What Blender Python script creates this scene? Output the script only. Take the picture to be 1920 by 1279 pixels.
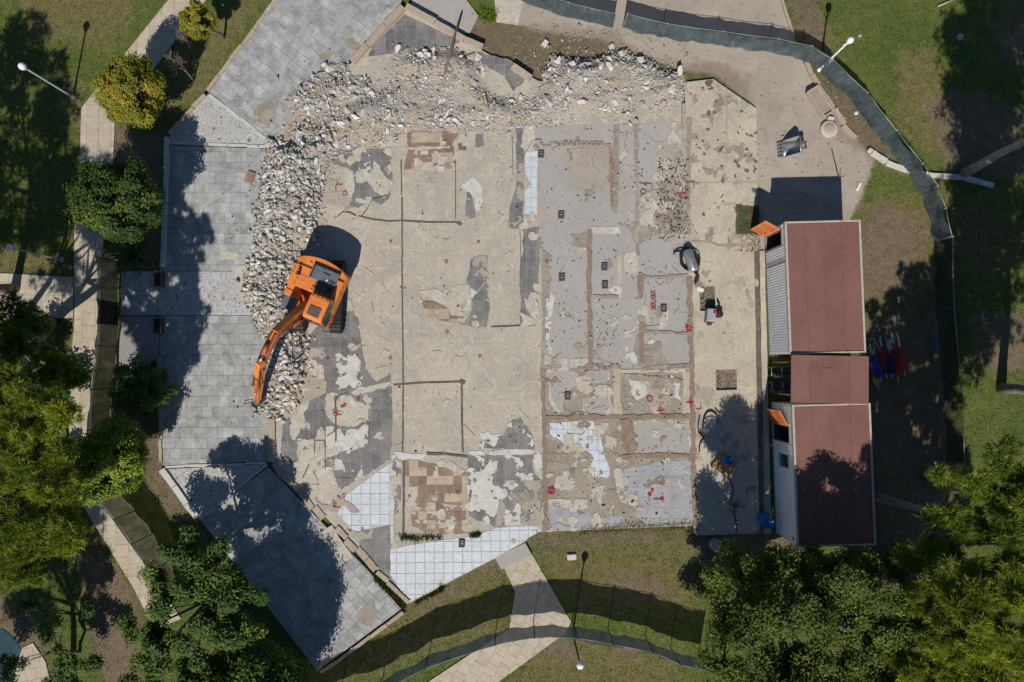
import bpy, bmesh, math, random
import numpy as np
from mathutils import Vector, Matrix, noise as mnoise

# ------------------------------------------------------------------ scene, camera, sky, sun
scene = bpy.context.scene
for o in list(bpy.data.objects):
    bpy.data.objects.remove(o, do_unlink=True)
COL = scene.collection

CAM_H = 33.0
FPX = 1280.0                     # focal length in photograph pixels (1920 wide)
TILT = math.atan(40.0 / FPX)     # the drone looks a touch ahead of straight down
CT, ST = math.cos(TILT), math.sin(TILT)
CAM_Y = -CAM_H * math.tan(TILT)
cam_data = bpy.data.cameras.new('camera')
cam = bpy.data.objects.new('camera', cam_data)
COL.objects.link(cam)
cam.location = (0, CAM_Y, CAM_H)
cam.rotation_euler = (TILT, 0, 0)
cam_data.sensor_width = 36.0
cam_data.lens = 36.0 * FPX / 1920.0
cam_data.clip_start = 0.1
cam_data.clip_end = 1500
scene.camera = cam
scene.render.resolution_x = 1024
scene.render.resolution_y = 682

SUN_EL = math.radians(44.0)
SUN_DIR = Vector((-0.163, -1.0, 0)).normalized() * math.cos(SUN_EL) + Vector((0, 0, math.sin(SUN_EL)))
world = bpy.data.worlds.new('World')
scene.world = world
world.use_nodes = True
wn = world.node_tree
wn.nodes.clear()
w_out = wn.nodes.new('ShaderNodeOutputWorld')
w_bg = wn.nodes.new('ShaderNodeBackground')
w_sky = wn.nodes.new('ShaderNodeTexSky')
w_sky.sky_type = 'NISHITA'
w_sky.sun_disc = False
w_sky.sun_elevation = SUN_EL
w_sky.sun_rotation = math.atan2(SUN_DIR.x, SUN_DIR.y)
w_sky.air_density = 1.0
w_sky.dust_density = 0.2
w_sky.ozone_density = 5.0
w_bg.inputs['Strength'].default_value = 0.06
wn.links.new(w_sky.outputs[0], w_bg.inputs[0])
wn.links.new(w_bg.outputs[0], w_out.inputs[0])
sun_l = bpy.data.lights.new('sun', 'SUN')
sun_l.energy = 4.3
sun_l.angle = math.radians(0.5)
sun_l.color = (1.0, 0.945, 0.86)
sun_o = bpy.data.objects.new('sun', sun_l)
COL.objects.link(sun_o)
sun_o.location = (0, 0, 60)
sun_o.rotation_euler = SUN_DIR.to_track_quat('Z', 'Y').to_euler()

vs = scene.view_settings
vs.view_transform = 'Standard'
vs.look = 'None'
vs.exposure = 0.08
vs.gamma = 1.0
vs.use_curve_mapping = False

# ------------------------------------------------------------------ helpers
rng = random.Random(7)
nrng = np.random.default_rng(7)

def P(px, py, z=0.0):
    """ground plan position of a survey point, at height z"""
    x = (px - 960.0) / FPX
    y = -(py - 639.5) / FPX
    dy = y * CT + ST
    dz = y * ST - CT
    k = (z - CAM_H) / dz
    return (x * k, CAM_Y + dy * k)

def PL(pts, z=0.0):
    return [P(a, b, z) for a, b in pts]

def V3(px, py, z, g=None):
    a = P(px, py, z if g is None else g)
    return Vector((a[0], a[1], z))

def tag(o, label=None, cat=None, group=None, kind=None):
    if label: o['label'] = label
    if cat: o['category'] = cat
    if group: o['group'] = group
    if kind: o['kind'] = kind
    return o

def empty(name, loc=(0, 0, 0), rz=0.0):
    o = bpy.data.objects.new(name, None)
    COL.objects.link(o)
    o.empty_display_size = 0.2
    o.location = loc
    o.rotation_euler = (0, 0, rz)
    return o

def link(name, me, mat=None, parent=None, smooth=False):
    o = bpy.data.objects.new(name, me)
    COL.objects.link(o)
    if mat is not None and not me.materials:
        me.materials.append(mat)
    if smooth:
        me.polygons.foreach_set('use_smooth', [True] * len(me.polygons))
    if parent is not None:
        o.parent = parent
    return o

def mesh(name, verts, faces, mat=None, parent=None, smooth=False):
    me = bpy.data.meshes.new(name)
    me.from_pydata([tuple(v) for v in verts], [], faces)
    me.update()
    return link(name, me, mat, parent, smooth)

def np_mesh(name, verts, quads=None, tris=None, mat=None, parent=None, attr=None, smooth=False):
    """fast mesh from numpy arrays; attr: dict of name -> per-vertex float"""
    me = bpy.data.meshes.new(name)
    nq = 0 if quads is None else len(quads)
    nt = 0 if tris is None else len(tris)
    me.vertices.add(len(verts))
    me.vertices.foreach_set('co', np.asarray(verts, dtype=np.float32).ravel())
    loops = []
    if nq: loops.append(np.asarray(quads, dtype=np.int32).ravel())
    if nt: loops.append(np.asarray(tris, dtype=np.int32).ravel())
    loops = np.concatenate(loops)
    me.loops.add(len(loops))
    me.loops.foreach_set('vertex_index', loops)
    me.polygons.add(nq + nt)
    starts = np.concatenate([np.arange(nq) * 4, nq * 4 + np.arange(nt) * 3]).astype(np.int32)
    me.polygons.foreach_set('loop_start', starts)
    try:
        tot = np.concatenate([np.full(nq, 4), np.full(nt, 3)]).astype(np.int32)
        me.polygons.foreach_set('loop_total', tot)
    except Exception:
        pass
    if attr:
        for k, v in attr.items():
            a = me.attributes.new(k, 'FLOAT', 'POINT')
            a.data.foreach_set('value', np.asarray(v, dtype=np.float32))
    me.update(calc_edges=True)
    me.validate()
    return link(name, me, mat, parent, smooth)

def area2(p):
    return 0.5 * sum(p[i][0] * p[(i + 1) % len(p)][1] - p[(i + 1) % len(p)][0] * p[i][1] for i in range(len(p)))

def prism_data(poly, z0, z1):
    if area2(poly) < 0:
        poly = poly[::-1]
    n = len(poly)
    v = [(x, y, z0) for x, y in poly] + [(x, y, z1) for x, y in poly]
    f = [tuple(range(n, 2 * n)), tuple(range(n - 1, -1, -1))]
    f += [(i, (i + 1) % n, n + (i + 1) % n, n + i) for i in range(n)]
    return v, f

def prism(name, poly, z0, z1, mat, parent=None):
    v, f = prism_data(poly, z0, z1)
    return mesh(name, v, f, mat, parent)

def jag(poly, amp=0.06, step=0.14, seed=0.0, freq=1.7):
    """broken, ragged outline"""
    out = []
    n = len(poly)
    for i in range(n):
        a = Vector(poly[i]); b = Vector(poly[(i + 1) % n])
        d = b - a
        L = d.length
        if L < 1e-6: continue
        nrm = Vector((-d.y, d.x)) / L
        k = max(1, int(L / step))
        for j in range(k):
            t = j / k
            p = a + d * t
            q = Vector((p.x * freq + seed * 13.7, p.y * freq - seed * 7.1, seed * 3.3))
            w = mnoise.noise(q) + 0.6 * mnoise.noise(q * 3.1) + 0.35 * mnoise.noise(q * 8.0)
            w2 = mnoise.noise(q * 2.7 + Vector((9, 4, 2)))
            out.append((p.x + nrm.x * w * amp + d.x / L * w2 * amp * 0.4, p.y + nrm.y * w * amp + d.y / L * w2 * amp * 0.4))
    return out

def clip_rect(poly, x0, x1, y0, y1):
    def cut(pts, inside, inter):
        res = []
        m = len(pts)
        for i in range(m):
            a = pts[i]; b = pts[(i + 1) % m]
            ia, ib = inside(a), inside(b)
            if ia:
                res.append(a)
            if ia != ib:
                res.append(inter(a, b))
        return res
    def ix(c): return lambda a, b: (c, a[1] + (b[1] - a[1]) * (c - a[0]) / (b[0] - a[0]))
    def iy(c): return lambda a, b: (a[0] + (b[0] - a[0]) * (c - a[1]) / (b[1] - a[1]), c)
    p = poly
    for ins, it in ((lambda a: a[0] >= x0, ix(x0)), (lambda a: a[0] <= x1, ix(x1)),
                    (lambda a: a[1] >= y0, iy(y0)), (lambda a: a[1] <= y1, iy(y1))):
        if len(p) < 3: return []
        p = cut(p, ins, it)
    if len(p) < 3: return []
    q = [p[0]]
    for a in p[1:]:
        if abs(a[0] - q[-1][0]) + abs(a[1] - q[-1][1]) > 1e-4: q.append(a)
    if len(q) > 2 and abs(q[0][0] - q[-1][0]) + abs(q[0][1] - q[-1][1]) < 1e-4: q.pop()
    return q if len(q) >= 3 else []

def tile_floor(name, poly, size, ang, z, m_tile, m_bed, gap=0.02, th=0.012, bed=0.02, label=None, piece='tile',
               miss=0.0, minarea=0.006, seed=1, offset=0.0, limit=300, parent=None, sink=0.3, tilt=0.0):
    """bed plus single tiles clipped to the outline. tile top = z + th"""
    r = random.Random(seed)
    sx, sy = size if isinstance(size, tuple) else (size, size)
    ca, sa = math.cos(-ang), math.sin(-ang)
    loc = [(x * ca - y * sa, x * sa + y * ca) for x, y in poly]
    base = prism(name, poly, z - bed, z, m_bed, parent)
    if parent is None:
        tag(base, label, kind='structure')
    xs = [a[0] for a in loc]; ys = [a[1] for a in loc]
    tiles = []
    j = 0
    ox, oy = min(xs) - 0.3 * sx, min(ys) - 0.37 * sy
    y = oy
    while y < max(ys):
        x = ox - (offset * sx if j % 2 else 0)
        while x < max(xs):
            c = clip_rect(loc, x + gap / 2, x + sx - gap / 2, y + gap / 2, y + sy - gap / 2)
            if c and r.random() >= miss:
                a = abs(area2(c))
                if a > minarea:
                    tiles.append((a, c))
            x += sx
        y += sy
        j += 1
    tiles.sort(key=lambda t: -t[0])
    cb, sb = math.cos(ang), math.sin(ang)
    rest_v, rest_f = [], []
    for i, (a, c) in enumerate(tiles):
        w = [(x * cb - y * sb, x * sb + y * cb) for x, y in c]
        dz = r.uniform(-0.0015, 0.0015) * (1 + 3 * sink)
        v, f = prism_data(w, z - 0.004, z + th + dz)
        if tilt:
            cx = sum(p[0] for p in w) / len(w); cy = sum(p[1] for p in w) / len(w)
            tx, ty = r.gauss(0, tilt), r.gauss(0, tilt)
            n = len(w)
            v = v[:n] + [(p[0], p[1], p[2] + tx * (p[0] - cx) + ty * (p[1] - cy)) for p in v[n:]]
        if i < limit:
            mesh(piece, v, f, m_tile, base)
        else:
            o = len(rest_v)
            rest_v += v
            rest_f += [tuple(k + o for k in ff) for ff in f]
    if rest_v:
        s = mesh(piece + '_rest', rest_v, rest_f, m_tile, base)
        s['kind'] = 'stuff'
    return base

def ribbon_poly(pts, w, jit=0.0, step=0.12, seed=0.0, closed=False):
    """outline of a strip of width w along a polyline"""
    ps = [Vector(p) for p in pts]
    if closed: ps.append(ps[0].copy())
    dense = []
    for i in range(len(ps) - 1):
        d = ps[i + 1] - ps[i]
        k = max(1, int(d.length / step))
        for j in range(k):
            dense.append(ps[i] + d * (j / k))
    dense.append(ps[-1])
    L, R = [], []
    for i, p in enumerate(dense):
        a = dense[max(0, i - 1)]; b = dense[min(len(dense) - 1, i + 1)]
        t = (b - a)
        if t.length < 1e-9: continue
        t.normalize()
        n = Vector((-t.y, t.x))
        q = Vector((p.x * 2.3 + seed * 5.1, p.y * 2.3, seed))
        wl = w * 0.5 * (1 + jit * (mnoise.noise(q) + 0.7 * mnoise.noise(q * 3.7)))
        wr = w * 0.5 * (1 + jit * (mnoise.noise(q + Vector((31, 7, 5))) + 0.7 * mnoise.noise(q * 3.3 + Vector((3, 9, 1)))))
        L.append(p + n * wl); R.append(p - n * wr)
    return L, R

def ribbon(name, pts, w, z0, z1, mat, parent=None, jit=0.0, step=0.12, seed=0.0):
    L, R = ribbon_poly(pts, w, jit, step, seed)
    n = len(L)
    v = [(p.x, p.y, z1) for p in L] + [(p.x, p.y, z1) for p in R] + [(p.x, p.y, z0) for p in L] + [(p.x, p.y, z0) for p in R]
    f = []
    for i in range(n - 1):
        f.append((i, n + i, n + i + 1, i + 1))
        f.append((i, i + 1, 2 * n + i + 1, 2 * n + i))
        f.append((n + i, 3 * n + i, 3 * n + i + 1, n + i + 1))
    f.append((0, 2 * n, 3 * n, n)); f.append((n - 1, 2 * n - 1, 4 * n - 1, 3 * n - 1))
    return mesh(name, v, f, mat, parent)

def tube_data(pts, radii, seg=8, cap=True):
    pts = [Vector(p) for p in pts]
    n = len(pts)
    if not isinstance(radii, (list, tuple)): radii = [radii] * n
    v, f = [], []
    up = Vector((0, 0, 1))
    prev = None
    for i, p in enumerate(pts):
        t = (pts[min(i + 1, n - 1)] - pts[max(i - 1, 0)])
        t = t.normalized() if t.length > 1e-9 else Vector((0, 0, 1))
        if prev is None:
            ref = up if abs(t.z) < 0.9 else Vector((1, 0, 0))
            a = t.cross(ref).normalized()
        else:
            a = (prev - t * prev.dot(t))
            a = a.normalized() if a.length > 1e-6 else t.cross(up).normalized()
        prev = a
        b = t.cross(a)
        for k in range(seg):
            an = 2 * math.pi * k / seg
            v.append(p + (a * math.cos(an) + b * math.sin(an)) * radii[i])
    for i in range(n - 1):
        for k in range(seg):
            f.append((i * seg + k, i * seg + (k + 1) % seg, (i + 1) * seg + (k + 1) % seg, (i + 1) * seg + k))
    if cap:
        f.append(tuple(range(seg - 1, -1, -1)))
        f.append(tuple((n - 1) * seg + k for k in range(seg)))
    return v, f

def tube(name, pts, radii, mat, parent=None, seg=8, smooth=True):
    v, f = tube_data(pts, radii, seg)
    return mesh(name, v, f, mat, parent, smooth)

def multi(name, chunks, mat, parent=None, smooth=False):
    v, f = [], []
    for a, b in chunks:
        o = len(v)
        v += [tuple(x) for x in a]
        f += [tuple(i + o for i in q) for q in b]
    return mesh(name, v, f, mat, parent, smooth)

def bm_link(name, bm, mat, parent=None, smooth=False):
    me = bpy.data.meshes.new(name)
    bm.normal_update()
    bm.to_mesh(me)
    bm.free()
    return link(name, me, mat, parent, smooth)

def box(name, size, loc, mat, parent=None, rot=(0, 0, 0), bevel=0.0, seg=2):
    bm = bmesh.new()
    bmesh.ops.create_cube(bm, size=1.0)
    bmesh.ops.scale(bm, vec=size, verts=bm.verts)
    if bevel > 0:
        bmesh.ops.bevel(bm, geom=list(bm.edges), offset=min(bevel, 0.45 * min(size)), segments=seg, affect='EDGES', profile=0.6)
    o = bm_link(name, bm, mat, parent)
    o.location = loc
    o.rotation_euler = rot
    return o

def extrude_xz(name, prof, y0, y1, mat, parent=None, bevel=0.0):
    """profile in x,z extruded along y"""
    bm = bmesh.new()
    a = [bm.verts.new((x, y0, z)) for x, z in prof]
    b = [bm.verts.new((x, y1, z)) for x, z in prof]
    n = len(prof)
    bm.faces.new(a); bm.faces.new(b[::-1])
    for i in range(n):
        bm.faces.new((a[i], b[i], b[(i + 1) % n], a[(i + 1) % n]))
    bmesh.ops.recalc_face_normals(bm, faces=bm.faces)
    if bevel:
        bmesh.ops.bevel(bm, geom=list(bm.edges), offset=bevel, segments=2, affect='EDGES')
    return bm_link(name, bm, mat, parent)

def extrude_xy(name, prof, z0, z1, mat, parent=None, bevel=0.0):
    bm = bmesh.new()
    if area2(prof) < 0: prof = prof[::-1]
    a = [bm.verts.new((x, y, z0)) for x, y in prof]
    b = [bm.verts.new((x, y, z1)) for x, y in prof]
    n = len(prof)
    bm.faces.new(a[::-1]); bm.faces.new(b)
    for i in range(n):
        bm.faces.new((a[i], a[(i + 1) % n], b[(i + 1) % n], b[i]))
    if bevel:
        bmesh.ops.bevel(bm, geom=list(bm.edges), offset=bevel, segments=2, affect='EDGES')
    return bm_link(name, bm, mat, parent)

def lathe(name, prof, mat, parent=None, seg=20, loc=(0, 0, 0), smooth=True):
    """prof = [(r, z)] around z"""
    v, f = [], []
    for r, z in prof:
        for k in range(seg):
            a = 2 * math.pi * k / seg
            v.append((r * math.cos(a), r * math.sin(a), z))
    for i in range(len(prof) - 1):
        for k in range(seg):
            f.append((i * seg + k, i * seg + (k + 1) % seg, (i + 1) * seg + (k + 1) % seg, (i + 1) * seg + k))
    f.append(tuple(range(seg - 1, -1, -1)))
    f.append(tuple((len(prof) - 1) * seg + k for k in range(seg)))
    o = mesh(name, v, f, mat, parent, smooth)
    o.location = loc
    return o

_perm = np.random.default_rng(3).random((256, 256)).astype(np.float64)
def vnoise(x, y, seed=0):
    x = np.asarray(x, float) + seed * 17.31; y = np.asarray(y, float) - seed * 9.73
    i = np.floor(x).astype(int); j = np.floor(y).astype(int)
    fx = x - i; fy = y - j
    fx = fx * fx * (3 - 2 * fx); fy = fy * fy * (3 - 2 * fy)
    h = lambda a, b: _perm[(a + seed * 31) & 255, (b + seed * 57) & 255]
    return ((h(i, j) * (1 - fx) + h(i + 1, j) * fx) * (1 - fy) + (h(i, j + 1) * (1 - fx) + h(i + 1, j + 1) * fx) * fy) * 2 - 1
def fbm(x, y, seed=0, octv=4, gain=0.55):
    s = 0; a = 1.0; f = 1.0
    for k in range(octv):
        s = s + a * vnoise(x * f, y * f, seed + k * 5)
        a *= gain; f *= 2.13
    return s

def contour_sheet(name, X, Y, F, z, mat, parent):
    """sheet where F > 0, outline cut by marching squares"""
    v, f = [], []
    ny, nx = F.shape
    inside = F > 0
    for i in range(ny - 1):
        row = np.where(inside[i, :-1] | inside[i, 1:] | inside[i + 1, :-1] | inside[i + 1, 1:])[0]
        run = None
        for j in row:
            c = ((i, j), (i, j + 1), (i + 1, j + 1), (i + 1, j))
            vals = [F[a] for a in c]
            if min(vals) > 0:
                b = len(v)
                v += [(X[a], Y[a], z) for a in c]
                f.append((b, b + 1, b + 2, b + 3))
                continue
            pl = []
            for k in range(4):
                a, b2 = c[k], c[(k + 1) % 4]
                fa, fb = vals[k], vals[(k + 1) % 4]
                if fa > 0: pl.append((X[a], Y[a], z))
                if (fa > 0) != (fb > 0):
                    t = fa / (fa - fb)
                    pl.append((X[a] + (X[b2] - X[a]) * t, Y[a] + (Y[b2] - Y[a]) * t, z))
            if len(pl) >= 3:
                b = len(v)
                v += pl
                f.append(tuple(range(b, b + len(pl))))
    if not f: return None
    return mesh(name, v, f, mat, parent)

# ------------------------------------------------------------------ materials
def sg(c):
    """sRGB 0-255 to linear"""
    return tuple(((x / 255) / 12.92 if x / 255 <= 0.04045 else ((x / 255 + 0.055) / 1.055) ** 2.4) for x in c)

class NB:
    """tiny node builder"""
    def __init__(s, name):
        s.m = bpy.data.materials.new(name)
        s.m.use_nodes = True
        s.t = s.m.node_tree
        s.t.nodes.clear()
        s.out = s.t.nodes.new('ShaderNodeOutputMaterial')
    def n(s, typ, **kw):
        nd = s.t.nodes.new(typ)
        for k, v in kw.items(): setattr(nd, k, v)
        return nd
    def l(s, a, b): s.t.links.new(a, b)
    def pos(s):
        return s.n('ShaderNodeNewGeometry').outputs['Position']
    def objc(s):
        return s.n('ShaderNodeTexCoord').outputs['Object']
    def noise(s, vec, scale, detail=4, rough=0.6, dist=0.0):
        nd = s.n('ShaderNodeTexNoise')
        nd.inputs['Scale'].default_value = scale
        nd.inputs['Detail'].default_value = detail
        nd.inputs['Roughness'].default_value = rough
        nd.inputs['Distortion'].default_value = dist
        if vec is not None: s.l(vec, nd.inputs['Vector'])
        return nd.outputs['Fac']
    def mr(s, v, a, b, c=0.0, d=1.0):
        nd = s.n('ShaderNodeMapRange')
        nd.inputs[1].default_value = a; nd.inputs[2].default_value = b
        nd.inputs[3].default_value = c; nd.inputs[4].default_value = d
        s.l(v, nd.inputs[0])
        return nd.outputs[0]
    def mix(s, f, a, b, mode='MIX'):
        nd = s.n('ShaderNodeMix', data_type='RGBA', blend_type=mode)
        if isinstance(f, (int, float)): nd.inputs[0].default_value = f
        else: s.l(f, nd.inputs[0])
        for i, c in ((6, a), (7, b)):
            if isinstance(c, tuple): nd.inputs[i].default_value = (*c[:3], 1)
            else: s.l(c, nd.inputs[i])
        return nd.outputs[2]
    def math(s, op, a, b=None):
        nd = s.n('ShaderNodeMath', operation=op)
        for i, c in ((0, a), (1, b)):
            if c is None: continue
            if isinstance(c, (int, float)): nd.inputs[i].default_value = c
            else: s.l(c, nd.inputs[i])
        return nd.outputs[0]
    def rnd(s):
        """random per object and per loose piece"""
        a = s.n('ShaderNodeObjectInfo').outputs['Random']
        b = s.n('ShaderNodeNewGeometry').outputs['Random Per Island']
        return s.math('FRACT', s.math('ADD', s.math('MULTIPLY', a, 7.31), b))
    def bump(s, h, strength=0.3, dist=0.02):
        nd = s.n('ShaderNodeBump')
        nd.inputs['Strength'].default_value = strength
        nd.inputs['Distance'].default_value = dist
        s.l(h, nd.inputs['Height'])
        return nd.outputs[0]
    def principled(s, col, rough=0.8, bump=None, metal=0.0, spec=0.35):
        p = s.n('ShaderNodeBsdfPrincipled')
        if isinstance(col, tuple): p.inputs['Base Color'].default_value = (*col[:3], 1)
        else: s.l(col, p.inputs['Base Color'])
        if isinstance(rough, (int, float)): p.inputs['Roughness'].default_value = rough
        else: s.l(rough, p.inputs['Roughness'])
        p.inputs['Metallic'].default_value = metal
        p.inputs['Specular IOR Level'].default_value = spec
        if bump is not None: s.l(bump, p.inputs['Normal'])
        s.l(p.outputs[0], s.out.inputs[0])
        return p

def m_masonry(name, c1, c2, big=0.7, fine=14.0, spots=0.35, spot_col=(0.09, 0.08, 0.07), rough=0.9, bump=0.25, grid=None, grid_col=None,
              rand=0.0, c3=None, c3_amt=0.45, grain=1.0):
    """mineral surface: blotches, grain, dark specks, optional ghost of a tile grid"""
    b = NB(name)
    p = b.pos()
    f1 = b.mr(b.noise(p, big, 5, 0.62, 0.6), 0.34, 0.66)
    col = b.mix(f1, c1, c2)
    if c3:
        f3 = b.mr(b.noise(p, big * 2.6, 6, 0.7, 1.2), 0.5 + (0.5 - c3_amt) * 0.3, 0.62 + (0.5 - c3_amt) * 0.3)
        col = b.mix(f3, col, c3)
    if rand:
        col = b.mix(b.math('MULTIPLY', b.rnd(), rand), col, c3 or tuple(0.55 * x for x in c1))
    g = b.noise(p, fine, 5, 0.7)
    col = b.mix(1.0, col, b.mix(b.mr(g, 0.25, 0.75), (1 - 0.28 * grain,) * 3, (1 + 0.2 * grain,) * 3), 'MULTIPLY')
    if spots:
        s1 = b.mr(b.noise(p, 3.4, 4, 0.75, 0.4), 0.66, 0.74, 0, spots)
        col = b.mix(s1, col, spot_col)
    if grid:
        br = b.n('ShaderNodeTexBrick', offset=0.0, squash=1.0)
        br.inputs['Scale'].default_value = 1.0
        br.inputs['Brick Width'].default_value = grid
        br.inputs['Row Height'].default_value = grid
        br.inputs['Mortar Size'].default_value = 0.011
        br.inputs['Mortar Smooth'].default_value = 0.3
        b.l(p, br.inputs['Vector'])
        gm = b.math('MULTIPLY', br.outputs['Fac'], b.mr(b.noise(p, 1.1, 3), 0.35, 0.6, 0.05, 0.65))
        col = b.mix(gm, col, grid_col or tuple(0.7 * x for x in c1))
    b.principled(col, rough, b.bump(g, bump, 0.015), spec=0.25)
    return b.m

def m_tile(name, c1, c2, mottle=0.5, rough=0.6, c3=None, c3_p=0.0, bump=0.12, dirt=(0.33, 0.30, 0.26), dirt_amt=0.4):
    b = NB(name)
    p = b.pos()
    r = b.rnd()
    col = b.mix(r, c1, c2)
    if c3:
        r2 = b.math('FRACT', b.math('MULTIPLY', r, 17.7))
        col = b.mix(b.mr(r2, 1 - c3_p - 0.02, 1 - c3_p + 0.02), col, c3)
    n1 = b.noise(p, 1.9, 5, 0.65, 0.5)
    col = b.mix(1.0, col, b.mix(b.mr(n1, 0.3, 0.7), (1 - mottle * 0.55,) * 3, (1 + mottle * 0.45,) * 3), 'MULTIPLY')
    n2 = b.noise(p, 9.0, 5, 0.7)
    col = b.mix(1.0, col, b.mix(b.mr(n2, 0.3, 0.7), (0.82,) * 3, (1.14,) * 3), 'MULTIPLY')
    nd = b.mr(b.noise(p, 0.55, 5, 0.7, 0.8), 0.52, 0.74, 0.0, dirt_amt)
    col = b.mix(nd, col, dirt)
    b.principled(col, rough, b.bump(n2, bump, 0.01))
    return b.m

def m_plain(name, c, rough=0.6, var=0.12, scale=3.0, metal=0.0, spec=0.4, rust=None, rust_amt=0.0):
    b = NB(name)
    p = b.objc()
    n = b.noise(p, scale, 5, 0.65)
    col = b.mix(b.mr(n, 0.3, 0.7), tuple(x * (1 - var) for x in c), tuple(min(1, x * (1 + var)) for x in c))
    if rust:
        rr = b.mr(b.noise(p, scale * 0.8, 6, 0.75, 0.7), 0.62 - rust_amt * 0.2, 0.72 - rust_amt * 0.2)
        col = b.mix(rr, col, rust)
    b.principled(col, rough, metal=metal, spec=spec)
    return b.m

def m_leaf(name, dark, light, tip=None, trans=0.36, tip_lo=0.55):
    """tint attribute picks the leaf's own colour per clump, islands vary single leaves"""
    b = NB(name)
    at = b.n('ShaderNodeAttribute', attribute_name='tint').outputs['Fac']
    r = b.n('ShaderNodeNewGeometry').outputs['Random Per Island']
    f = b.math('ADD', b.math('MULTIPLY', at, 0.65), b.math('MULTIPLY', r, 0.35))
    col = b.mix(f, dark, light)
    if tip:
        col = b.mix(b.mr(f, tip_lo, 0.9), col, tip)
    d = b.n('ShaderNodeBsdfPrincipled')
    b.l(col, d.inputs['Base Color'])
    d.inputs['Roughness'].default_value = 0.55
    d.inputs['Specular IOR Level'].default_value = 0.25
    tr = b.n('ShaderNodeBsdfTranslucent')
    b.l(b.mix(1.0, col, (1.0, 1.0, 0.55), 'MULTIPLY'), tr.inputs['Color'])
    mx = b.n('ShaderNodeMixShader')
    mx.inputs[0].default_value = trans
    b.l(d.outputs[0], mx.inputs[1]); b.l(tr.outputs[0], mx.inputs[2])
    b.l(mx.outputs[0], b.out.inputs[0])
    return b.m

def m_scrim(name, c, open_=0.22, trans=0.35, streak=0.35):
    b = NB(name)
    p = b.pos()
    mp = b.n('ShaderNodeMapping')
    mp.inputs['Scale'].default_value = (1.0, 1.0, 0.25)
    b.l(p, mp.inputs[0])
    n = b.noise(mp.outputs[0], 3.2, 6, 0.65, 1.0)
    col = b.mix(b.mr(n, 0.3, 0.7), tuple(x * (1 - streak) for x in c), tuple(x * (1 + streak) for x in c))  # stretched noise paints light and dark sides of creases into the colour
    d = b.n('ShaderNodeBsdfDiffuse'); b.l(col, d.inputs[0])
    t = b.n('ShaderNodeBsdfTranslucent'); b.l(col, t.inputs[0])
    mx = b.n('ShaderNodeMixShader'); mx.inputs[0].default_value = trans
    b.l(d.outputs[0], mx.inputs[1]); b.l(t.outputs[0], mx.inputs[2])
    tp = b.n('ShaderNodeBsdfTransparent')
    m2 = b.n('ShaderNodeMixShader'); m2.inputs[0].default_value = open_
    b.l(mx.outputs[0], m2.inputs[1]); b.l(tp.outputs[0], m2.inputs[2])
    b.l(m2.outputs[0], b.out.inputs[0])
    return b.m

MT = {}
MT['cream'] = m_masonry('cream_screed', (0.475, 0.425, 0.35), (0.375, 0.335, 0.285), 0.45, 11, 0.3, grid=0.5, grid_col=(0.52, 0.48, 0.42), c3=(0.50, 0.45, 0.375))
MT['cream_patch'] = m_masonry('mortar_patch', (0.52, 0.475, 0.395), (0.42, 0.375, 0.31), 1.6, 16, 0.45, spot_col=(0.2, 0.18, 0.16), c3=(0.58, 0.55, 0.49))
MT['white_patch'] = m_masonry('plaster_patch', (0.62, 0.60, 0.56), (0.5, 0.47, 0.42), 1.6, 16, 0.5, spot_col=(0.2, 0.18, 0.16))
MT['room'] = m_masonry('grey_screed', (0.385, 0.362, 0.335), (0.352, 0.33, 0.305), 0.4, 5, 0.12, bump=0.05, grain=0.35, spot_col=(0.2, 0.18, 0.17))
MT['soil'] = m_masonry('dusty_soil', (0.25, 0.212, 0.172), (0.335, 0.292, 0.24), 0.9, 18, 0.55, spot_col=(0.10, 0.075, 0.055), bump=0.6, c3=(0.40, 0.36, 0.30))
MT['brickstub'] = m_masonry('brick_stub', (0.235, 0.155, 0.115), (0.27, 0.215, 0.165), 2.4, 20, 0.6, spot_col=(0.10, 0.08, 0.065), bump=0.8, c3=(0.33, 0.28, 0.22))
MT['brick'] = m_masonry('brick_red', (0.27, 0.14, 0.095), (0.24, 0.16, 0.12), 2.4, 20, 0.4, bump=0.5, rand=0.6, c3=(0.36, 0.30, 0.24))
MT['groove'] = m_masonry('groove_dirt', (0.10, 0.085, 0.07), (0.17, 0.145, 0.12), 3.0, 20, 0.3, bump=0.6)
MT['crack'] = m_masonry('crack_dirt', (0.17, 0.145, 0.12), (0.24, 0.21, 0.175), 3.0, 20, 0.2)
MT['strip'] = m_masonry('yard_concrete', (0.52, 0.465, 0.355), (0.42, 0.375, 0.29), 0.55, 12, 0.4, spot_col=(0.17, 0.15, 0.125), c3=(0.36, 0.325, 0.27), c3_amt=0.4)
MT['path'] = m_tile('path_slab', (0.50, 0.435, 0.33), (0.44, 0.38, 0.29), 0.25, 0.8, dirt=(0.34, 0.27, 0.19), dirt_amt=0.35)
MT['pathbed'] = m_masonry('path_bed', (0.36, 0.31, 0.235), (0.30, 0.26, 0.2), 1, 15, 0.3)
MT['plaza'] = m_tile('plaza_slab', (0.40, 0.405, 0.392), (0.30, 0.307, 0.302), 0.62, 0.75, dirt=(0.34, 0.325, 0.285), dirt_amt=0.5)
MT['plazabed'] = m_masonry('plaza_bed', (0.27, 0.27, 0.26), (0.33, 0.325, 0.31), 1.2, 15, 0.3)
MT['dark_tile'] = m_tile('dark_tile', (0.15, 0.146, 0.144), (0.215, 0.208, 0.202), 0.5, 0.65, dirt=(0.27, 0.245, 0.21), dirt_amt=0.7)
MT['dark_bed'] = m_masonry('dark_bed', (0.40, 0.38, 0.345), (0.34, 0.32, 0.29), 2, 15, 0.3)
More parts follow.
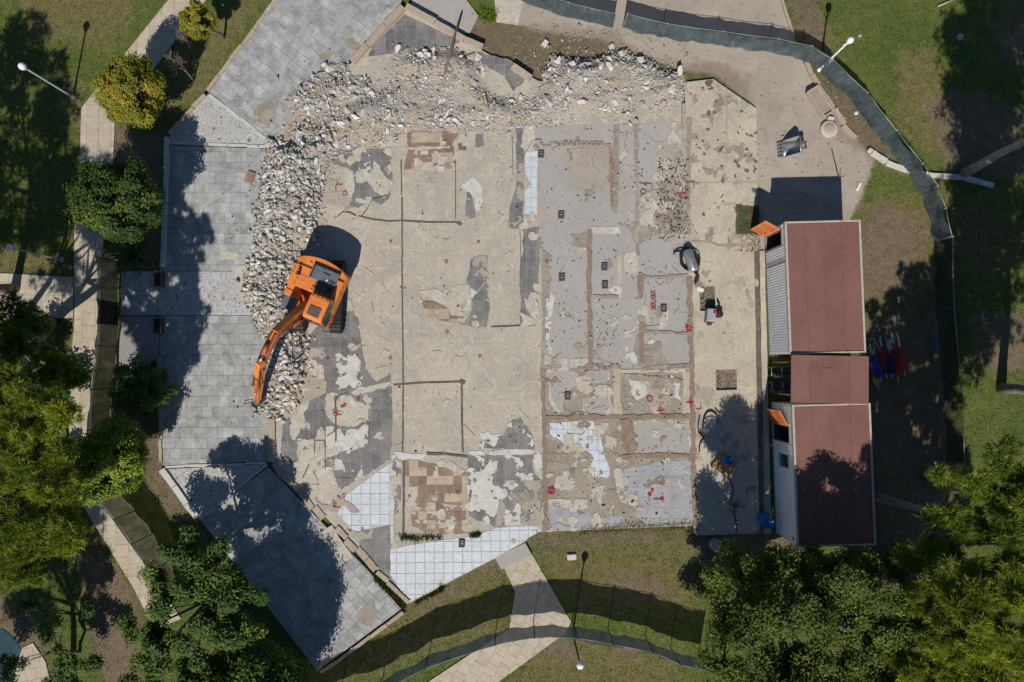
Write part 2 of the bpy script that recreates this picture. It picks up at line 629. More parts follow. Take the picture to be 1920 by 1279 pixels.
MT['blue_tile'] = m_tile('lavender_tile', (0.32, 0.325, 0.34), (0.36, 0.365, 0.375), 0.3, 0.5, dirt=(0.33, 0.31, 0.28), dirt_amt=0.4)
MT['brown_tile'] = m_tile('brown_tile', (0.205, 0.13, 0.09), (0.28, 0.19, 0.13), 0.4, 0.6, c3=(0.46, 0.36, 0.25), c3_p=0.36, dirt=(0.30, 0.25, 0.2), dirt_amt=0.6)
MT['white_tile'] = m_tile('white_tile', (0.60, 0.63, 0.66), (0.55, 0.585, 0.62), 0.14, 0.4, dirt=(0.45, 0.43, 0.39), dirt_amt=0.45)
MT['white_bed'] = m_masonry('white_bed', (0.27, 0.29, 0.31), (0.33, 0.34, 0.35), 2, 15, 0.3)
MT['kerb'] = m_masonry('kerb_stone', (0.47, 0.40, 0.32), (0.40, 0.335, 0.27), 1.5, 14, 0.4, spot_col=(0.2, 0.13, 0.1), rand=0.5, c3=(0.37, 0.27, 0.205))
MT['white_kerb'] = m_masonry('white_kerb', (0.58, 0.57, 0.53), (0.50, 0.49, 0.455), 1.5, 14, 0.4)
MT['rubble'] = m_masonry('broken_concrete', (0.45, 0.43, 0.395), (0.37, 0.35, 0.32), 2.2, 12, 0.2, rand=0.8, c3=(0.29, 0.26, 0.225))
MT['rubble_white'] = m_masonry('broken_plaster', (0.69, 0.675, 0.64), (0.60, 0.58, 0.545), 2.2, 12, 0.2, rand=0.5, c3=(0.42, 0.38, 0.32))
MT['rubble_ochre'] = m_masonry('ochre_lump', (0.42, 0.34, 0.235), (0.37, 0.285, 0.205), 2.2, 12, 0.2, rand=0.4, c3=(0.45, 0.38, 0.29))
MT['dust'] = m_masonry('crushed_dust', (0.42, 0.38, 0.325), (0.335, 0.30, 0.255), 0.8, 16, 0.5, spot_col=(0.22, 0.185, 0.15), bump=0.9, c3=(0.46, 0.35, 0.235), c3_amt=0.38)
MT['mound'] = m_masonry('rubble_fines', (0.41, 0.385, 0.345), (0.32, 0.295, 0.26), 0.6, 16, 0.6, spot_col=(0.19, 0.165, 0.14), bump=1.0, c3=(0.45, 0.34, 0.215), c3_amt=0.5)
MT['redpaint'] = m_plain('red_paint', (0.36, 0.03, 0.05), 0.6, 0.35, 9)
MT['orange'] = m_plain('orange_paint', (0.70, 0.215, 0.045), 0.5, 0.18, 2.4, rust=(0.34, 0.12, 0.045), rust_amt=0.28)
MT['orange_dull'] = m_plain('worn_orange', (0.5, 0.13, 0.035), 0.55, 0.25, 4, rust=(0.10, 0.06, 0.045), rust_amt=0.45)
MT['charcoal'] = m_plain('charcoal_metal', (0.055, 0.06, 0.066), 0.55, 0.25, 4)
MT['slate'] = m_plain('slate_panel', (0.12, 0.135, 0.15), 0.5, 0.2, 3)
MT['black'] = m_plain('black_rubber', (0.014, 0.014, 0.015), 0.7, 0.3, 6)
MT['trackmetal'] = m_plain('track_steel', (0.02, 0.019, 0.018), 0.7, 0.4, 8, rust=(0.12, 0.09, 0.065), rust_amt=0.3)
MT['glass'] = m_plain('tinted_glass', (0.035, 0.05, 0.055), 0.12, 0.1, 2, spec=0.6)
MT['hatch'] = m_plain('roof_hatch', (0.13, 0.085, 0.075), 0.35, 0.15, 3)
MT['steel'] = m_plain('bare_steel', (0.42, 0.42, 0.42), 0.35, 0.2, 5, metal=0.7)
MT['galv'] = m_plain('galvanised', (0.36, 0.37, 0.37), 0.55, 0.15, 5, metal=0.2)
MT['whitepost'] = m_plain('white_post', (0.72, 0.71, 0.67), 0.5, 0.08, 4)
MT['greypost'] = m_plain('grey_post', (0.33, 0.34, 0.35), 0.5, 0.12, 4)
MT['darkpost'] = m_plain('dark_post', (0.035, 0.04, 0.045), 0.5, 0.2, 4)
MT['globe'] = m_plain('lamp_globe', (0.80, 0.80, 0.80), 0.25, 0.03, 4)
MT['whitewall'] = m_plain('white_cabin', (0.80, 0.81, 0.82), 0.55, 0.06, 1.2, rust=(0.42, 0.40, 0.36), rust_amt=0.05)
MT['trim'] = m_plain('cabin_trim', (0.46, 0.40, 0.34), 0.6, 0.15, 2.5, rust=(0.34, 0.22, 0.16), rust_amt=0.3)
MT['door'] = m_plain('orange_wood', (0.52, 0.20, 0.055), 0.5, 0.25, 3)
MT['rust'] = m_plain('rusty_iron', (0.18, 0.085, 0.045), 0.85, 0.4, 6)
MT['wood'] = m_plain('pallet_wood', (0.40, 0.22, 0.10), 0.8, 0.35, 7)
MT['oldwood'] = m_plain('grey_timber', (0.16, 0.115, 0.085), 0.85, 0.3, 7)
MT['blue'] = m_plain('blue_plastic', (0.025, 0.15, 0.42), 0.45, 0.15, 4)
MT['teal'] = m_plain('teal_water', (0.012, 0.05, 0.065), 0.5, 0.3, 1.2)
MT['redcloth'] = m_plain('red_cloth', (0.42, 0.03, 0.035), 0.8, 0.3, 5)
MT['bluecloth'] = m_plain('blue_cloth', (0.02, 0.04, 0.30), 0.8, 0.3, 5)
MT['navycloth'] = m_plain('navy_cloth', (0.012, 0.016, 0.06), 0.8, 0.3, 5)
MT['yellowcloth'] = m_plain('yellow_cloth', (0.50, 0.36, 0.05), 0.8, 0.3, 5)
MT['bark'] = m_plain('tree_bark', (0.155, 0.13, 0.105), 0.9, 0.4, 6)
MT['palebark'] = m_plain('pale_bark', (0.34, 0.305, 0.265), 0.9, 0.35, 6)
MT['pinebark'] = m_plain('pine_bark', (0.22, 0.19, 0.16), 0.9, 0.45, 5)
MT['gravel'] = m_masonry('dark_gravel', (0.13, 0.09, 0.065), (0.20, 0.155, 0.115), 2.5, 22, 0.6, bump=1.0, rand=0.8, c3=(0.30, 0.25, 0.20))
MT['leaf_yellow'] = m_leaf('leaf_yellow', (0.172, 0.184, 0.021), (0.322, 0.31, 0.029), (0.425, 0.322, 0.034))
MT['leaf_green'] = m_leaf('leaf_green', (0.03, 0.067, 0.015), (0.081, 0.135, 0.023), (0.216, 0.259, 0.032), tip_lo=0.72)
MT['leaf_lush'] = m_leaf('leaf_lush', (0.104, 0.182, 0.019), (0.234, 0.338, 0.036), (0.351, 0.416, 0.039))
MT['leaf_deep'] = m_leaf('leaf_deep', (0.049, 0.102, 0.023), (0.109, 0.197, 0.038), (0.218, 0.286, 0.029), tip_lo=0.65)
MT['leaf_olive'] = m_leaf('leaf_olive', (0.058, 0.095, 0.016), (0.137, 0.201, 0.034), (0.222, 0.272, 0.037))
MT['needle'] = m_leaf('pine_needle', (0.135, 0.195, 0.029), (0.303, 0.365, 0.043), (0.479, 0.487, 0.051))
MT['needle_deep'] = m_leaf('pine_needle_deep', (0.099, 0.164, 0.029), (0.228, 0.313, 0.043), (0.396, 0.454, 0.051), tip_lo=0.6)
MT['grassblade'] = m_leaf('grass_blade', (0.055, 0.085, 0.018), (0.12, 0.135, 0.035), (0.22, 0.185, 0.075), trans=0.2, tip_lo=0.6)
MT['twig'] = m_plain('dry_twig', (0.23, 0.185, 0.155), 0.9, 0.3, 6)
MT['scrim'] = m_scrim('green_scrim', (0.095, 0.12, 0.125), 0.10, 0.2, 0.4)
MT['scrim_shade'] = m_scrim('green_scrim_shaded', (0.03, 0.036, 0.036), 0.45, 0.2, 0.4)  # green fabric again, its colour darkened to paint in the shade there
MT['scrim_olive'] = m_scrim('olive_scrim', (0.21, 0.18, 0.13), 0.10, 0.35, 0.5)
MT['scrim_black'] = m_scrim('black_scrim', (0.012, 0.014, 0.018), 0.03, 0.1)
# ------------------------------------------------------------------ ground sheet
def sdist(X, Y, poly):
    """signed distance, positive inside (numpy)"""
    d2 = np.full(X.shape, 1e9)
    ins = np.zeros(X.shape, bool)
    n = len(poly)
    for i in range(n):
        ax, ay = poly[i]; bx, by = poly[(i + 1) % n]
        ex, ey = bx - ax, by - ay
        t = np.clip(((X - ax) * ex + (Y - ay) * ey) / (ex * ex + ey * ey + 1e-12), 0, 1)
        d2 = np.minimum(d2, (X - ax - t * ex) ** 2 + (Y - ay - t * ey) ** 2)
        c = ((ay > Y) != (by > Y)) & (X < (bx - ax) * (Y - ay) / (by - ay + 1e-12) + ax)
        ins ^= c
    d = np.sqrt(d2)
    return np.where(ins, d, -d)

YARD = [(955, -80), (1440, -80), (1467, 0), (1490, 75), (1522, 140), (1560, 200), (1600, 255), (1640, 300), (1615, 370), (1590, 420), (1600, 450),
        (1425, 470), (1415, 200), (1340, 140), (1270, 130), (1180, 100), (1120, 75), (1010, 60), (950, 40)]
SOIL = [
    [(860, 40), (930, 30), (1010, 60), (1020, 170), (960, 170), (880, 90)],
    [(960, 45), (1150, 60), (1200, 100), (1290, 130), (1290, 170), (1000, 160), (960, 110)],
    [(1520, 130), (1610, 200), (1680, 290), (1640, 310), (1560, 240)],
    [(1470, -40), (1530, -20), (1560, 120), (1500, 100)],
    [(1730, 190), (1830, 170), (1960, 230), (1960, 330), (1780, 330)],
    [(1640, 380), (1730, 400), (1740, 480), (1690, 560), (1620, 560), (1610, 430)],
    [(1815, 590), (1960, 580), (1960, 700), (1830, 690)],
    [(1610, 600), (1780, 560), (1790, 1100), (1640, 1100)],
    [(210, 240), (318, 250), (308, 510), (215, 510)],
    [(262, 820), (305, 850), (360, 950), (400, 1030), (330, 990), (268, 910)],
    [(195, 640), (305, 640), (302, 880), (200, 880)],
    [(1280, 990), (1500, 990), (1500, 1060), (1300, 1050)],
    [(770, 1130), (935, 1045), (940, 1065), (790, 1150)],
    [(985, 1000), (1310, 990), (1310, 1012), (1000, 1030)],
    [(1260, 130), (1330, 110), (1400, 145), (1410, 190), (1340, 150)],
    [(130, 1000), (260, 1100), (250, 1300), (190, 1300)],
    [(-30, 1100), (60, 1150), (110, 1300), (40, 1300)],
    [(1020, 1195), (1085, 1200), (1090, 1230), (1030, 1240)], [(1155, 1205), (1200, 1210), (1195, 1240), (1160, 1235)],
    [(1130, 1070), (1240, 1085), (1270, 1120), (1180, 1120)],
    [(1850, 30), (1920, 60), (1960, 150), (1880, 110)],
]
DRY = [
    [(330, 60), (420, 60), (350, 200), (310, 220)], [(390, 40), (470, -40), (520, -40), (395, 170), (320, 250)],
    [(0, -40), (300, -40), (200, 90), (60, 70)], [(120, 150), (160, 160), (150, 250), (115, 230)],
    [(760, 1125), (935, 1050), (960, 1120), (800, 1190), (690, 1230), (620, 1265)],
    [(1000, 1030), (1300, 1010), (1310, 1150), (1080, 1140)],
    [(620, 1290), (930, 1190), (1000, 1150), (940, 1120), (750, 1180)],
    [(1020, 1190), (1280, 1230), (1250, 1330), (920, 1330)],
    [(1500, 20), (1560, 40), (1560, 130), (1500, 100)],
    [(1690, 90), (1760, 100), (1800, 250), (1740, 300), (1680, 230)],
    [(1600, 370), (1760, 370), (1790, 520), (1700, 600), (1620, 600)],
    [(1770, 350), (1920, 420), (1920, 520), (1800, 500)],
    [(1560, 150), (1650, 260), (1700, 330), (1640, 310)],
    [(0, 560), (140, 560), (140, 700), (0, 700)], [(0, 465), (120, 480), (135, 518), (0, 510)],
    [(170, 1010), (290, 1130), (260, 1300), (200, 1300)],
    [(1620, 780), (1700, 740), (1800, 800), (1740, 1000), (1640, 950)],
    [(1960, -40), (1880, -40), (1870, 60), (1960, 90)],
]
dx = np.arange(-28.0, 28.01, 0.2)
dy = np.arange(-19.6, 19.61, 0.2)
far = np.array([30, 34, 42, 60, 95, 160, 300.0])
gx = np.concatenate([-far[::-1], dx, far])
gy = np.concatenate([-far[::-1], dy, far])
GX, GY = np.meshgrid(gx, gy)
def soft(polys, w):
    r = np.zeros(GX.shape)
    for pl in polys:
        d = sdist(GX, GY, PL(pl))
        r = np.maximum(r, np.clip(0.5 + d / w, 0, 1))
    return r
g_yard = soft([YARD], 0.8)
g_soil = soft(SOIL, 1.6)
g_dry = soft(DRY, 2.6)
gz = np.zeros(GX.shape)
inner = (np.abs(GX) < 28) & (np.abs(GY) < 19.5)
ii = np.argwhere(inner)
for (a, c) in ii:
    q = Vector((GX[a, c], GY[a, c], 0))
    gz[a, c] = -0.02 + 0.012 * mnoise.noise(q * 1.3) + 0.006 * mnoise.noise(q * 4.1)
gz[~inner] = -0.02
nr, nc = GX.shape
idx = np.arange(nr * nc).reshape(nr, nc)
quads = np.stack([idx[:-1, :-1], idx[:-1, 1:], idx[1:, 1:], idx[1:, :-1]], -1).reshape(-1, 4)

def m_ground():
    b = NB('ground_cover')
    p = b.pos()
    A = lambda n: b.n('ShaderNodeAttribute', attribute_name=n).outputs['Fac']
    nb = b.noise(p, 0.45, 6, 0.65, 0.5)
    nm = b.noise(p, 2.2, 6, 0.7, 0.3)
    nf = b.noise(p, 13.0, 5, 0.75)
    grass = b.mix(b.mr(nb, 0.35, 0.65), (0.068, 0.112, 0.02), (0.112, 0.138, 0.032))
    grass = b.mix(b.mr(nm, 0.45, 0.72, 0, 0.8), grass, (0.165, 0.15, 0.056))
    dry = b.mix(b.mr(nm, 0.32, 0.68), (0.13, 0.118, 0.042), (0.215, 0.172, 0.082))
    soil = b.mix(b.mr(nm, 0.3, 0.7), (0.135, 0.098, 0.066), (0.215, 0.165, 0.115))
    yard = b.mix(b.mr(nb, 0.35, 0.65), (0.40, 0.35, 0.29), (0.33, 0.285, 0.235))
    yard = b.mix(b.mr(nm, 0.55, 0.72, 0, 0.7), yard, (0.2, 0.15, 0.105))
    def thr(v, n, k=0.75):
        return b.mr(b.math('ADD', v, b.math('MULTIPLY', b.math('SUBTRACT', n, 0.5), k * 2)), 0.36, 0.64)
    mixn = b.math('ADD', b.math('MULTIPLY', nm, 0.65), b.math('MULTIPLY', nf, 0.35))
    col = b.mix(b.math('MULTIPLY', thr(A('dry'), mixn), 0.8), grass, dry)
    col = b.mix(b.math('MULTIPLY', thr(A('soil'), mixn), 0.85), col, soil)
    col = b.mix(1.0, col, b.mix(b.mr(nf, 0.25, 0.75), (0.62,) * 3, (1.36,) * 3), 'MULTIPLY')
    yard = b.mix(1.0, yard, b.mix(b.mr(nf, 0.25, 0.75), (0.87,) * 3, (1.11,) * 3), 'MULTIPLY')
    yd = b.mr(b.math('ADD', A('yard'), b.math('MULTIPLY', b.math('SUBTRACT', mixn, 0.5), 1.1)), 0.4, 0.6)
    col = b.mix(yd, col, b.mix(b.math('MULTIPLY', thr(A('soil'), mixn), 0.75), yard, (0.23, 0.18, 0.13)))
    b.principled(col, 0.95, b.bump(b.math('MULTIPLY', nf, b.mr(yd, 0, 1, 1.0, 0.25)), 0.8, 0.05), spec=0.15)
    return b.m
MT['ground'] = m_ground()
ground = np_mesh('ground', np.stack([GX.ravel(), GY.ravel(), gz.ravel()], 1), quads=quads, mat=MT['ground'],
                 attr={'yard': g_yard.ravel(), 'soil': g_soil.ravel(), 'dry': g_dry.ravel()}, smooth=True)
tag(ground, 'park ground of patchy grass, dry turf and bare soil', kind='structure')

# ------------------------------------------------------------------ paths
def path(name, px, size, ang, label, seed):
    return tile_floor(name, PL(px), size, math.radians(ang), 0.02, MT['path'], MT['pathbed'], gap=0.012, th=0.012, bed=0.08,
                      label=label, piece='paving_slab', seed=seed, offset=0.5)
path('path', [(318, -2), (388, -2), (216, 226), (213, 300), (200, 420), (191, 480), (188, 640), (174, 745), (168, 900), (205, 965),
              (296, 1092), (340, 1160), (290, 1180), (250, 1100), (172, 975), (130, 900), (132, 700), (140, 600), (140, 430), (150, 320), (153, 203)],
     (0.6, 0.6), 90, 'cream slab footpath running down the left side', 3)
path('path', [(-60, 509), (138, 520), (138, 596), (-60, 604)], (0.55, 0.55), -2, 'cream slab footpath branching off to the left edge', 4)
path('path', [(944, 1062), (998, 1040), (1070, 1165), (1062, 1185), (905, 1300), (770, 1300), (955, 1178), (966, 1110)], (0.55, 0.55), 60,
     'cream slab footpath leading up to the foundation from below', 5)
path('path', [(20, 1300), (42, 1215), (62, 1205), (86, 1240), (100, 1300)], (0.5, 0.5), 10, 'short piece of pale path in the bottom left corner', 6)
pool = prism('water', PL([(-40, 1180), (6, 1180), (26, 1196), (44, 1225), (46, 1250), (20, 1300), (-40, 1300)]), -0.1, 0.004, MT['teal'])
tag(pool, 'small teal pond in the bottom left corner', kind='structure')

# ------------------------------------------------------------------ plaza round the foundation
ZP = 0.10
def plaza(px, ang, label, seed, z=ZP, size=0.5):
    return tile_floor('plaza_paving', PL(px, z), size, math.radians(ang), z, MT['plaza'], MT['plazabed'], gap=0.012, th=0.012, bed=0.2,
                      label=label, piece='paving_tile', seed=seed, offset=0.5)
plaza([(562, -60), (392, 174), (508, 266), (520, 258), (752, 8), (760, -60)], -39, 'grey paved plaza on the upper left of the foundation', 11)
plaza([(318, 273), (500, 279), (520, 279), (512, 508), (300, 508)], 0, 'grey paved plaza west of the rubble, upper half', 12)
plaza([(300, 592), (512, 592), (508, 864), (306, 873), (301, 700)], 0, 'grey paved plaza west of the rubble, lower half', 13)
plaza([(503, 876), (376, 975), (595, 1258), (752, 1142), (690, 1070), (587, 963)], -49, 'grey paved plaza below the foundation, half in tree shade', 14)

def m_mosaic():
    b = NB('mosaic_chips')
    p = b.pos()
    v = b.n('ShaderNodeTexVoronoi'); v.inputs['Scale'].default_value = 24.0
    b.l(p, v.inputs['Vector'])
    sep = b.n('ShaderNodeSeparateColor'); b.l(v.outputs['Color'], sep.inputs[0])
    col = b.mix(sep.outputs[0], (0.38, 0.385, 0.385), (0.54, 0.54, 0.53))
    col = b.mix(b.mr(sep.outputs[1], 0.78, 0.82), col, (0.20, 0.20, 0.205))
    col = b.mix(b.mr(b.noise(p, 1.0, 4), 0.4, 0.7, 0, 0.5), col, (0.36, 0.33, 0.28))
    b.principled(col, 0.8, b.bump(v.outputs['Distance'], 0.3, 0.01))
    return b.m
MT['mosaic'] = m_mosaic()
MT['inset'] = m_tile('brown_inset', (0.22, 0.15, 0.10), (0.30, 0.24, 0.18), 0.4, 0.7)
def mosaic(px, label, seed):
    pl = PL(px, ZP)
    o = prism('mosaic_paving', pl, -0.05, ZP + 0.009, MT['mosaic'])
    tag(o, label, kind='structure')
    r = random.Random(seed)
    xs = [a[0] for a in pl]; ys = [a[1] for a in pl]
    me = None
    pts = []
    y = min(ys) + 0.3
    j = 0
    while y < max(ys):
        x = min(xs) + 0.3 + (0.35 if j % 2 else 0)
        while x < max(xs):
            q = (x + r.uniform(-.12, .12), y + r.uniform(-.1, .1))
            if sdist(np.array([q[0]]), np.array([q[1]]), pl)[0] > 0.2 and r.random() < 0.62:
                c, s = math.cos(r.uniform(0, 1.5)) * 0.085, math.sin(r.uniform(0, 1.5)) * 0.085
                sq = [(q[0] + c, q[1] + s), (q[0] - s, q[1] + c), (q[0] - c, q[1] - s), (q[0] + s, q[1] - c)]
                prism('inset_tile', sq, ZP, ZP + 0.015, MT['inset'], o)
            x += 0.7
        y += 0.55
        j += 1
    return o
mosaic([(391, 176), (504, 264), (500, 273), (318, 266), (320, 256)], 'triangle of pale chip mosaic paving with brown insets, upper corner', 21)
mosaic([(228, 509), (512, 509), (512, 591), (226, 591)], 'band of chip mosaic paving entering from the left fence', 22)
mosaic([(306, 880), (500, 871), (374, 972)], 'triangle of pale chip mosaic paving with brown insets, lower corner', 23)
conc = prism('concrete_apron', PL([(225, 593), (299, 593), (299, 668), (282, 680), (222, 720)], ZP), -0.05, ZP + 0.005,
             m_masonry('apron_concrete', (0.33, 0.32, 0.31), (0.27, 0.265, 0.26), 0.6, 12, 0.3))
tag(conc, 'small concrete apron below the mosaic band', kind='structure')

def kerb(name, px, w, z0, z1, mat, label, seglen=0.9, gap=0.02, jit=0.03, missing=0.0, seed=0, z=ZP):
    """run of single kerb stones"""
    r = random.Random(seed)
    pts = [Vector(P(a, b, z)) for a, b in px]
    root = empty(name, (pts[0].x, pts[0].y, z0))
    tag(root, label, 'kerb')
    k = 0
    for i in range(len(pts) - 1):
        d = pts[i + 1] - pts[i]
        L = d.length
        t = d / L
        n = Vector((-t.y, t.x))
        m = max(1, round(L / seglen))
        for j in range(m):
            if r.random() < missing: continue
            a = pts[i] + d * (j / m) + t * gap * r.uniform(.4, 1)
            b = pts[i] + d * ((j + 1) / m) - t * gap * r.uniform(.4, 1)
            o1, o2 = n * r.uniform(-jit, jit), n * r.uniform(-jit, jit)
            ww = w * r.uniform(1 - jit * 2, 1 + jit * 2) / 2
            q = [a + o1 - n * ww, b + o2 - n * ww, b + o2 + n * ww, a + o1 + n * ww]
            q = jag([(c.x - root.location.x, c.y - root.location.y) for c in q], 0.012 + jit * 0.3, 0.15, seed + k)
            prism('kerb_stone', q, 0, z1 - z0 + r.uniform(-0.015, 0.015), mat, root)
            k += 1
    return root
kerb('kerb', [(393, 178), (508, 268)], 0.14, 0.0, 0.15, MT['white_kerb'], 'thin white kerb between grey plaza and upper mosaic triangle', 1.0, seed=1)
kerb('kerb', [(317, 268), (500, 275)], 0.12, 0.0, 0.15, MT['white_kerb'], 'thin white kerb under the upper mosaic triangle', 1.0, seed=2)
kerb('kerb', [(309, 876), (500, 868)], 0.12, 0.0, 0.15, MT['white_kerb'], 'thin white kerb above the lower mosaic triangle', 1.0, seed=3)
kerb('kerb', [(502, 872), (374, 974)], 0.10, 0.0, 0.145, MT['white_kerb'], 'thin kerb along the lower side of the lower mosaic triangle', 1.0, seed=4)
kerb('kerb', [(303, 880), (352, 944), (371, 968)], 0.28, 0.0, 0.22, MT['white_kerb'], 'broad white kerb at the lower left corner of the plaza', 1.2, seed=5)
kerb('kerb', [(315, 258), (313, 330), (309, 430), (306, 502)], 0.20, 0.0, 0.24, MT['white_kerb'], 'pale kerb on the left edge of the plaza behind the round tree', 1.1, seed=6)
kerb('kerb', [(388, 170), (455, 85), (560, -60)], 0.18, 0.0, 0.16, MT['kerb'], 'stone kerb between lawn and plaza at the top left', 0.9, seed=7)
kerb('kerb', [(386, 178), (318, 253)], 0.18, 0.0, 0.2, MT['kerb'], 'stone kerb between dry turf and upper mosaic triangle', 0.9, seed=8)
kerb('kerb', [(601, 1262), (756, 1148)], 0.16, 0.0, 0.13, MT['kerb'], 'stone kerb between plaza tip and the fence lawn', 0.9, seed=9)
kerb('kerb', [(299, 668), (300, 780), (303, 866)], 0.14, 0.0, 0.2, MT['kerb'], 'kerb on the lower left edge of the plaza beside the dark shrub', 1.0, seed=10)

# ------------------------------------------------------------------ foundation slab
ZS = 0.15
SLAB = [(760, 14), (520, 262), (512, 280), (509, 866), (768, 1131), (930, 1046), (985, 1016), (1000, 998), (1298, 986), (1292, 700),
        (1284, 420), (1281, 150), (1200, 152), (1010, 152), (880, 82)]
slab = prism('foundation_slab', PL(SLAB, ZS), -0.1, ZS, MT['cream'])
tag(slab, 'cracked cream floor slab of a demolished building', kind='structure')

def cut_boxes(obj, boxes):
    """cut rectangular pits through a slab"""
    cs = []
    for bx in boxes:
        c = prism('cutter', bx, -0.5, 0.6, None)
        md = obj.modifiers.new('cut', 'BOOLEAN')
        md.operation = 'DIFFERENCE'; md.solver = 'EXACT'; md.object = c
        cs.append(c)
    dg = bpy.context.evaluated_depsgraph_get()
    me = bpy.data.meshes.new_from_object(obj.evaluated_get(dg))
    obj.modifiers.clear()
    obj.data = me
    for c in cs: bpy.data.objects.remove(c, do_unlink=True)

PIT1 = PL([(1311, 536), (1340, 536), (1342, 583), (1313, 583)], ZS)
PIT2 = PL([(1342, 693), (1381, 692), (1382, 731), (1343, 732)], ZS)
yard = prism('yard_slab', PL([(1284, 154), (1338, 148), (1363, 166), (1418, 203), (1421, 300), (1421, 470), (1425, 1000), (1306, 1004), (1300, 700), (1290, 420)], ZS),
             -0.1, ZS - 0.003, MT['strip'])
cut_boxes(yard, [PIT1, PIT2])
tag(yard, 'long cream concrete yard slab east of the foundation', kind='structure')
for pit, m, lab, sd in ((PIT1, MT['rust'], 'rust brown soil in the upper square pit', 5), (PIT2, MT['gravel'], 'dark gravel in the lower square pit', 6)):
    o = prism('gravel_bed', pit, -0.05, 0.03, MT['gravel'])
    tag(o, lab, kind='structure')
CNT = [0]
def lift(extra=0.0):
    CNT[0] += 1
    return ZS + 0.003 + 0.00012 * CNT[0] + extra

def patch(name, px, mat, amp=0.07, extra=0.0, seed=None):
    z = lift(extra)
    if amp <= 0.03:
        return prism(name, jag(PL(px, ZS), amp, 0.11, seed if seed is not None else CNT[0] * 1.37), ZS - 0.02, z, mat, slab)
    return eroded(name, px, mat, amp * 1.5, z, slab, CNT[0])

def eroded(name, px, mat, amp, z, parent, seed, freq=1.5, res=0.055, thr=None, zz=None, hole=0.25):
    pl = PL(px, ZS if zz is None else zz)
    a = np.array(pl)
    X, Y = np.meshgrid(np.arange(a[:, 0].min() - 0.35, a[:, 0].max() + 0.35, res), np.arange(a[:, 1].min() - 0.35, a[:, 1].max() + 0.35, res))
    sd = sdist(X, Y, pl)
    n1 = fbm(X * freq, Y * freq, seed, 5, 0.62)
    if thr is None:
        F = sd + amp * n1 * 0.9
        if hole:
            n2 = fbm(X * 2.6, Y * 2.6, seed + 50, 4, 0.6)
            F = np.minimum(F, (0.95 - hole - n2) * 0.25)
    else:
        F = np.minimum(sd + 0.04 * n1, (n1 - thr) * 0.25)
    F[np.abs(F) < 1e-5] = 1e-5
    return contour_sheet(name, X, Y, F, z, mat, parent)

# grey screed of the small rooms on the east side, and dusty soil between
patch('soil_layer', [(1018, 690), (1298, 692), (1302, 984), (1022, 996)], MT['soil'], 0.03)
patch('room_floor', [(1003, 236), (1288, 228), (1298, 690), (1017, 690), (1015, 500), (1008, 440)], MT['room'], 0.03)

def dark(px, label, seed, amp=0.09, ang=0.4, mt='dark_tile', bed='dark_bed', size=0.5, gap=0.014, miss=0.0, name='grey_tile_floor'):
    z = lift()
    o = tile_floor(name, jag(PL(px, ZS), amp, 0.1, seed), size, math.radians(ang), z, MT[mt], MT[bed], gap=gap, th=0.006, bed=0.02,
                   label=label, seed=seed, miss=miss)
    return o
dark([(758, 27), (700, 85), (690, 106), (742, 100), (832, 92), (866, 78)], 'dark grey tiles left under the apex of the slab', 31, 0.04)
dark([(897, 96), (958, 112), (990, 142), (962, 172), (948, 148), (915, 128), (893, 112)], 'bluish grey tiles beside the timber pole', 32)
dark([(622, 281), (733, 279), (735, 352), (727, 372), (716, 385), (690, 372), (672, 392), (655, 390), (664, 350), (655, 318), (628, 308)],
     'mottled grey tiles in the upper left hall corner', 33)
dark([(718, 222), (750, 224), (752, 243), (744, 262), (712, 274), (684, 276), (696, 252)], 'grey tiles just under the rubble bank', 34)
dark([(969, 232), (984, 236), (981, 330), (980, 428), (951, 428), (956, 390), (968, 350)], 'narrow grey tile strip down the hall edge', 35, 0.05)
dark([(978, 428), (1010, 424), (1012, 500), (1008, 560), (1003, 610), (974, 609), (978, 560), (972, 510), (981, 470)], 'grey tile strip south of the narrow one', 36, 0.08)
dark([(882, 485), (913, 479), (914, 545), (919, 580), (912, 614), (877, 611), (885, 580), (882, 535), (874, 526), (881, 505)], 'isolated grey tile column in the hall centre', 37, 0.06)
dark([(874, 360), (886, 356), (888, 395), (892, 408), (884, 412), (873, 404)], 'small sliver of grey tile left of the white scar', 38, 0.05)
dark([(891, 252), (905, 250), (908, 274), (892, 277)], 'single grey tile remnant under the rubble', 39, 0.05)
dark([(577, 632), (640, 566), (655, 562), (673, 602), (676, 648), (686, 692), (704, 716), (732, 700), (733, 724), (737, 790), (731, 862), (690, 888),
      (640, 918), (630, 905), (575, 868), (545, 870), (526, 845), (530, 790), (560, 775), (566, 700)], 'large dark tile field in front of the excavator', 40)
dark([(898, 826), (945, 815), (962, 790), (975, 783), (996, 818), (1004, 843), (905, 842)], 'dark grey tiles near the lower hall wall', 41)
dark([(876, 856), (1015, 852), (1018, 920), (1012, 978), (930, 986), (880, 968), (878, 900)], 'worn grey tiles beside the brown tile floor', 42)
dark([(736, 862), (753, 862), (752, 935), (740, 968), (735, 960)], 'thin grey tile strip left of the brown tiles', 43, 0.04)
dark([(650, 992), (734, 984), (732, 1078), (766, 1122), (752, 1120), (700, 1052)], 'smooth grey tiles along the lower kerb', 44, 0.04)
dark([(760, 238), (820, 236), (868, 240), (852, 262), (846, 272), (855, 300), (846, 318), (800, 314), (757, 318), (764, 280)], 'brown stained tiles below the rubble bank', 45, 0.06,
     mt='brown_tile', name='brown_tile_floor', miss=0.05)
dark([(756, 862), (784, 864), (830, 872), (874, 886), (876, 940), (872, 985), (884, 1002), (800, 1000), (774, 985), (764, 930)], 'chequered brown tile floor in the lower hall', 46, 0.05,
     mt='brown_tile', name='brown_tile_floor', size=0.42)
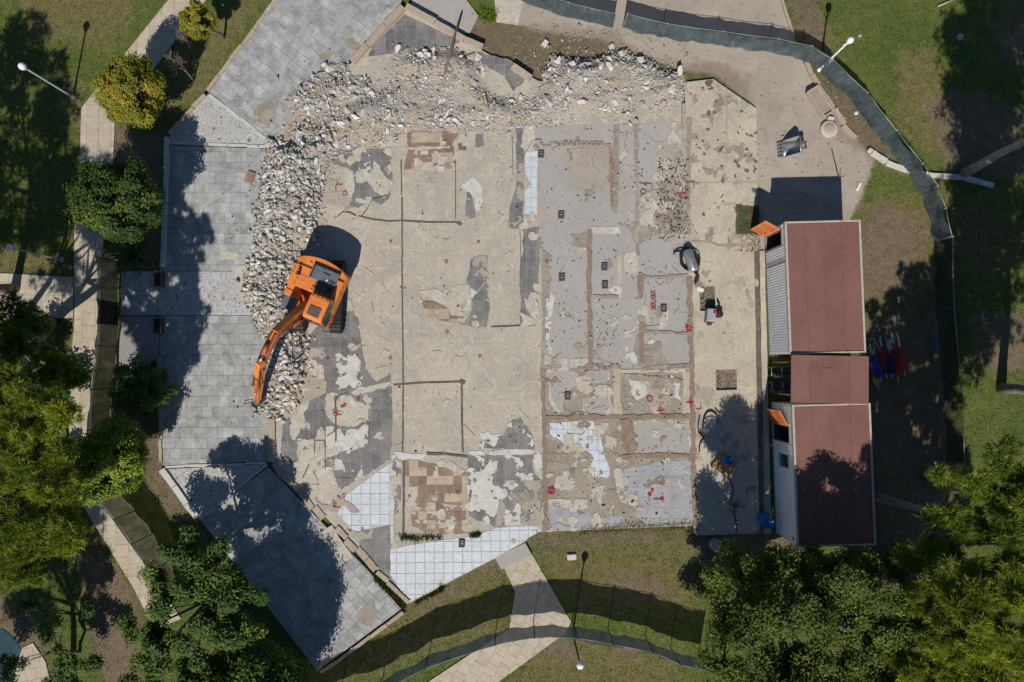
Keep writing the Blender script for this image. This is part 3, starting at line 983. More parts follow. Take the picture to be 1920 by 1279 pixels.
dark([(789, 563), (815, 566), (838, 577), (846, 592), (878, 597), (877, 611), (845, 606), (822, 600), (800, 595)], 'small rust brown tile remnant in the hall centre', 47, 0.05,
     mt='brown_tile', name='brown_tile_floor')
dark([(732, 867), (733, 984), (664, 997), (612, 940), (660, 920), (690, 898)], 'white tile floor along the lower left kerb', 48, 0.05, mt='white_tile', bed='white_bed',
     size=(0.45, 0.5), gap=0.028, name='white_tile_floor')
dark([(732, 1083), (732, 1030), (768, 1022), (830, 1012), (886, 1006), (930, 990), (1008, 985), (1015, 995), (930, 1045), (770, 1127)],
     'broad white tile floor at the bottom corner of the slab', 49, 0.03, mt='white_tile', bed='white_bed', size=(0.45, 0.5), gap=0.028, name='white_tile_floor')
dark([(985, 285), (1008, 283), (1006, 350), (1009, 402), (984, 400), (984, 360), (998, 345), (985, 325)], 'narrow white tile strip at the room edge', 50, 0.04, mt='white_tile', bed='white_bed',
     gap=0.016, name='white_tile_floor')
dark([(1030, 793), (1105, 788), (1120, 800), (1128, 826), (1136, 860), (1145, 882), (1140, 896), (1112, 893), (1105, 880), (1114, 858), (1098, 845), (1060, 832), (1034, 815)],
     'cracked white tile tongue in the lower right rooms', 51, 0.06, mt='white_tile', bed='white_bed', gap=0.018, name='white_tile_floor')
dark([(1166, 880), (1235, 866), (1298, 862), (1299, 900), (1294, 935), (1302, 978), (1215, 984), (1195, 968), (1195, 946), (1172, 935), (1166, 905)],
     'lavender grey tile floor in the lower right room', 52, 0.06, mt='blue_tile', name='grey_tile_floor', gap=0.02)
dark([(1030, 952), (1082, 948), (1106, 962), (1140, 975), (1148, 966), (1172, 968), (1160, 982), (1110, 990), (1034, 995)],
     'pale blue grey tile remnant at the bottom edge', 53, 0.06, mt='blue_tile', name='grey_tile_floor', gap=0.02)

# screed pads that stand in the dusty rooms
for px in ([(1026, 698), (1060, 694), (1082, 706), (1080, 720), (1072, 738), (1056, 748), (1055, 768), (1045, 768), (1034, 745)],
           [(1095, 748), (1140, 744), (1148, 772), (1105, 776), (1095, 765)],
           [(1102, 696), (1142, 694), (1140, 712), (1120, 716), (1102, 714)],
           [(1193, 792), (1285, 790), (1293, 800), (1292, 850), (1190, 848), (1196, 826), (1188, 812)]):
    c = (sum(a for a, b in px) / len(px), sum(b for a, b in px) / len(px))
    patch('mortar_patch', [(c[0] + (a - c[0]) * 1.13, c[1] + (b - c[1]) * 1.13) for a, b in px], MT['cream_patch'], 0.07)
    patch('room_floor', px, MT['room'], 0.03)

# mortar and plaster scars (over the tiles)
E = 0.008
for px, m, am in (
    ([(612, 737), (655, 733), (668, 752), (690, 762), (692, 788), (672, 797), (630, 798), (611, 780)], 'cream_patch', 0.05),
    ([(545, 738), (584, 732), (575, 760), (577, 782), (588, 812), (564, 800), (552, 826), (545, 800), (556, 770)], 'cream_patch', 0.12),
    ([(560, 826), (590, 816), (600, 790), (608, 795), (610, 830), (640, 835), (632, 850), (612, 872), (628, 885), (634, 915), (600, 936), (560, 900), (545, 872), (556, 850)], 'cream_patch', 0.14),
    ([(636, 672), (660, 668), (678, 676), (682, 700), (690, 722), (668, 730), (637, 730)], 'white_patch', 0.26),
    ([(588, 682), (608, 684), (608, 733), (594, 732), (590, 705), (572, 722), (578, 705)], 'cream_patch', 0.1),
    ([(618, 804), (640, 800), (650, 812), (672, 806), (680, 830), (660, 838), (640, 846), (620, 842)], 'white_patch', 0.2),
    ([(610, 836), (640, 828), (645, 846), (622, 852)], 'cream_patch', 0.1),
    ([(676, 870), (682, 872), (680, 896), (668, 900)], 'cream_patch', 0.06),
    ([(655, 735), (690, 725), (735, 716), (735, 722), (700, 732), (670, 742)], 'cream_patch', 0.05),
    ([(673, 310), (700, 300), (724, 322), (734, 345), (722, 366), (704, 362), (690, 340), (672, 330)], 'cream_patch', 0.1),
    ([(648, 316), (660, 322), (664, 350), (656, 380), (650, 360)], 'cream_patch', 0.08),
    ([(664, 282), (678, 280), (676, 305), (664, 302)], 'cream_patch', 0.05),
    ([(712, 262), (750, 256), (752, 274), (714, 276)], 'cream_patch', 0.05),
    ([(752, 274), (790, 276), (845, 272), (846, 280), (800, 281), (754, 282)], 'cream_patch', 0.04),
    ([(788, 305), (812, 304), (812, 320), (790, 322)], 'cream_patch', 0.04),
    ([(820, 312), (834, 312), (832, 322), (820, 320)], 'white_patch', 0.03),
    ([(788, 283), (803, 283), (802, 290), (789, 290)], 'white_patch', 0.02),
    ([(862, 344), (880, 338), (892, 330), (896, 345), (902, 360), (902, 395), (892, 404), (890, 372), (884, 358), (864, 356)], 'white_patch', 0.1),
    ([(738, 848), (780, 850), (796, 852), (790, 862), (748, 862), (742, 880), (738, 1020), (733, 1020), (732, 870)], 'white_patch', 0.06),
    ([(792, 862), (812, 868), (828, 862), (866, 878), (874, 884), (866, 888), (840, 876), (812, 872)], 'cream_patch', 0.05),
    ([(880, 846), (1004, 843), (1014, 848), (1012, 852), (882, 853)], 'white_patch', 0.05),
    ([(892, 866), (920, 858), (924, 880), (915, 905), (945, 930), (952, 960), (928, 978), (905, 968), (885, 960), (880, 920), (896, 890)], 'white_patch', 0.3),
    ([(958, 930), (990, 924), (1000, 945), (980, 960), (962, 955)], 'soil', 0.14),
    ([(1000, 852), (1016, 850), (1016, 900), (1006, 890), (1000, 875)], 'cream_patch', 0.05),
    ([(818, 960), (830, 956), (836, 966), (822, 978)], 'cream_patch', 0.06),
    ([(840, 976), (848, 970), (850, 990), (840, 994)], 'white_patch', 0.05),
    ([(866, 988), (884, 980), (884, 996), (868, 998)], 'cream_patch', 0.05),
    ([(766, 915), (784, 910), (782, 935), (774, 945), (768, 960), (762, 940)], 'cream_patch', 0.07),
    ([(900, 812), (930, 808), (940, 818), (925, 835), (908, 832)], 'white_patch', 0.12),
    ([(975, 585), (1010, 600), (1003, 612), (975, 610)], 'cream_patch', 0.05),
    ([(983, 560), (1000, 552), (1012, 575), (1010, 605), (1000, 600)], 'cream_patch', 0.06),
    ([(880, 536), (896, 548), (884, 560)], 'white_patch', 0.05),
    ([(778, 545), (876, 535), (884, 562), (876, 596), (846, 590), (836, 574), (812, 562)], 'cream_patch', 0.05),
    # right rooms
    ([(1030, 540), (1040, 560), (1036, 600), (1030, 640), (1040, 660), (1028, 664), (1022, 600), (1018, 540)], 'white_patch', 0.08),
    ([(1020, 665), (1065, 672), (1062, 684), (1018, 686)], 'cream_patch', 0.06),
    ([(1070, 674), (1102, 672), (1104, 686), (1070, 686)], 'cream_patch', 0.03),
    ([(1060, 460), (1102, 462), (1100, 478), (1088, 476), (1072, 468)], 'cream_patch', 0.07),
    ([(1104, 426), (1146, 425), (1146, 437), (1104, 438)], 'cream_patch', 0.02),
    ([(1144, 424), (1162, 422), (1164, 436), (1146, 437)], 'white_patch', 0.06),
    ([(1158, 480), (1165, 474), (1166, 560), (1158, 560)], 'strip', 0.02),
    ([(1168, 474), (1194, 472), (1200, 500), (1196, 515), (1174, 515), (1170, 495)], 'cream_patch', 0.05),
    ([(1136, 540), (1160, 536), (1162, 552), (1140, 548)], 'white_patch', 0.05),
    ([(1194, 580), (1210, 574), (1218, 590), (1218, 616), (1240, 622), (1215, 618), (1208, 600), (1196, 612), (1186, 632), (1168, 634), (1170, 622), (1190, 614)], 'cream_patch', 0.06),
    ([(1168, 646), (1182, 644), (1180, 660), (1195, 668), (1192, 678), (1168, 676)], 'white_patch', 0.08),
    ([(1216, 630), (1228, 638), (1236, 670), (1244, 682), (1224, 664), (1214, 645)], 'white_patch', 0.06),
    ([(1238, 580), (1252, 582), (1252, 612), (1236, 616)], 'cream_patch', 0.05),
    ([(1178, 705), (1200, 700), (1212, 735), (1196, 755), (1184, 742)], 'white_patch', 0.08),
    ([(1258, 705), (1272, 712), (1276, 750), (1264, 745)], 'white_patch', 0.08),
    ([(1280, 694), (1294, 696), (1296, 780), (1280, 778)], 'strip', 0.02),
    ([(1150, 690), (1166, 692), (1168, 780), (1150, 778)], 'strip', 0.02),
    ([(1160, 693), (1282, 692), (1282, 698), (1162, 700)], 'cream_patch', 0.04),
    ([(1080, 705), (1100, 702), (1104, 716), (1148, 722), (1146, 742), (1098, 744), (1088, 735)], 'cream_patch', 0.1),
    ([(1220, 704), (1262, 706), (1260, 760), (1225, 770), (1215, 740)], 'dust', 0.15),
    ([(1042, 890), (1062, 882), (1078, 905), (1068, 918), (1042, 914)], 'cream_patch', 0.1),
    ([(1046, 890), (1056, 890), (1056, 906), (1045, 905)], 'blue_tile', 0.04),
    ([(1152, 880), (1164, 876), (1168, 935), (1196, 940), (1196, 948), (1166, 942), (1156, 910)], 'cream_patch', 0.05),
    ([(1055, 835), (1080, 832), (1105, 845), (1085, 852), (1060, 848)], 'strip', 0.08),
    ([(1120, 795), (1145, 800), (1150, 835), (1140, 845), (1126, 820)], 'cream_patch', 0.16),
    ([(1118, 920), (1132, 922), (1128, 945), (1120, 942)], 'cream_patch', 0.05),
    ([(1028, 938), (1100, 936), (1104, 950), (1030, 954)], 'cream_patch', 0.06),
    ([(1010, 330), (1030, 420), (1014, 440), (1008, 400)], 'dust', 0.05),
    ([(1205, 395), (1250, 390), (1262, 410), (1230, 430), (1200, 420)], 'cream_patch', 0.1),
    ([(1230, 270), (1290, 260), (1290, 330), (1250, 345), (1240, 310)], 'dust', 0.12),
    ([(1240, 330), (1288, 335), (1288, 440), (1240, 440), (1225, 400), (1236, 370)], 'soil', 0.14),
    ([(1190, 420), (1230, 425), (1215, 450), (1192, 452)], 'soil', 0.1),
    ([(1020, 470), (1032, 480), (1030, 560), (1018, 560)], 'soil', 0.06),
    ([(1070, 440), (1100, 432), (1104, 462), (1076, 458)], 'soil', 0.06),
    ([(1195, 590), (1212, 590), (1216, 612), (1204, 640), (1236, 645), (1238, 672), (1262, 690), (1196, 688), (1184, 655), (1196, 625)], 'soil', 0.08),
    ([(985, 232), (1002, 235), (1002, 262), (992, 285), (976, 275), (978, 250)], 'cream_patch', 0.05),
    ([(1062, 280), (1140, 276), (1142, 348), (1110, 362), (1070, 350)], 'dust', 0.05),
    ([(1018, 850), (1160, 850), (1160, 870), (1140, 845), (1100, 860), (1020, 880)], 'soil', 0.08),
):
    patch('mortar_patch', px, MT[m], am, E)

# worn films of mortar over the tiled fields
for px, m, thr, fr in (
    ([(577, 632), (640, 566), (655, 562), (673, 602), (676, 648), (686, 692), (640, 690), (560, 720)], 'cream_patch', 0.75, 1.6),
    ([(560, 660), (610, 650), (612, 735), (560, 760)], 'dust', 0.35, 0.9),
    ([(610, 800), (690, 796), (690, 840), (640, 880), (610, 880)], 'white_patch', 0.1, 2.2),
    ([(690, 730), (735, 720), (735, 860), (640, 915), (640, 850)], 'cream_patch', 0.75, 1.8),
    ([(622, 281), (733, 279), (735, 352), (716, 385), (672, 392), (655, 318)], 'cream_patch', 0.42, 2.0),
    ([(600, 290), (660, 300), (655, 400), (610, 440), (590, 430)], 'dust', 0.05, 0.8),
    ([(876, 856), (1015, 852), (1018, 920), (1012, 978), (930, 986), (880, 968)], 'white_patch', 0.5, 2.0),
    ([(940, 900), (1015, 900), (1012, 985), (930, 986)], 'dust', 0.05, 1.0),
    ([(898, 826), (962, 790), (996, 818), (1004, 843), (905, 842)], 'white_patch', 0.5, 1.8),
    ([(756, 862), (874, 886), (876, 940), (884, 1002), (774, 985)], 'cream_patch', 0.95, 2.0),
    ([(760, 940), (884, 950), (884, 1004), (774, 1000)], 'cream_patch', 0.5, 2.2),
    ([(736, 862), (753, 862), (752, 935), (735, 960)], 'cream_patch', 0.1, 2.6),
    ([(760, 238), (868, 240), (855, 318), (757, 318)], 'cream_patch', 0.6, 2.2),
    ([(882, 485), (913, 479), (919, 580), (912, 614), (877, 611)], 'dust', 0.5, 1.6),
    ([(978, 428), (1010, 424), (1012, 500), (1003, 610), (974, 609)], 'cream_patch', 0.7, 1.8),
    ([(969, 232), (984, 236), (980, 428), (951, 428)], 'dust', 0.45, 1.5),
    ([(789, 563), (878, 597), (877, 611), (800, 595)], 'cream_patch', 0.6, 2.4),
    ([(612, 940), (733, 900), (733, 984), (664, 997)], 'cream_patch', 1.15, 1.5),
    ([(732, 1083), (732, 1030), (886, 1006), (1015, 995), (770, 1127)], 'dust', 1.2, 1.6),
    ([(650, 992), (734, 984), (732, 1078), (766, 1122), (700, 1052)], 'dust', 0.35, 1.0),
    ([(1030, 793), (1120, 800), (1145, 882), (1105, 880), (1034, 815)], 'cream_patch', 1.0, 2.2),
    ([(1166, 880), (1298, 862), (1302, 978), (1195, 968)], 'dust', 1.15, 1.4),
    ([(1003, 236), (1288, 228), (1298, 690), (1017, 690)], 'soil', 1.0, 1.2),
    ([(1150, 236), (1288, 228), (1290, 450), (1190, 450)], 'cream_patch', 0.6, 1.3),
    ([(1020, 440), (1104, 440), (1104, 690), (1018, 690)], 'cream_patch', 0.95, 1.6),
    ([(1110, 570), (1290, 570), (1296, 690), (1110, 690)], 'cream_patch', 1.05, 1.6),
    ([(1018, 690), (1298, 692), (1302, 984), (1022, 996)], 'cream_patch', 0.75, 1.8),
    ([(1018, 690), (1298, 692), (1302, 984), (1022, 996)], 'brickstub', 0.95, 1.4),
    ([(620, 240), (960, 240), (1010, 430), (1010, 840), (740, 850), (740, 700), (680, 690), (660, 540), (600, 440)], 'cream_patch', 1.1, 1.0),
    ([(620, 240), (960, 240), (1010, 430), (1010, 840), (740, 850), (740, 700), (680, 690), (660, 540), (600, 440)], 'dust', 1.3, 0.8),
    ([(540, 870), (620, 850), (640, 930), (720, 1000), (640, 1000)], 'dust', 0.5, 1.2),
):
    eroded('mortar_film', px, MT[m], 0, lift(E + 0.001), slab, CNT[0], fr, 0.065 if len(px) > 6 else 0.055, thr)

# ------------------------------------------------------------------ stubs of brick walls, service grooves, joints
def stub(name, px, w, mat, h=0.012, jit=0.7):
    z = lift(E + h)
    ribbon(name, PL(px, ZS), w / 38.8, ZS - 0.02, z, mat, slab, jit, 0.1, CNT[0] * 0.7)
for px, w, m in (
    ([(1106, 430), (1104, 520), (1106, 600), (1108, 690)], 9, 'brickstub'), ([(1019, 470), (1020, 560), (1017, 690)], 7, 'soil'),
    ([(1018, 690), (1020, 800), (1022, 880), (1023, 996)], 8, 'brickstub'), ([(1292, 222), (1290, 330), (1291, 440)], 8, 'soil'),
    ([(1292, 520), (1294, 600), (1297, 700), (1299, 800), (1301, 900), (1305, 1000)], 9, 'brickstub'),
    ([(1192, 235), (1194, 330), (1196, 440), (1196, 480)], 7, 'soil'), ([(1200, 512), (1201, 560)], 9, 'brickstub'), ([(1202, 605), (1203, 680)], 9, 'brickstub'),
    ([(1203, 519), (1245, 521), (1290, 516)], 6, 'soil'), ([(1206, 622), (1250, 624), (1296, 626)], 6, 'soil'),
    ([(1112, 558), (1160, 557)], 7, 'soil'), ([(1020, 688), (1052, 688)], 7, 'soil'), ([(1205, 692), (1250, 688), (1292, 686)], 7, 'soil'),
    ([(1022, 784), (1080, 783), (1160, 782), (1295, 780)], 9, 'brickstub'), ([(1172, 786), (1178, 820), (1180, 850)], 22, 'brickstub'),
    ([(1165, 857), (1230, 854), (1300, 855)], 8, 'brickstub'), ([(1165, 700), (1167, 776)], 6, 'soil'),
    ([(1155, 236), (1157, 330), (1153, 400)], 9, 'soil'), ([(1002, 273), (1008, 280)], 9, 'soil'), ([(1170, 706), (1280, 716)], 9, 'soil'),
):
    stub('wall_stub', px, w, MT[m])
for px, w in (
    ([(754, 370), (754, 500), (755, 600), (756, 720), (755, 848)], 2.6), ([(672, 405), (700, 412), (730, 415), (754, 414)], 2.6), ([(756, 414), (800, 417), (858, 417)], 2.4),
    ([(858, 417), (866, 421)], 6), ([(738, 722), (790, 718), (862, 716)], 2.8), ([(862, 714), (872, 718)], 7), ([(866, 722), (866, 790), (868, 848)], 3.6),
    ([(629, 748), (630, 800), (630, 828)], 3), ([(632, 744), (652, 736)], 2.2), ([(628, 744), (634, 748)], 7), ([(630, 806), (613, 818)], 2),
    ([(921, 613), (975, 611)], 2.6), ([(757, 864), (757, 940), (756, 1004)], 4), ([(800, 850), (840, 852), (876, 856)], 5), ([(854, 300), (854, 410)], 1.6), ([(862, 270), (862, 279), (874, 279)], 6),
    ([(697, 374), (712, 370), (725, 366)], 2.4), ([(634, 405), (642, 398), (655, 398), (668, 405)], 2.2), ([(678, 405), (686, 395), (692, 386), (698, 374)], 1.6),
    ([(590, 826), (608, 826), (610, 840)], 1.6), ([(610, 800), (610, 880)], 1.6), ([(590, 818), (590, 850)], 1.8), ([(568, 896), (580, 870)], 2.2),
    ([(978, 300), (1000, 262)], 1), ([(975, 430), (977, 520)], 1), ([(960, 255), (962, 330)], 1), ([(1003, 262), (1015, 262)], 1.6), ([(752, 300), (753, 366)], 2),
):
    z = lift(E)
    ribbon('floor_groove', PL(px, ZS), w / 38.8, ZS - 0.01, z, MT['groove'], slab, 0.5, 0.09, CNT[0] * 0.9)
for px, w in (([(1296, 452), (1335, 454), (1345, 460), (1425, 458)], 4), ([(1362, 150), (1363, 260)], 1.2), ([(1300, 342), (1420, 342)], 1.2)):
    z = ZS + 0.004
    ribbon('floor_groove', PL(px, ZS), w / 38.8, ZS - 0.01, z, MT['soil'], yard, 0.6, 0.09, w)

# hairline cracks and scratches over hall, rooms and yard
cr = random.Random(77)
ch = []
for k in range(95):
    zone = cr.choice(((1020, 1290, 240, 690), (1020, 1290, 240, 690), (1020, 1295, 700, 980), (560, 730, 560, 900)))
    x, y = cr.uniform(zone[0], zone[1]), cr.uniform(zone[2], zone[3])
    a = cr.choice((0, 0, math.pi / 2, cr.uniform(0, 3.14)))
    pts = [(x, y)]
    for j in range(cr.randint(2, 7)):
        a += cr.gauss(0, 0.35)
        x += math.cos(a) * cr.uniform(3, 8); y += math.sin(a) * cr.uniform(3, 8)
        pts.append((x, y))
    L, R = ribbon_poly(PL(pts, ZS), cr.uniform(0.008, 0.022), 0.6, 0.07, k)
    n = len(L); z = ZS + 0.034 + 0.00001 * k
    ch.append(([(p.x, p.y, z) for p in L] + [(p.x, p.y, z) for p in R], [(i, n + i, n + i + 1, i + 1) for i in range(n - 1)]))
o = multi('floor_crack', ch, MT['crack'], slab); o['kind'] = 'stuff'
ch = []
for k in range(26):
    x, y = cr.uniform(640, 980), cr.uniform(430, 830)
    a = cr.choice((1.57, 1.4, 2.2, 0.9)) + cr.gauss(0, 0.15)
    l = cr.uniform(8, 34)
    L, R = ribbon_poly(PL([(x, y), (x + math.cos(a) * l * 0.5 + cr.gauss(0, 1), y + math.sin(a) * l * 0.5), (x + math.cos(a) * l, y + math.sin(a) * l)], ZS), cr.uniform(0.02, 0.05), 0.6, 0.07, k)
    n = len(L); z = ZS + 0.03 + 0.00001 * k
    ch.append(([(p.x, p.y, z) for p in L] + [(p.x, p.y, z) for p in R], [(i, n + i, n + i + 1, i + 1) for i in range(n - 1)]))
o = multi('floor_scratch', ch, MT['cream_patch'], slab); o['kind'] = 'stuff'

# red brick courses laid bare: single bricks
def bricks(px, n_rows, L=0.24, W=0.11, seed=0):
    r = random.Random(seed)
    pts = [Vector(P(a, b, ZS)) for a, b in px]
    for i in range(len(pts) - 1):
        d = pts[i + 1] - pts[i]; t = d.normalized(); n = Vector((-t.y, t.x))
        for row in range(n_rows):
            s = (0.5 if row % 2 else 0) * L
            while s < d.length - 0.1:
                if r.random() > 0.16:
                    c = pts[i] + t * (s + L / 2) + n * (row - (n_rows - 1) / 2) * (W + 0.012)
                    a = math.atan2(t.y, t.x) + r.gauss(0, 0.05)
                    u = Vector((math.cos(a), math.sin(a))); w = Vector((-u.y, u.x))
                    l2, w2 = (L - 0.015) / 2 * r.uniform(0.7, 1), W / 2
                    q = [c + u * l2 * sx + w * w2 * sy for sx, sy in ((-1, -1), (1, -1), (1, 1), (-1, 1))]
                    z1 = ZS + 0.042 + r.uniform(-0.012, 0.012)
                    prism('brick', [(p.x, p.y) for p in q], ZS - 0.01, z1, MT['brick'], slab)
                s += L
bricks([(1006, 272), (1072, 269), (1142, 270)], 2, seed=1)
bricks([(1146, 276), (1148, 340), (1150, 395)], 2, seed=2)
bricks([(1067, 280), (1069, 310)], 2, seed=3)
bricks([(1082, 688), (1162, 687)], 2, seed=4)
bricks([(1250, 690), (1290, 687)], 1, seed=5)
bricks([(1200, 516), (1201, 556)], 2, seed=6)

# ------------------------------------------------------------------ red survey marks sprayed on the floor
def strokes(name, segs, w=0.055, host=None, zz=None):
    ch = []
    z = zz or lift(E + 0.018)
    for k, s in enumerate(segs):
        L, R = ribbon_poly(s, w, 0.25, 0.06, k + CNT[0])
        n = len(L)
        v = [(p.x, p.y, z) for p in L] + [(p.x, p.y, z) for p in R]
        ch.append((v, [(i, n + i, n + i + 1, i + 1) for i in range(n - 1)]))
    return multi(name, ch, MT['redpaint'], host or slab)
def circ(cx, cy, r, n=14):
    c = Vector(P(cx, cy, ZS))
    return [(c.x + r * math.cos(2 * math.pi * k / n), c.y + r * math.sin(2 * math.pi * k / n)) for k in range(n + 1)]
for cx, cy in ((837, 491), (838, 623), (1025, 490), (1026, 621), (858, 924), (672, 747), (1165, 0)):
    if cy > 0:
        strokes('paint_mark', [circ(cx, cy, 0.08), PL([(cx - .6, cy - 1.5), (cx + .6, cy + 1.5)], ZS)], 0.025)
for cx, cy in ((733, 453), (897, 454), (732, 672), (900, 668), (615, 672), (768, 930), (641, 762)):
    strokes('paint_mark', [PL([(cx - 2.5, cy - 2.5), (cx + 2.5, cy + 2.5)], ZS), PL([(cx + 2.5, cy - 2.5), (cx - 2.5, cy + 2.5)], ZS)], 0.028)
strokes('paint_mark', [PL([(630, 360), (630, 347), (642, 347)], ZS)], 0.037)
strokes('paint_mark', [circ(647, 363, 0.1)], 0.031)
strokes('paint_mark', [PL([(631, 765), (630, 790)], ZS), circ(630, 777, 0.09), PL([(632, 778), (642, 778)], ZS)], 0.034)
strokes('paint_mark', [PL([(641, 765), (648, 757)], ZS), circ(646, 760, 0.07)], 0.034)
strokes('paint_mark', [PL([(626, 936), (626, 951), (638, 951)], ZS), circ(628, 946, 0.07)], 0.034)
strokes('paint_mark', [circ(645, 930, 0.07), PL([(634, 930), (640, 936)], ZS)], 0.034)
strokes('paint_mark', [PL([(1203, 345), (1222, 345), (1222, 356)], ZS)], 0.040)
strokes('paint_mark', [circ(1206, 360, 0.12), PL([(1203, 364), (1200, 370)], ZS)], 0.037)
strokes('paint_mark', [PL([(1288, 342), (1300, 342), (1300, 354)], ZS)], 0.040, zz=ZS + 0.06)
strokes('paint_mark', [circ(1279, 366, 0.14), PL([(1272, 370), (1285, 360)], ZS)], 0.043)
strokes('paint_mark', [PL([(1238, 754), (1238, 768)], ZS), circ(1238, 769, 0.1), PL([(1230, 770), (1246, 770)], ZS)], 0.034)
strokes('paint_mark', [circ(1218, 748, 0.14)], 0.043)
strokes('paint_mark', [PL([(1305, 767), (1314, 767), (1314, 755)], ZS)], 0.037, host=yard, zz=ZS + 0.03)
strokes('paint_mark', [PL([(1286, 755), (1300, 753)], ZS), PL([(1292, 748), (1294, 762)], ZS), PL([(1295, 742), (1296, 775)], ZS)], 0.056)
strokes('paint_mark', [PL([(1225, 936), (1242, 936), (1242, 924)], ZS), circ(1241, 935, 0.07)], 0.040)
strokes('paint_mark', [circ(1218, 927, 0.07), circ(1223, 919, 0.05), PL([(1215, 926), (1221, 928)], ZS)], 0.050)
strokes('paint_mark', [circ(1034, 920, 0.16), circ(1033, 921, 0.09)], 0.056)
strokes('paint_mark', [circ(1291, 616, 0.13), PL([(1285, 608), (1294, 622)], ZS)], 0.056)
# the sprayed figures 100/100, read from top to bottom
def glyph(ch, x0, y0, s):
    w, h = s * 0.62, s
    if ch == '1': g = [[(0.1, 0.25), (0.5, 0), (0.5, 1)], [(0.15, 1), (0.85, 1)]]
    elif ch == '/': g = [[(0.95, 0), (0.05, 1)]]
    else: g = [[(0.5 + 0.42 * math.cos(a), 0.5 + 0.5 * math.sin(a)) for a in [2 * math.pi * k / 12 for k in range(13)]]]
    # text runs down the picture: glyph x -> image +y, glyph y -> image -x
    return [PL([(x0 - b * h, y0 + a * w) for a, b in q], ZS) for q in g]
seg = []
yy = 545.0
for chh in '100/100':
    seg += glyph(chh, 1229, yy, 9.0)
    yy += 5.2
strokes('paint_text', seg, 0.03)

# dark floor boxes and drains set in the screed
def floor_box(px, py, w=0.26, h=0.3, cov='charcoal'):
    c = P(px, py, ZS)
    root = empty('floor_box', (c[0], c[1], ZS))
    bm = bmesh.new()
    fw = 0.045
    for sx, sy, lx, ly in ((0, h / 2, w, fw), (0, -h / 2, w, fw), (w / 2, 0, fw, h), (-w / 2, 0, fw, h)):
        m = bmesh.ops.create_cube(bm, size=1.0)
        bmesh.ops.scale(bm, vec=(lx, ly, 0.09), verts=m['verts'])
        bmesh.ops.translate(bm, vec=(sx, sy, 0.045), verts=m['verts'])
    bm_link('frame', bm, MT['oldwood'], root)
    box('cover', (w - fw * 1.2, h - fw * 1.2, 0.06), (0, 0, 0.03), MT[cov], root)
    box('grip', (0.07, 0.06, 0.02), (0.01, 0.02, 0.068), MT['galv'], root)
    return root
for (bx, by, lab) in ((1052, 404, 'small dark floor box south of the sandy pit'), (1014, 290, 'small dark floor box beside the narrow white tile strip'),
                      (1053, 521, 'small dark floor box in the long grey room'), (1133, 501, 'upper of two dark floor boxes in the middle room'),
                      (1134, 535, 'lower of two dark floor boxes in the middle room'), (1244, 579, 'dark floor box beside the sprayed red figures'),
                      (866, 1019, 'square floor box in the broad white tile floor'), (1064, 743, 'dark floor box in the dusty room')):
    tag(floor_box(bx, by), lab, 'floor box', 'floor boxes in the slab')

# kerbs round the slab
kerb('kerb', [(757, 16), (690, 88), (661, 118)], 0.34, 0.0, 0.34, MT['kerb'], 'pinkish stone kerb on the upper left slab edge', 1.1, seed=20)
kerb('kerb', [(763, 16), (818, 46), (872, 78), (905, 94)], 0.26, 0.0, 0.42, MT['kerb'], 'pale stone kerb on the upper right of the slab apex', 1.3, seed=21)
kerb('kerb', [(960, 128), (996, 150)], 0.3, 0.0, 0.4, MT['kerb'], 'loose piece of pale kerb beside the big rubble heap', 1.2, seed=22)
kerb('kerb', [(512, 784), (510, 866)], 0.32, 0.0, 0.26, MT['kerb'], 'stone kerb on the left slab edge below the excavator arm', 1.0, seed=23)
kerb('kerb', [(512, 870), (588, 952), (650, 1010), (706, 1068)], 0.3, 0.0, 0.21, MT['kerb'], 'broken pinkish kerb on the lower left slab edge', 0.8, jit=0.08, missing=0.1, seed=24)
kerb('kerb', [(708, 1070), (766, 1130)], 0.2, 0.0, 0.23, MT['kerb'], 'narrow weedy kerb near the bottom tip of the slab', 0.8, jit=0.06, missing=0.12, seed=25)
kerb('kerb', [(520, 262), (566, 208)], 0.22, 0.0, 0.24, MT['kerb'], 'short reddish kerb by the upper mosaic triangle', 0.9, seed=26)
kerb('kerb', [(1281, 196), (1282, 245)], 0.16, 0.0, 0.3, MT['kerb'], 'thin kerb between rubble and yard slab', 1.0, seed=27)
o = prism('threshold_slab', PL([(928, 1046), (985, 1018), (997, 1040), (940, 1068)], 0.1), -0.05, 0.115, MT['room'])
tag(o, 'pale grey threshold slab at the head of the lower path', kind='structure')
o = prism('concrete_apron', PL([(775, -20), (860, -20), (897, 30), (880, 64), (850, 58), (770, 14)], 0.05), -0.05, 0.06, MT['room'])
tag(o, 'bare concrete apron right of the slab apex', kind='structure')
o = prism('concrete_apron', PL([(925, -20), (985, -20), (972, 46), (930, 40)], 0.05), -0.05, 0.05, MT['cream_patch'])
tag(o, 'pale broken concrete apron at the top edge', kind='structure')
o = prism('trench', jag(PL([(1414, 470), (1423, 470), (1432, 1000), (1424, 1000)], ZS), 0.02, 0.15, 3), -0.05, ZS + 0.002, MT['groove'])
tag(o, 'narrow dark drainage trench along the cabins', kind='structure')
o = prism('concrete_apron', jag(PL([(1424, 470), (1434, 470), (1446, 1000), (1433, 1000)], 0.05), 0.03, 0.2, 4), -0.05, 0.06, MT['strip'])
tag(o, 'thin concrete strip between trench and cabins', kind='structure')
o = prism('lawn_patch', jag(PL([(1380, 384), (1422, 384), (1422, 440), (1380, 438)], ZS), 0.06, 0.12, 5), -0.05, ZS + 0.006,
          m_masonry('moss', (0.06, 0.072, 0.026), (0.115, 0.10, 0.055), 2.2, 14, 0.5, bump=0.8))
tag(o, 'mossy green square of turf in the yard slab', kind='structure')
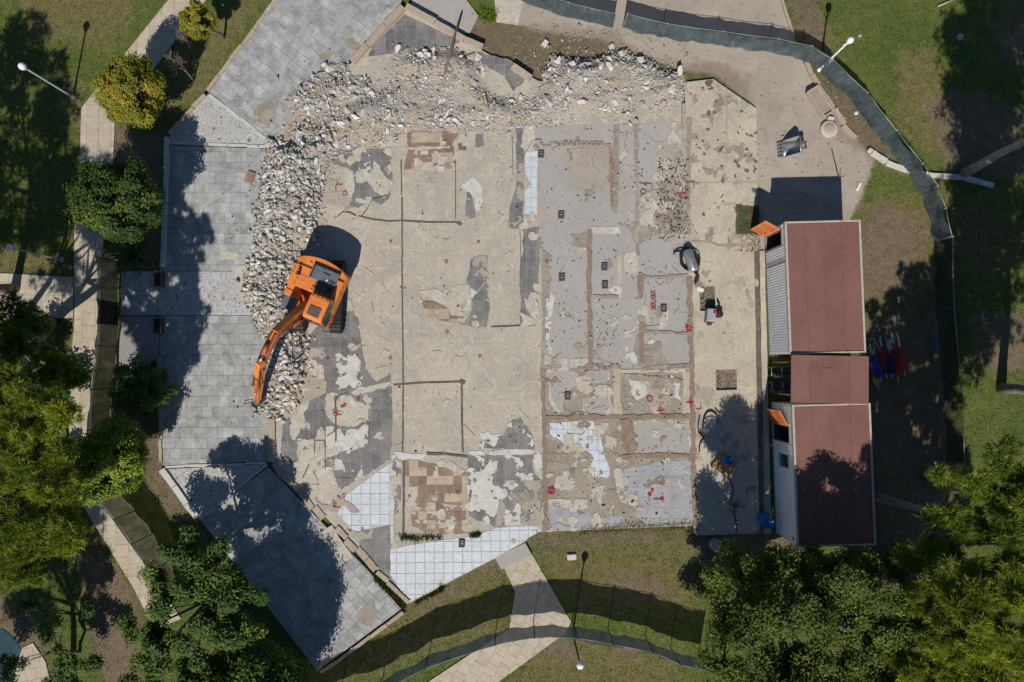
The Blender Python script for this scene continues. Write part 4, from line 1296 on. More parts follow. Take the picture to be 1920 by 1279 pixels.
for px, lab in (([(596, 1000), (622, 985), (664, 1046), (640, 1056)], 'pale repair patch in the lower plaza'),):
    o = prism('concrete_patch', jag(PL(px, ZP + 0.01), 0.05, 0.12, 8), ZP, ZP + 0.02, MT['cream_patch']); tag(o, lab, kind='structure')
for px, m, lab in (([(475, 205), (500, 190), (518, 200), (516, 225), (505, 240), (480, 225)], 'soil', 'brown stain of earth on the upper plaza'),
                   ([(640, 72), (660, 70), (676, 84), (680, 98), (655, 92)], 'soil', 'ochre dirt patch by the upper plaza kerb'),
                   ([(598, 105), (620, 90), (622, 105), (602, 115)], 'soil', 'faint earth stain on the upper plaza'),
                   ([(435, 505), (470, 495), (490, 510), (486, 550), (460, 560), (446, 545)], 'cream_patch', 'bare mortar patch at the rubble foot on the plaza'),
                   ([(412, 473), (445, 472), (446, 487), (414, 487)], 'cream_patch', 'small pale mortar patch on the plaza'),
                   ([(670, 1150), (695, 1125), (712, 1150), (690, 1175), (668, 1165)], 'soil', 'brown earth smear on the lower plaza')):
    o = prism('dirt_patch', jag(PL(px, ZP + 0.01), 0.12, 0.1, px[0][0]), ZP, ZP + 0.018, MT[m]); tag(o, lab, kind='structure')
# ------------------------------------------------------------------ rubble
RB = [  # outline, mound height, stone density, mean size
    ([(512, 268), (560, 262), (625, 255), (622, 300), (600, 345), (596, 400), (588, 450), (566, 478), (545, 510), (540, 560), (545, 600), (572, 628), (572, 690), (560, 740),
      (540, 770), (505, 778), (494, 770), (502, 720), (515, 660), (500, 620), (478, 590), (462, 545), (478, 480), (486, 420), (496, 340)], 0.16, 0.85, 1.2),
    ([(545, 188), (585, 150), (615, 128), (645, 122), (655, 145), (690, 150), (700, 170), (640, 190), (600, 235), (628, 262), (560, 278), (530, 262), (560, 225)], 0.09, 0.5, 1.05),
    ([(600, 235), (640, 205), (690, 186), (735, 160), (742, 98), (800, 100), (835, 94), (868, 100), (892, 122), (902, 160), (925, 188), (1004, 186), (1024, 150), (1030, 130), (1036, 112), (1100, 120), (1165, 102), (1215, 118),
      (1236, 138), (1278, 146), (1280, 180), (1266, 198), (1240, 200), (1180, 218), (1120, 216), (1060, 224), (985, 236), (915, 240), (850, 244), (780, 240), (755, 238), (720, 262), (680, 280), (620, 280), (595, 270)], 0.08, 0.5, 0.75),
]
RBW = [(PL(a, ZS), h, d, s) for a, h, d, s in RB]
HEAPS = [((1060, 125), 1.3, 0.45), ((1130, 122), 1.2, 0.5), ((1200, 128), 1.2, 0.42), ((1255, 150), 0.9, 0.35), ((760, 110), 1.1, 0.35), ((830, 112), 1.2, 0.4), ((885, 130), 1.0, 0.35),
         ((525, 420), 1.5, 0.35), ((540, 320), 1.3, 0.4), ((515, 540), 1.4, 0.4), ((545, 680), 1.2, 0.45), ((570, 270), 1.0, 0.4), ((600, 165), 1.1, 0.35), ((700, 210), 1.6, 0.3), ((920, 205), 1.2, 0.32), ((1080, 195), 1.4, 0.28)]
HW = [(P(*c, ZS), r, h * 0.6) for c, r, h in HEAPS]
sx = np.arange(-12.8, 8.7, 0.13)
sy = np.arange(-4.2, 14.6, 0.13)
SX, SY = np.meshgrid(sx, sy)
SH = np.full(SX.shape, -0.06)
ins_any = np.full(SX.shape, -9.0)
for pl, h, d, s in RBW:
    sd = sdist(SX, SY, pl)
    ins_any = np.maximum(ins_any, sd)
    SH = np.maximum(SH, np.where(sd > -0.3, np.clip((sd + 0.1) / 0.9, -0.1, 1) * h, -0.06))
for (cx, cy), r, h in HW:
    SH += h * np.exp(-((SX - cx) ** 2 + (SY - cy) ** 2) / (r * r)) * np.clip(ins_any / 0.6 + 0.1, 0, 1)
N2 = np.zeros(SX.shape)
for a, c in np.argwhere(ins_any > -0.4):
    q = Vector((SX[a, c], SY[a, c], 1.7))
    N2[a, c] = 0.9 * mnoise.noise(q * 0.8) + 0.5 * mnoise.noise(q * 2.3) + 0.3 * mnoise.noise(q * 6.0)
SH = SH * (1 + 0.65 * N2) + 0.02 * N2
def rub_h(x, y):
    i = np.clip(((y - sy[0]) / 0.13), 0, len(sy) - 1.01); j = np.clip(((x - sx[0]) / 0.13), 0, len(sx) - 1.01)
    i0 = i.astype(int); j0 = j.astype(int); fi = i - i0; fj = j - j0
    return (SH[i0, j0] * (1 - fi) * (1 - fj) + SH[i0 + 1, j0] * fi * (1 - fj) + SH[i0, j0 + 1] * (1 - fi) * fj + SH[i0 + 1, j0 + 1] * fi * fj)
idx = np.arange(SX.size).reshape(SX.shape)
qd = np.stack([idx[:-1, :-1], idx[:-1, 1:], idx[1:, 1:], idx[1:, :-1]], -1).reshape(-1, 4)
flat = (SH + 0.0).ravel()
keep = (flat[qd].max(1) > 0.012)
qd = qd[keep]
used = np.unique(qd)
remap = np.full(SX.size, -1); remap[used] = np.arange(len(used))
ZR = ZS + 0.05
mound = np_mesh('rubble_dust', np.stack([SX.ravel()[used], SY.ravel()[used], ZR - 0.03 + np.maximum(flat[used], -0.05)], 1), quads=remap[qd], mat=MT['mound'], smooth=True)
tag(mound, 'crushed concrete dust and fines forming the rubble bank', kind='stuff')

def stone_proto(r, kind):
    bm = bmesh.new()
    if kind == 0:
        bmesh.ops.create_icosphere(bm, subdivisions=1, radius=0.5)
        for v in bm.verts: v.co *= r.uniform(0.75, 1.2)
        bmesh.ops.scale(bm, vec=(1.0, r.uniform(0.6, 0.95), r.uniform(0.45, 0.75)), verts=bm.verts)
    else:
        pts = [Vector((r.uniform(-.5, .5), r.uniform(-.5, .5), r.uniform(-.5, .5))) for _ in range(10)]
        sc = Vector((1.0, r.uniform(0.6, 0.95), r.uniform(0.3, 0.65)))
        for p in pts: bm.verts.new(Vector((p.x * sc.x, p.y * sc.y, p.z * sc.z)) * 1.15)
        res = bmesh.ops.convex_hull(bm, input=bm.verts)
        for e in set(res.get('geom_interior', []) + res.get('geom_unused', [])):
            if isinstance(e, bmesh.types.BMVert) and e.is_valid: bm.verts.remove(e)
    bmesh.ops.triangulate(bm, faces=bm.faces)
    bm.verts.ensure_lookup_table()
    bm.verts.index_update()
    v = np.array([p.co[:] for p in bm.verts]); f = np.array([[q.index for q in fc.verts] for fc in bm.faces])
    bm.free()
    return v, f
pr = random.Random(91)
PROTO = [stone_proto(pr, 1) for _ in range(16)]
def rot_mats(n, g):
    q = g.normal(size=(n, 4)); q /= np.linalg.norm(q, axis=1)[:, None]
    w, x, y, z = q.T
    return np.stack([np.stack([1 - 2 * (y * y + z * z), 2 * (x * y - z * w), 2 * (x * z + y * w)], -1),
                     np.stack([2 * (x * y + z * w), 1 - 2 * (x * x + z * z), 2 * (y * z - x * w)], -1),
                     np.stack([2 * (x * z - y * w), 2 * (y * z + x * w), 1 - 2 * (x * x + y * y)], -1)], 1)
def rot_yaw(n, g, lean=0.35):
    a = g.uniform(0, 6.283, n); b = g.normal(0, lean, n); c = g.normal(0, lean, n)
    Rz = np.zeros((n, 3, 3)); Rz[:, 0, 0] = np.cos(a); Rz[:, 0, 1] = -np.sin(a); Rz[:, 1, 0] = np.sin(a); Rz[:, 1, 1] = np.cos(a); Rz[:, 2, 2] = 1
    Rx = np.zeros((n, 3, 3)); Rx[:, 0, 0] = 1; Rx[:, 1, 1] = np.cos(b); Rx[:, 1, 2] = -np.sin(b); Rx[:, 2, 1] = np.sin(b); Rx[:, 2, 2] = np.cos(b)
    Ry = np.zeros((n, 3, 3)); Ry[:, 1, 1] = 1; Ry[:, 0, 0] = np.cos(c); Ry[:, 0, 2] = np.sin(c); Ry[:, 2, 0] = -np.sin(c); Ry[:, 2, 2] = np.cos(c)
    return Rz @ Rx @ Ry
def stones_mesh(name, xyz, size, mat, g):
    vs_, fs_ = [], []
    off = 0
    kind = g.integers(0, len(PROTO), len(xyz))
    R = rot_yaw(len(xyz), g, 0.45)
    for k, (pv, pf) in enumerate(PROTO):
        m = np.where(kind == k)[0]
        if not len(m): continue
        w = np.einsum('nij,vj->nvi', R[m], pv) * size[m][:, None, None] + xyz[m][:, None, :]
        vs_.append(w.reshape(-1, 3))
        fs_.append((pf[None] + (np.arange(len(m)) * len(pv))[:, None, None]).reshape(-1, 3) + off)
        off += len(m) * len(pv)
    return np_mesh(name, np.concatenate(vs_), tris=np.concatenate(fs_), mat=mat)
g = np.random.default_rng(5)
XY, SZ = [], []
for pl, h, d, s in RBW:
    a = np.array(pl)
    n = int(abs(area2(pl)) * 200 * d)
    x = g.uniform(a[:, 0].min() - 0.5, a[:, 0].max() + 0.5, n * 3); y = g.uniform(a[:, 1].min() - 0.5, a[:, 1].max() + 0.5, n * 3)
    sd = sdist(x, y, pl)
    patchy = np.array([mnoise.noise(Vector((u * 0.7, v * 0.7, 3.1))) for u, v in zip(x, y)])
    ok = (sd > g.exponential(0.12, len(x)) * -1) & (patchy > (-0.12 if s < 1 else -0.3) + g.normal(0, 0.14, len(x)))
    x, y = x[ok], y[ok]
    XY.append(np.stack([x, y], 1))
    SZ.append(np.clip(g.lognormal(math.log(0.105 * s), 0.52, len(x)), 0.04, 0.42))
for pl, h, d, s in RBW:
    a = np.array(pl)
    n = int(abs(area2(pl)) * 210)
    x = g.uniform(a[:, 0].min() - 0.5, a[:, 0].max() + 0.5, n * 2); y = g.uniform(a[:, 1].min() - 0.5, a[:, 1].max() + 0.5, n * 2)
    ok = sdist(x, y, pl) > -0.25
    XY.append(np.stack([x[ok], y[ok]], 1)); SZ.append(np.clip(g.lognormal(math.log(0.052), 0.35, ok.sum()), 0.03, 0.12))
# stray crumbs round the banks
n = 6000
x = g.uniform(-14.6, 8.6, n); y = g.uniform(-4, 14.4, n)
sd = np.max([sdist(x, y, r_[0]) for r_ in RBW], 0)
ok = (sd < 0) & (g.uniform(0, 1, n) < np.exp(sd / 0.75))
XY.append(np.stack([x[ok], y[ok]], 1)); SZ.append(np.clip(g.lognormal(math.log(0.06), 0.5, ok.sum()), 0.03, 0.2))
XY = np.concatenate(XY); SZ = np.concatenate(SZ)
hz = np.maximum(rub_h(XY[:, 0], XY[:, 1]), 0.0)
xyz = np.stack([XY[:, 0], XY[:, 1], ZR - 0.03 + np.where(hz > 0.01, hz, -0.02) + SZ * 0.12], 1)
tint = g.uniform(0, 1, len(XY))
och = np.array([mnoise.noise(Vector((u * 0.55, v * 0.55, 8.1))) for u, v in XY]) + 0.25 * g.normal(size=len(XY))
sel_o = och > 0.62
sel_w = (~sel_o) & (tint < 0.45)
for nm, sel, m, lab in (('rubble_grit', ~(sel_o | sel_w), 'rubble', 'grey beige broken concrete fragments packed in the rubble bank'),
                        ('rubble_grit', sel_w, 'rubble_white', 'whitish plaster and mortar fragments in the rubble bank'),
                        ('rubble_grit', sel_o, 'rubble_ochre', 'ochre and rusty fragments in the rubble bank')):
    o = stones_mesh(nm, xyz[sel], SZ[sel], MT[m], g)
    tag(o, lab, kind='stuff')

# the 300 largest lumps, each a thing
BIG_MESH = {}
for mk in ('rubble', 'rubble_white', 'rubble_ochre'):
    BIG_MESH[mk] = []
    for k in range(8):
        v, f = stone_proto(pr, 1)
        me = bpy.data.meshes.new('concrete_chunk')
        me.from_pydata([tuple(q) for q in v], [], [tuple(int(i) for i in t) for t in f])
        me.materials.append(MT[mk]); me.update()
        BIG_MESH[mk].append(me)
big = []
for pl, h, d, s in RBW:
    a = np.array(pl)
    n = int(abs(area2(pl)) * (9 if s > 1.1 else 4))
    x = g.uniform(a[:, 0].min(), a[:, 0].max(), n * 2); y = g.uniform(a[:, 1].min(), a[:, 1].max(), n * 2)
    sd = sdist(x, y, pl)
    big += [(u, v) for u, v, t in zip(x, y, sd) if t > -0.05]
rb = random.Random(4)
rb.shuffle(big)
EXTRA = [(600, 140), (612, 125), (622, 132), (585, 160), (590, 145), (575, 178), (560, 185), (640, 235), (1045, 118), (1070, 122), (1085, 130), (1100, 125), (1120, 118), (1140, 132), (1165, 105),
         (1180, 108), (1200, 120), (1215, 125), (1240, 138), (1265, 142), (1275, 137), (745, 92), (765, 98), (795, 100), (812, 96), (830, 92), (880, 105), (895, 112), (905, 128), (905, 140), (515, 268), (505, 275), (525, 262),
         (470, 540), (478, 555), (490, 480), (480, 465), (500, 330), (505, 360), (1060, 200), (1090, 196), (1030, 192), (1150, 195), (960, 190), (925, 198)]
big = [P(a, b, ZS) for a, b in EXTRA] + big
for k, (x, y) in enumerate(big[:300]):
    u = rb.random()
    mk = 'rubble_white' if u < 0.55 else ('rubble' if u < 0.94 else 'rubble_ochre')
    if k < len(EXTRA): mk = 'rubble_white' if u < 0.8 else 'rubble'
    sz = rb.uniform(0.34, 0.56) if k < len(EXTRA) else min(0.58, max(0.22, rb.lognormvariate(math.log(0.3), 0.25)))
    o = bpy.data.objects.new('concrete_chunk', rb.choice(BIG_MESH[mk]))
    COL.objects.link(o)
    hh = float(max(rub_h(np.array([x]), np.array([y]))[0], -0.02))
    o.location = (x, y, ZR - 0.03 + hh + sz * 0.12)
    o.scale = (sz * rb.uniform(0.8, 1.25), sz * rb.uniform(0.7, 1.0), sz * rb.uniform(0.6, 0.9))
    o.rotation_euler = (rb.gauss(0, 0.3), rb.gauss(0, 0.3), rb.uniform(0, 6.28))
    tag(o, 'large lump of broken concrete lying in the rubble bank', 'rubble', 'broken concrete lumps')

# fine litter over slab, rooms and yard
n = 11000
x = g.uniform(-11, 12.4, n); y = g.uniform(-12, 12.5, n)
sd = sdist(x, y, PL([(620, 240), (1290, 230), (1300, 985), (1010, 990), (780, 1000), (620, 900), (560, 800), (580, 500)], ZS))
pn = np.array([mnoise.noise(Vector((u * 0.6, v * 0.6, 11.0))) for u, v in zip(x, y)])
right = np.clip((x - 0.5) / 2, 0.18, 1)
ok = (sd > 0) & (g.uniform(0, 1, n) < np.clip(pn + 0.3, 0.03, 1) * right)
x, y = x[ok], y[ok]
o = stones_mesh('floor_litter', np.stack([x, y, np.full(len(x), ZS + 0.055)], 1), np.clip(g.lognormal(math.log(0.055), 0.45, len(x)), 0.03, 0.16), MT['rubble'], g)
tag(o, 'small crumbs of mortar scattered over the floor slab', kind='stuff')
n = 900
ax = g.uniform(0, 1, n); x = 0; 
pp = np.array([P(a, b) for a, b in zip(g.uniform(965, 1290, n), g.uniform(45, 160, n))])
qq = np.array([P(a, b) for a, b in zip(g.uniform(1425, 1630, 260), g.uniform(150, 400, 260))])
rr_ = np.array([P(a, b) for a, b in zip(g.uniform(1230, 1292, 420), g.uniform(300, 450, 420))])
pp = np.concatenate([pp, qq])
o = stones_mesh('pebbles', np.stack([pp[:, 0], pp[:, 1], np.full(len(pp), 0.0)], 1), np.clip(g.lognormal(math.log(0.06), 0.5, len(pp)), 0.03, 0.25), MT['rubble'], g)
tag(o, 'pebbles and crumbs strewn over the dirt yard', kind='stuff')
o = stones_mesh('floor_litter', np.stack([rr_[:, 0], rr_[:, 1], np.full(len(rr_), ZS + 0.055)], 1), np.clip(g.lognormal(math.log(0.07), 0.45, len(rr_)), 0.03, 0.2), MT['gravel'], g)
tag(o, 'dark debris litter at the east edge of the rooms', kind='stuff')
for pit in (PIT1, PIT2):
    a = np.array(pit)
    m_ = 260
    x = g.uniform(a[:, 0].min(), a[:, 0].max(), m_); y = g.uniform(a[:, 1].min(), a[:, 1].max(), m_)
    ok = sdist(x, y, pit) > 0.05
    o = stones_mesh('gravel', np.stack([x[ok], y[ok], np.full(ok.sum(), 0.04)], 1), g.uniform(0.04, 0.1, ok.sum()), MT['gravel'], g)
    tag(o, 'loose stones in the upper square pit' if pit is PIT1 else 'loose stones in the lower square pit', kind='stuff')
# soot and oil marks on the yard slab
for k, (px, m, thr, fr) in enumerate((
    ([(1290, 160), (1338, 150), (1418, 205), (1420, 345), (1292, 345)], 'soil', 0.66, 1.7),
    ([(1290, 160), (1338, 150), (1418, 205), (1420, 470), (1292, 470)], 'groove', 1.0, 3.4),
    ([(1300, 470), (1420, 470), (1424, 760), (1306, 760)], 'groove', 1.22, 3.6),
    ([(1290, 160), (1338, 150), (1418, 205), (1420, 345), (1292, 345)], 'groove', 0.98, 2.2),
    ([(1294, 345), (1420, 345), (1420, 470), (1294, 470)], 'soil', 0.85, 1.0),
    ([(1300, 470), (1420, 470), (1424, 1000), (1306, 1000)], 'dust', 0.85, 0.9),
    ([(1300, 470), (1420, 470), (1424, 1000), (1306, 1000)], 'soil', 1.1, 1.6),
    ([(1365, 580), (1400, 580), (1402, 632), (1366, 632)], 'dust', 0.1, 1.4),
    ([(1300, 780), (1424, 780), (1424, 1000), (1306, 1000)], 'soil', 0.85, 2.0),
)):
    eroded('oil_stain', px, MT[m], 0, ZS + 0.001 + 0.0006 * k, yard, 300 + k, fr, 0.055, thr)

# ------------------------------------------------------------------ leaves
def leaf_mesh(name, mat, C, N, L, Wd, tint, parent, g, droop=0.15):
    """one folded leaf (two triangles on a spine) per row"""
    n = len(C)
    N = N / np.maximum(np.linalg.norm(N, axis=1, keepdims=True), 1e-6)
    A = np.cross(N, g.normal(size=(n, 3)))
    A /= np.maximum(np.linalg.norm(A, axis=1, keepdims=True), 1e-6)
    B = np.cross(N, A)
    L = L[:, None] * 0.5; Wd = Wd[:, None] * 0.5
    v = np.stack([C - A * L, C + B * Wd + N * Wd * 0.35, C + A * L - N * L * droop, C - B * Wd + N * Wd * 0.35], 1).reshape(-1, 3)
    q = np.arange(n * 4).reshape(n, 4)
    return np_mesh(name, v, quads=q, mat=mat, parent=parent, attr={'tint': np.repeat(tint, 4)})

def needle_mesh(name, mat, C, D, L, Wd, tint, parent, g):
    """thin blades"""
    n = len(C)
    D = D / np.maximum(np.linalg.norm(D, axis=1, keepdims=True), 1e-6)
    S = np.cross(D, g.normal(size=(n, 3)))
    S /= np.maximum(np.linalg.norm(S, axis=1, keepdims=True), 1e-6)
    v = np.stack([C - S * Wd[:, None], C + S * Wd[:, None], C + D * L[:, None]], 1).reshape(-1, 3)
    return np_mesh(name, v, tris=np.arange(n * 3).reshape(n, 3), mat=mat, parent=parent, attr={'tint': np.repeat(tint, 3)})

def unit(g, n):
    d = g.normal(size=(n, 3))
    return d / np.linalg.norm(d, axis=1, keepdims=True)

def limbs(base, targets, r0, g, bend=0.15, sides=6):
    ch = []
    for t in targets:
        t = Vector(t)
        d = t - base
        mid = base + d * 0.5 + Vector(g.normal(0, bend, 3)) * d.length * 0.4
        ch.append(tube_data([base, base.lerp(mid, 0.5) + (mid - base) * 0.05, mid, t], [r0, r0 * 0.75, r0 * 0.5, r0 * 0.15], sides))
    return ch

def round_tree(name, label, cx, cy, zc, rad, mat, seed, trunk='bark', squash=0.85, n_clump=170, leaves=150, leaf=0.13, lump=0.16, group=None, notch=None, base_px=None, trunk_r=0.09):
    """clipped round crown of leaf clumps"""
    g = np.random.default_rng(seed)
    cen = np.array(V3(cx, cy, zc))
    b2 = P(*base_px) if base_px else (cen[0], cen[1])
    root = empty(name, (b2[0], b2[1], 0.0))
    tag(root, label, 'tree', group)
    off = np.array([b2[0], b2[1], 0.0])
    top = Vector((cen[0] - b2[0], cen[1] - b2[1], zc - rad * 0.35))
    ch = [tube_data([(0, 0, -0.15), (0.03, 0.02, 0.3), top * 0.55 + Vector((0.03, -0.02, 0)), top], [trunk_r * 1.25, trunk_r, trunk_r * 0.85, trunk_r * 0.6], 9)]
    dirs = unit(g, n_clump)
    rr = rad * g.uniform(0.66, 1.0, n_clump)
    # uneven outline
    bump = np.array([mnoise.noise(Vector(d) * 1.6 + Vector((seed, 0, 0))) for d in dirs])
    cc = dirs * (rr * (1 + lump * 1.6 * bump))[:, None] * np.array([1, 1, squash])
    ct = np.clip(0.5 + 0.9 * np.array([mnoise.noise(Vector(d) * 2.2 + Vector((0, seed * 1.7, 4))) for d in dirs]) + g.normal(0, 0.16, n_clump), 0, 1)
    if notch is not None:
        nd = Vector(notch).normalized()
        keep = (dirs @ np.array(nd)) < 0.86
        cc, ct, dirs = cc[keep], ct[keep], dirs[keep]
    cr = rad * g.uniform(0.15, 0.27, len(cc))
    k = np.repeat(np.arange(len(cc)), leaves)
    d2 = unit(g, len(k))
    pos = cc[k] + d2 * (cr[k] * g.uniform(0.35, 1.08, len(k)))[:, None]
    nrm = d2 * 0.6 + dirs[k] * 0.6 + np.array([-0.05, -0.35, 0.7]) + g.normal(0, 0.4, (len(k), 3))
    tint = np.clip(ct[k] + g.normal(0, 0.12, len(k)), 0, 1)
    ch += limbs(top * 0.8, [Vector(cc[i] * 0.8 + cen - off) for i in g.integers(0, len(cc), 12)], trunk_r * 0.5, g)
    multi('trunk', ch, MT[trunk], root, True)
    leaf_mesh('crown', MT[mat], pos + cen - off, nrm, leaf * g.uniform(0.6, 1.25, len(k)), leaf * 0.55 * g.uniform(0.6, 1.2, len(k)), tint, root, g)
    return root

GT = 'clipped round trees along the footpath'
round_tree('round_tree', 'large round yellow green tree beside the upper footpath', 248, 172, 2.7, 1.42, 'leaf_yellow', 101, group=GT, notch=(0.75, -0.45, 0.45), base_px=(303, 221))
round_tree('round_tree', 'small golden round tree at the top of the footpath', 371, 38, 2.3, 0.74, 'leaf_yellow', 102, n_clump=70, leaf=0.11, group=GT, base_px=(419, 71), trunk_r=0.06)
round_tree('round_tree', 'dark green round tree with lime shoots over the footpath', 214, 380, 2.9, 1.82, 'leaf_green', 103, n_clump=230, leaves=150, leaf=0.15, lump=0.24, group=GT, trunk_r=0.13)
round_tree('round_tree', 'bright green round tree beside the lower left fence', 200, 862, 2.7, 1.62, 'leaf_lush', 104, n_clump=200, leaves=150, leaf=0.14, lump=0.26, group=GT, trunk_r=0.12)
round_tree('broadleaf_shrub', 'dark shrub standing in shade at the left plaza edge', 262, 728, 1.5, 1.25, 'leaf_deep', 105, n_clump=110, leaves=130, leaf=0.13, lump=0.4, squash=0.8, trunk_r=0.05)

def big_tree(name, label, discs, mat, seed, base_px, trunk='bark', trunk_r=0.2, per=7, leaves=230, leaf=0.15, cr=(0.35, 0.65), needle=False, group=None, lean_mid=None, tint_bias=0.0):
    """open crown: discs = (px, py, z, radius_m) boughs as seen in the survey, filled with clumps"""
    g = np.random.default_rng(seed)
    b2 = P(*base_px)
    root = empty(name, (b2[0], b2[1], 0.0))
    tag(root, label, 'tree', group)
    off = np.array([b2[0], b2[1], 0.0])
    cc, ct, ds = [], [], []
    for (px, py, z, rad) in discs:
        c = np.array(V3(px, py, z)) - off
        ds.append(c)
        m = max(3, int(per * rad * rad))
        d = unit(g, m)
        cc.append(c + d * np.array([1, 1, 0.6]) * (rad * g.uniform(0.2, 1.0, m) ** 0.6)[:, None])
        ct.append(np.clip(0.45 + tint_bias + g.normal(0, 0.22, m), 0, 1))
    cc = np.concatenate(cc); ct = np.concatenate(ct)
    crr = g.uniform(cr[0], cr[1], len(cc))
    mean = np.mean(ds, 0)
    zt = max(1.2, min(d[2] for d in ds) * 0.85)
    fork = Vector((mean[0] * 0.55, mean[1] * 0.55, zt)) if lean_mid is None else Vector(lean_mid)
    m1 = fork * 0.5 + Vector((g.normal(0, 0.15), g.normal(0, 0.15), 0.1))
    ch = [tube_data([(0, 0, -0.2), fork * 0.22, m1, fork * 0.8, fork], [trunk_r * 1.3, trunk_r, trunk_r * 0.85, trunk_r * 0.7, trunk_r * 0.55], 10)]
    ch += limbs(fork * 0.95, [Vector(d) for d in ds], trunk_r * 0.5, g, 0.2)
    for i in g.integers(0, len(cc), min(60, len(cc))):
        j = int(np.argmin([np.linalg.norm(cc[i] - d) for d in ds]))
        ch.append(tube_data([Vector(ds[j]), Vector((ds[j] + cc[i]) / 2) + Vector((0, 0, -0.08)), Vector(cc[i])], [trunk_r * 0.16, trunk_r * 0.12, trunk_r * 0.04], 5))
    multi('trunk', ch, MT[trunk], root, True)
    if needle:
        # tufts on the outside of each clump, blades fanning out and up
        tn = 34
        k = np.repeat(np.arange(len(cc)), tn)
        td = unit(g, len(k)); td[:, 2] = np.abs(td[:, 2]) * 0.9 - 0.12
        tp = cc[k] + td * (crr[k] * g.uniform(0.45, 1.0, len(k)))[:, None] * np.array([1, 1, 0.7])
        kk = np.repeat(np.arange(len(k)), leaves)
        D = unit(g, len(kk)) * 0.8 + td[kk] * 0.7 + np.array([0, -0.1, 0.3])
        tint = np.clip(ct[k][kk] + g.normal(0, 0.1, len(k))[kk] + g.normal(0, 0.06, len(kk)), 0, 1)
        C = tp[kk] + g.normal(0, 0.035, (len(kk), 3))
        needle_mesh('crown', MT[mat], C, D, leaf * g.uniform(0.6, 1.2, len(kk)), np.full(len(kk), 0.017) * g.uniform(0.8, 1.5, len(kk)), tint, root, g)
    else:
        k = np.repeat(np.arange(len(cc)), leaves)
        d2 = unit(g, len(k))
        pos = cc[k] + d2 * (crr[k] * g.uniform(0.3, 1.1, len(k)))[:, None] * np.array([1, 1, 0.75])
        nrm = d2 * 0.6 + np.array([-0.05, -0.5, 0.9]) + g.normal(0, 0.45, (len(k), 3))
        tint = np.clip(ct[k] + g.normal(0, 0.13, len(k)), 0, 1)
        leaf_mesh('crown', MT[mat], pos, nrm, leaf * g.uniform(0.6, 1.3, len(k)), leaf * 0.5 * g.uniform(0.6, 1.2, len(k)), tint, root, g)
    return root

# leaning pine on the left, its crown over the footpath
big_tree('pine_tree', 'leaning pine whose bright needled crown hangs over the left edge',
         [(20, 735, 8.2, 1.1), (75, 780, 8.0, 1.2), (110, 850, 7.6, 1.0), (30, 830, 8.4, 1.2), (55, 920, 8.0, 1.3), (115, 940, 7.2, 0.9), (20, 990, 8.2, 1.3),
          (85, 1010, 7.6, 1.1), (25, 1055, 7.6, 1.0), (130, 985, 7.0, 0.7), (-40, 880, 8.6, 1.5), (-40, 1010, 8.2, 1.4), (-50, 760, 8.2, 1.3)],
         'needle', 201, (95, 600), 'pinebark', 0.2, per=8, leaves=18, leaf=0.26, cr=(0.3, 0.5), needle=True, group='tall pines')
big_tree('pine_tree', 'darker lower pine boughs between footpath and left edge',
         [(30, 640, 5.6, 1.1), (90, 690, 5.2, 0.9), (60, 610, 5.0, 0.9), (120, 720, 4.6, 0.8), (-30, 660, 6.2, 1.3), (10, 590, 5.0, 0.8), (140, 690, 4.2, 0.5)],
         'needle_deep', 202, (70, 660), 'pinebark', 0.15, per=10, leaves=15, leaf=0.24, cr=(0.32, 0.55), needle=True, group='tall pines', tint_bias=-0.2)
# trees beyond the left edge that throw the big shade over the lawn
big_tree('pine_tree', 'pine beyond the left edge shading the upper lawn',
         [(-330, 300, 8, 1.4), (-360, 420, 8, 1.5), (-260, 480, 8, 1.3), (-330, 640, 8, 1.5), (-380, 760, 8, 1.4), (-290, 780, 8, 1.3), (-250, 880, 8, 1.2), (-190, 620, 7, 1.2), (-240, 330, 7.5, 1.2), (-190, 420, 7.0, 1.1), (-220, 700, 7.5, 1.2), (-150, 560, 6.4, 0.9), (-160, 480, 6.6, 0.8), (-420, 560, 8, 1.6)],
         'needle_deep', 203, (30, 540), 'pinebark', 0.2, per=9, leaves=9, leaf=0.28, cr=(0.45, 0.7), needle=True, group='tall pines')
big_tree('pine_tree', 'second pine beyond the left edge shading the side path lawn',
         [(-90, 640, 7.5, 1.5), (-130, 730, 8.0, 1.6), (-60, 700, 6.8, 1.2), (-180, 650, 8, 1.6), (-60, 610, 6, 1.0), (-70, 560, 5.5, 1.1)],
         'needle_deep', 204, (20, 690), 'pinebark', 0.18, per=9, leaves=9, leaf=0.28, cr=(0.4, 0.65), needle=True, group='tall pines')
# bottom left broadleaf trees
big_tree('broadleaf_tree', 'dark green feathery tree at the bottom left of the plaza',
         [(330, 1060, 3.6, 0.8), (390, 1045, 3.9, 0.9), (430, 1110, 4.2, 1.0), (370, 1120, 4.2, 1.1), (310, 1140, 3.8, 0.9), (440, 1185, 4.2, 1.0), (380, 1200, 4.4, 1.2), (300, 1220, 4.0, 1.1),
          (260, 1180, 3.4, 0.7), (350, 1270, 4.2, 1.2), (270, 1280, 3.8, 1.0), (350, 1005, 3.2, 0.45), (470, 1120, 3.8, 0.5), (290, 1085, 3.2, 0.5)],
         'leaf_deep', 205, (452, 1088), 'bark', 0.15, per=8, leaves=360, leaf=0.17, cr=(0.3, 0.56), tint_bias=0.1)
round_tree('round_tree', 'round crowned dark tree mostly below the bottom edge', 466, 1330, 3.5, 2.55, 'leaf_deep', 216, n_clump=330, leaves=190, leaf=0.16, lump=0.1, trunk_r=0.15)
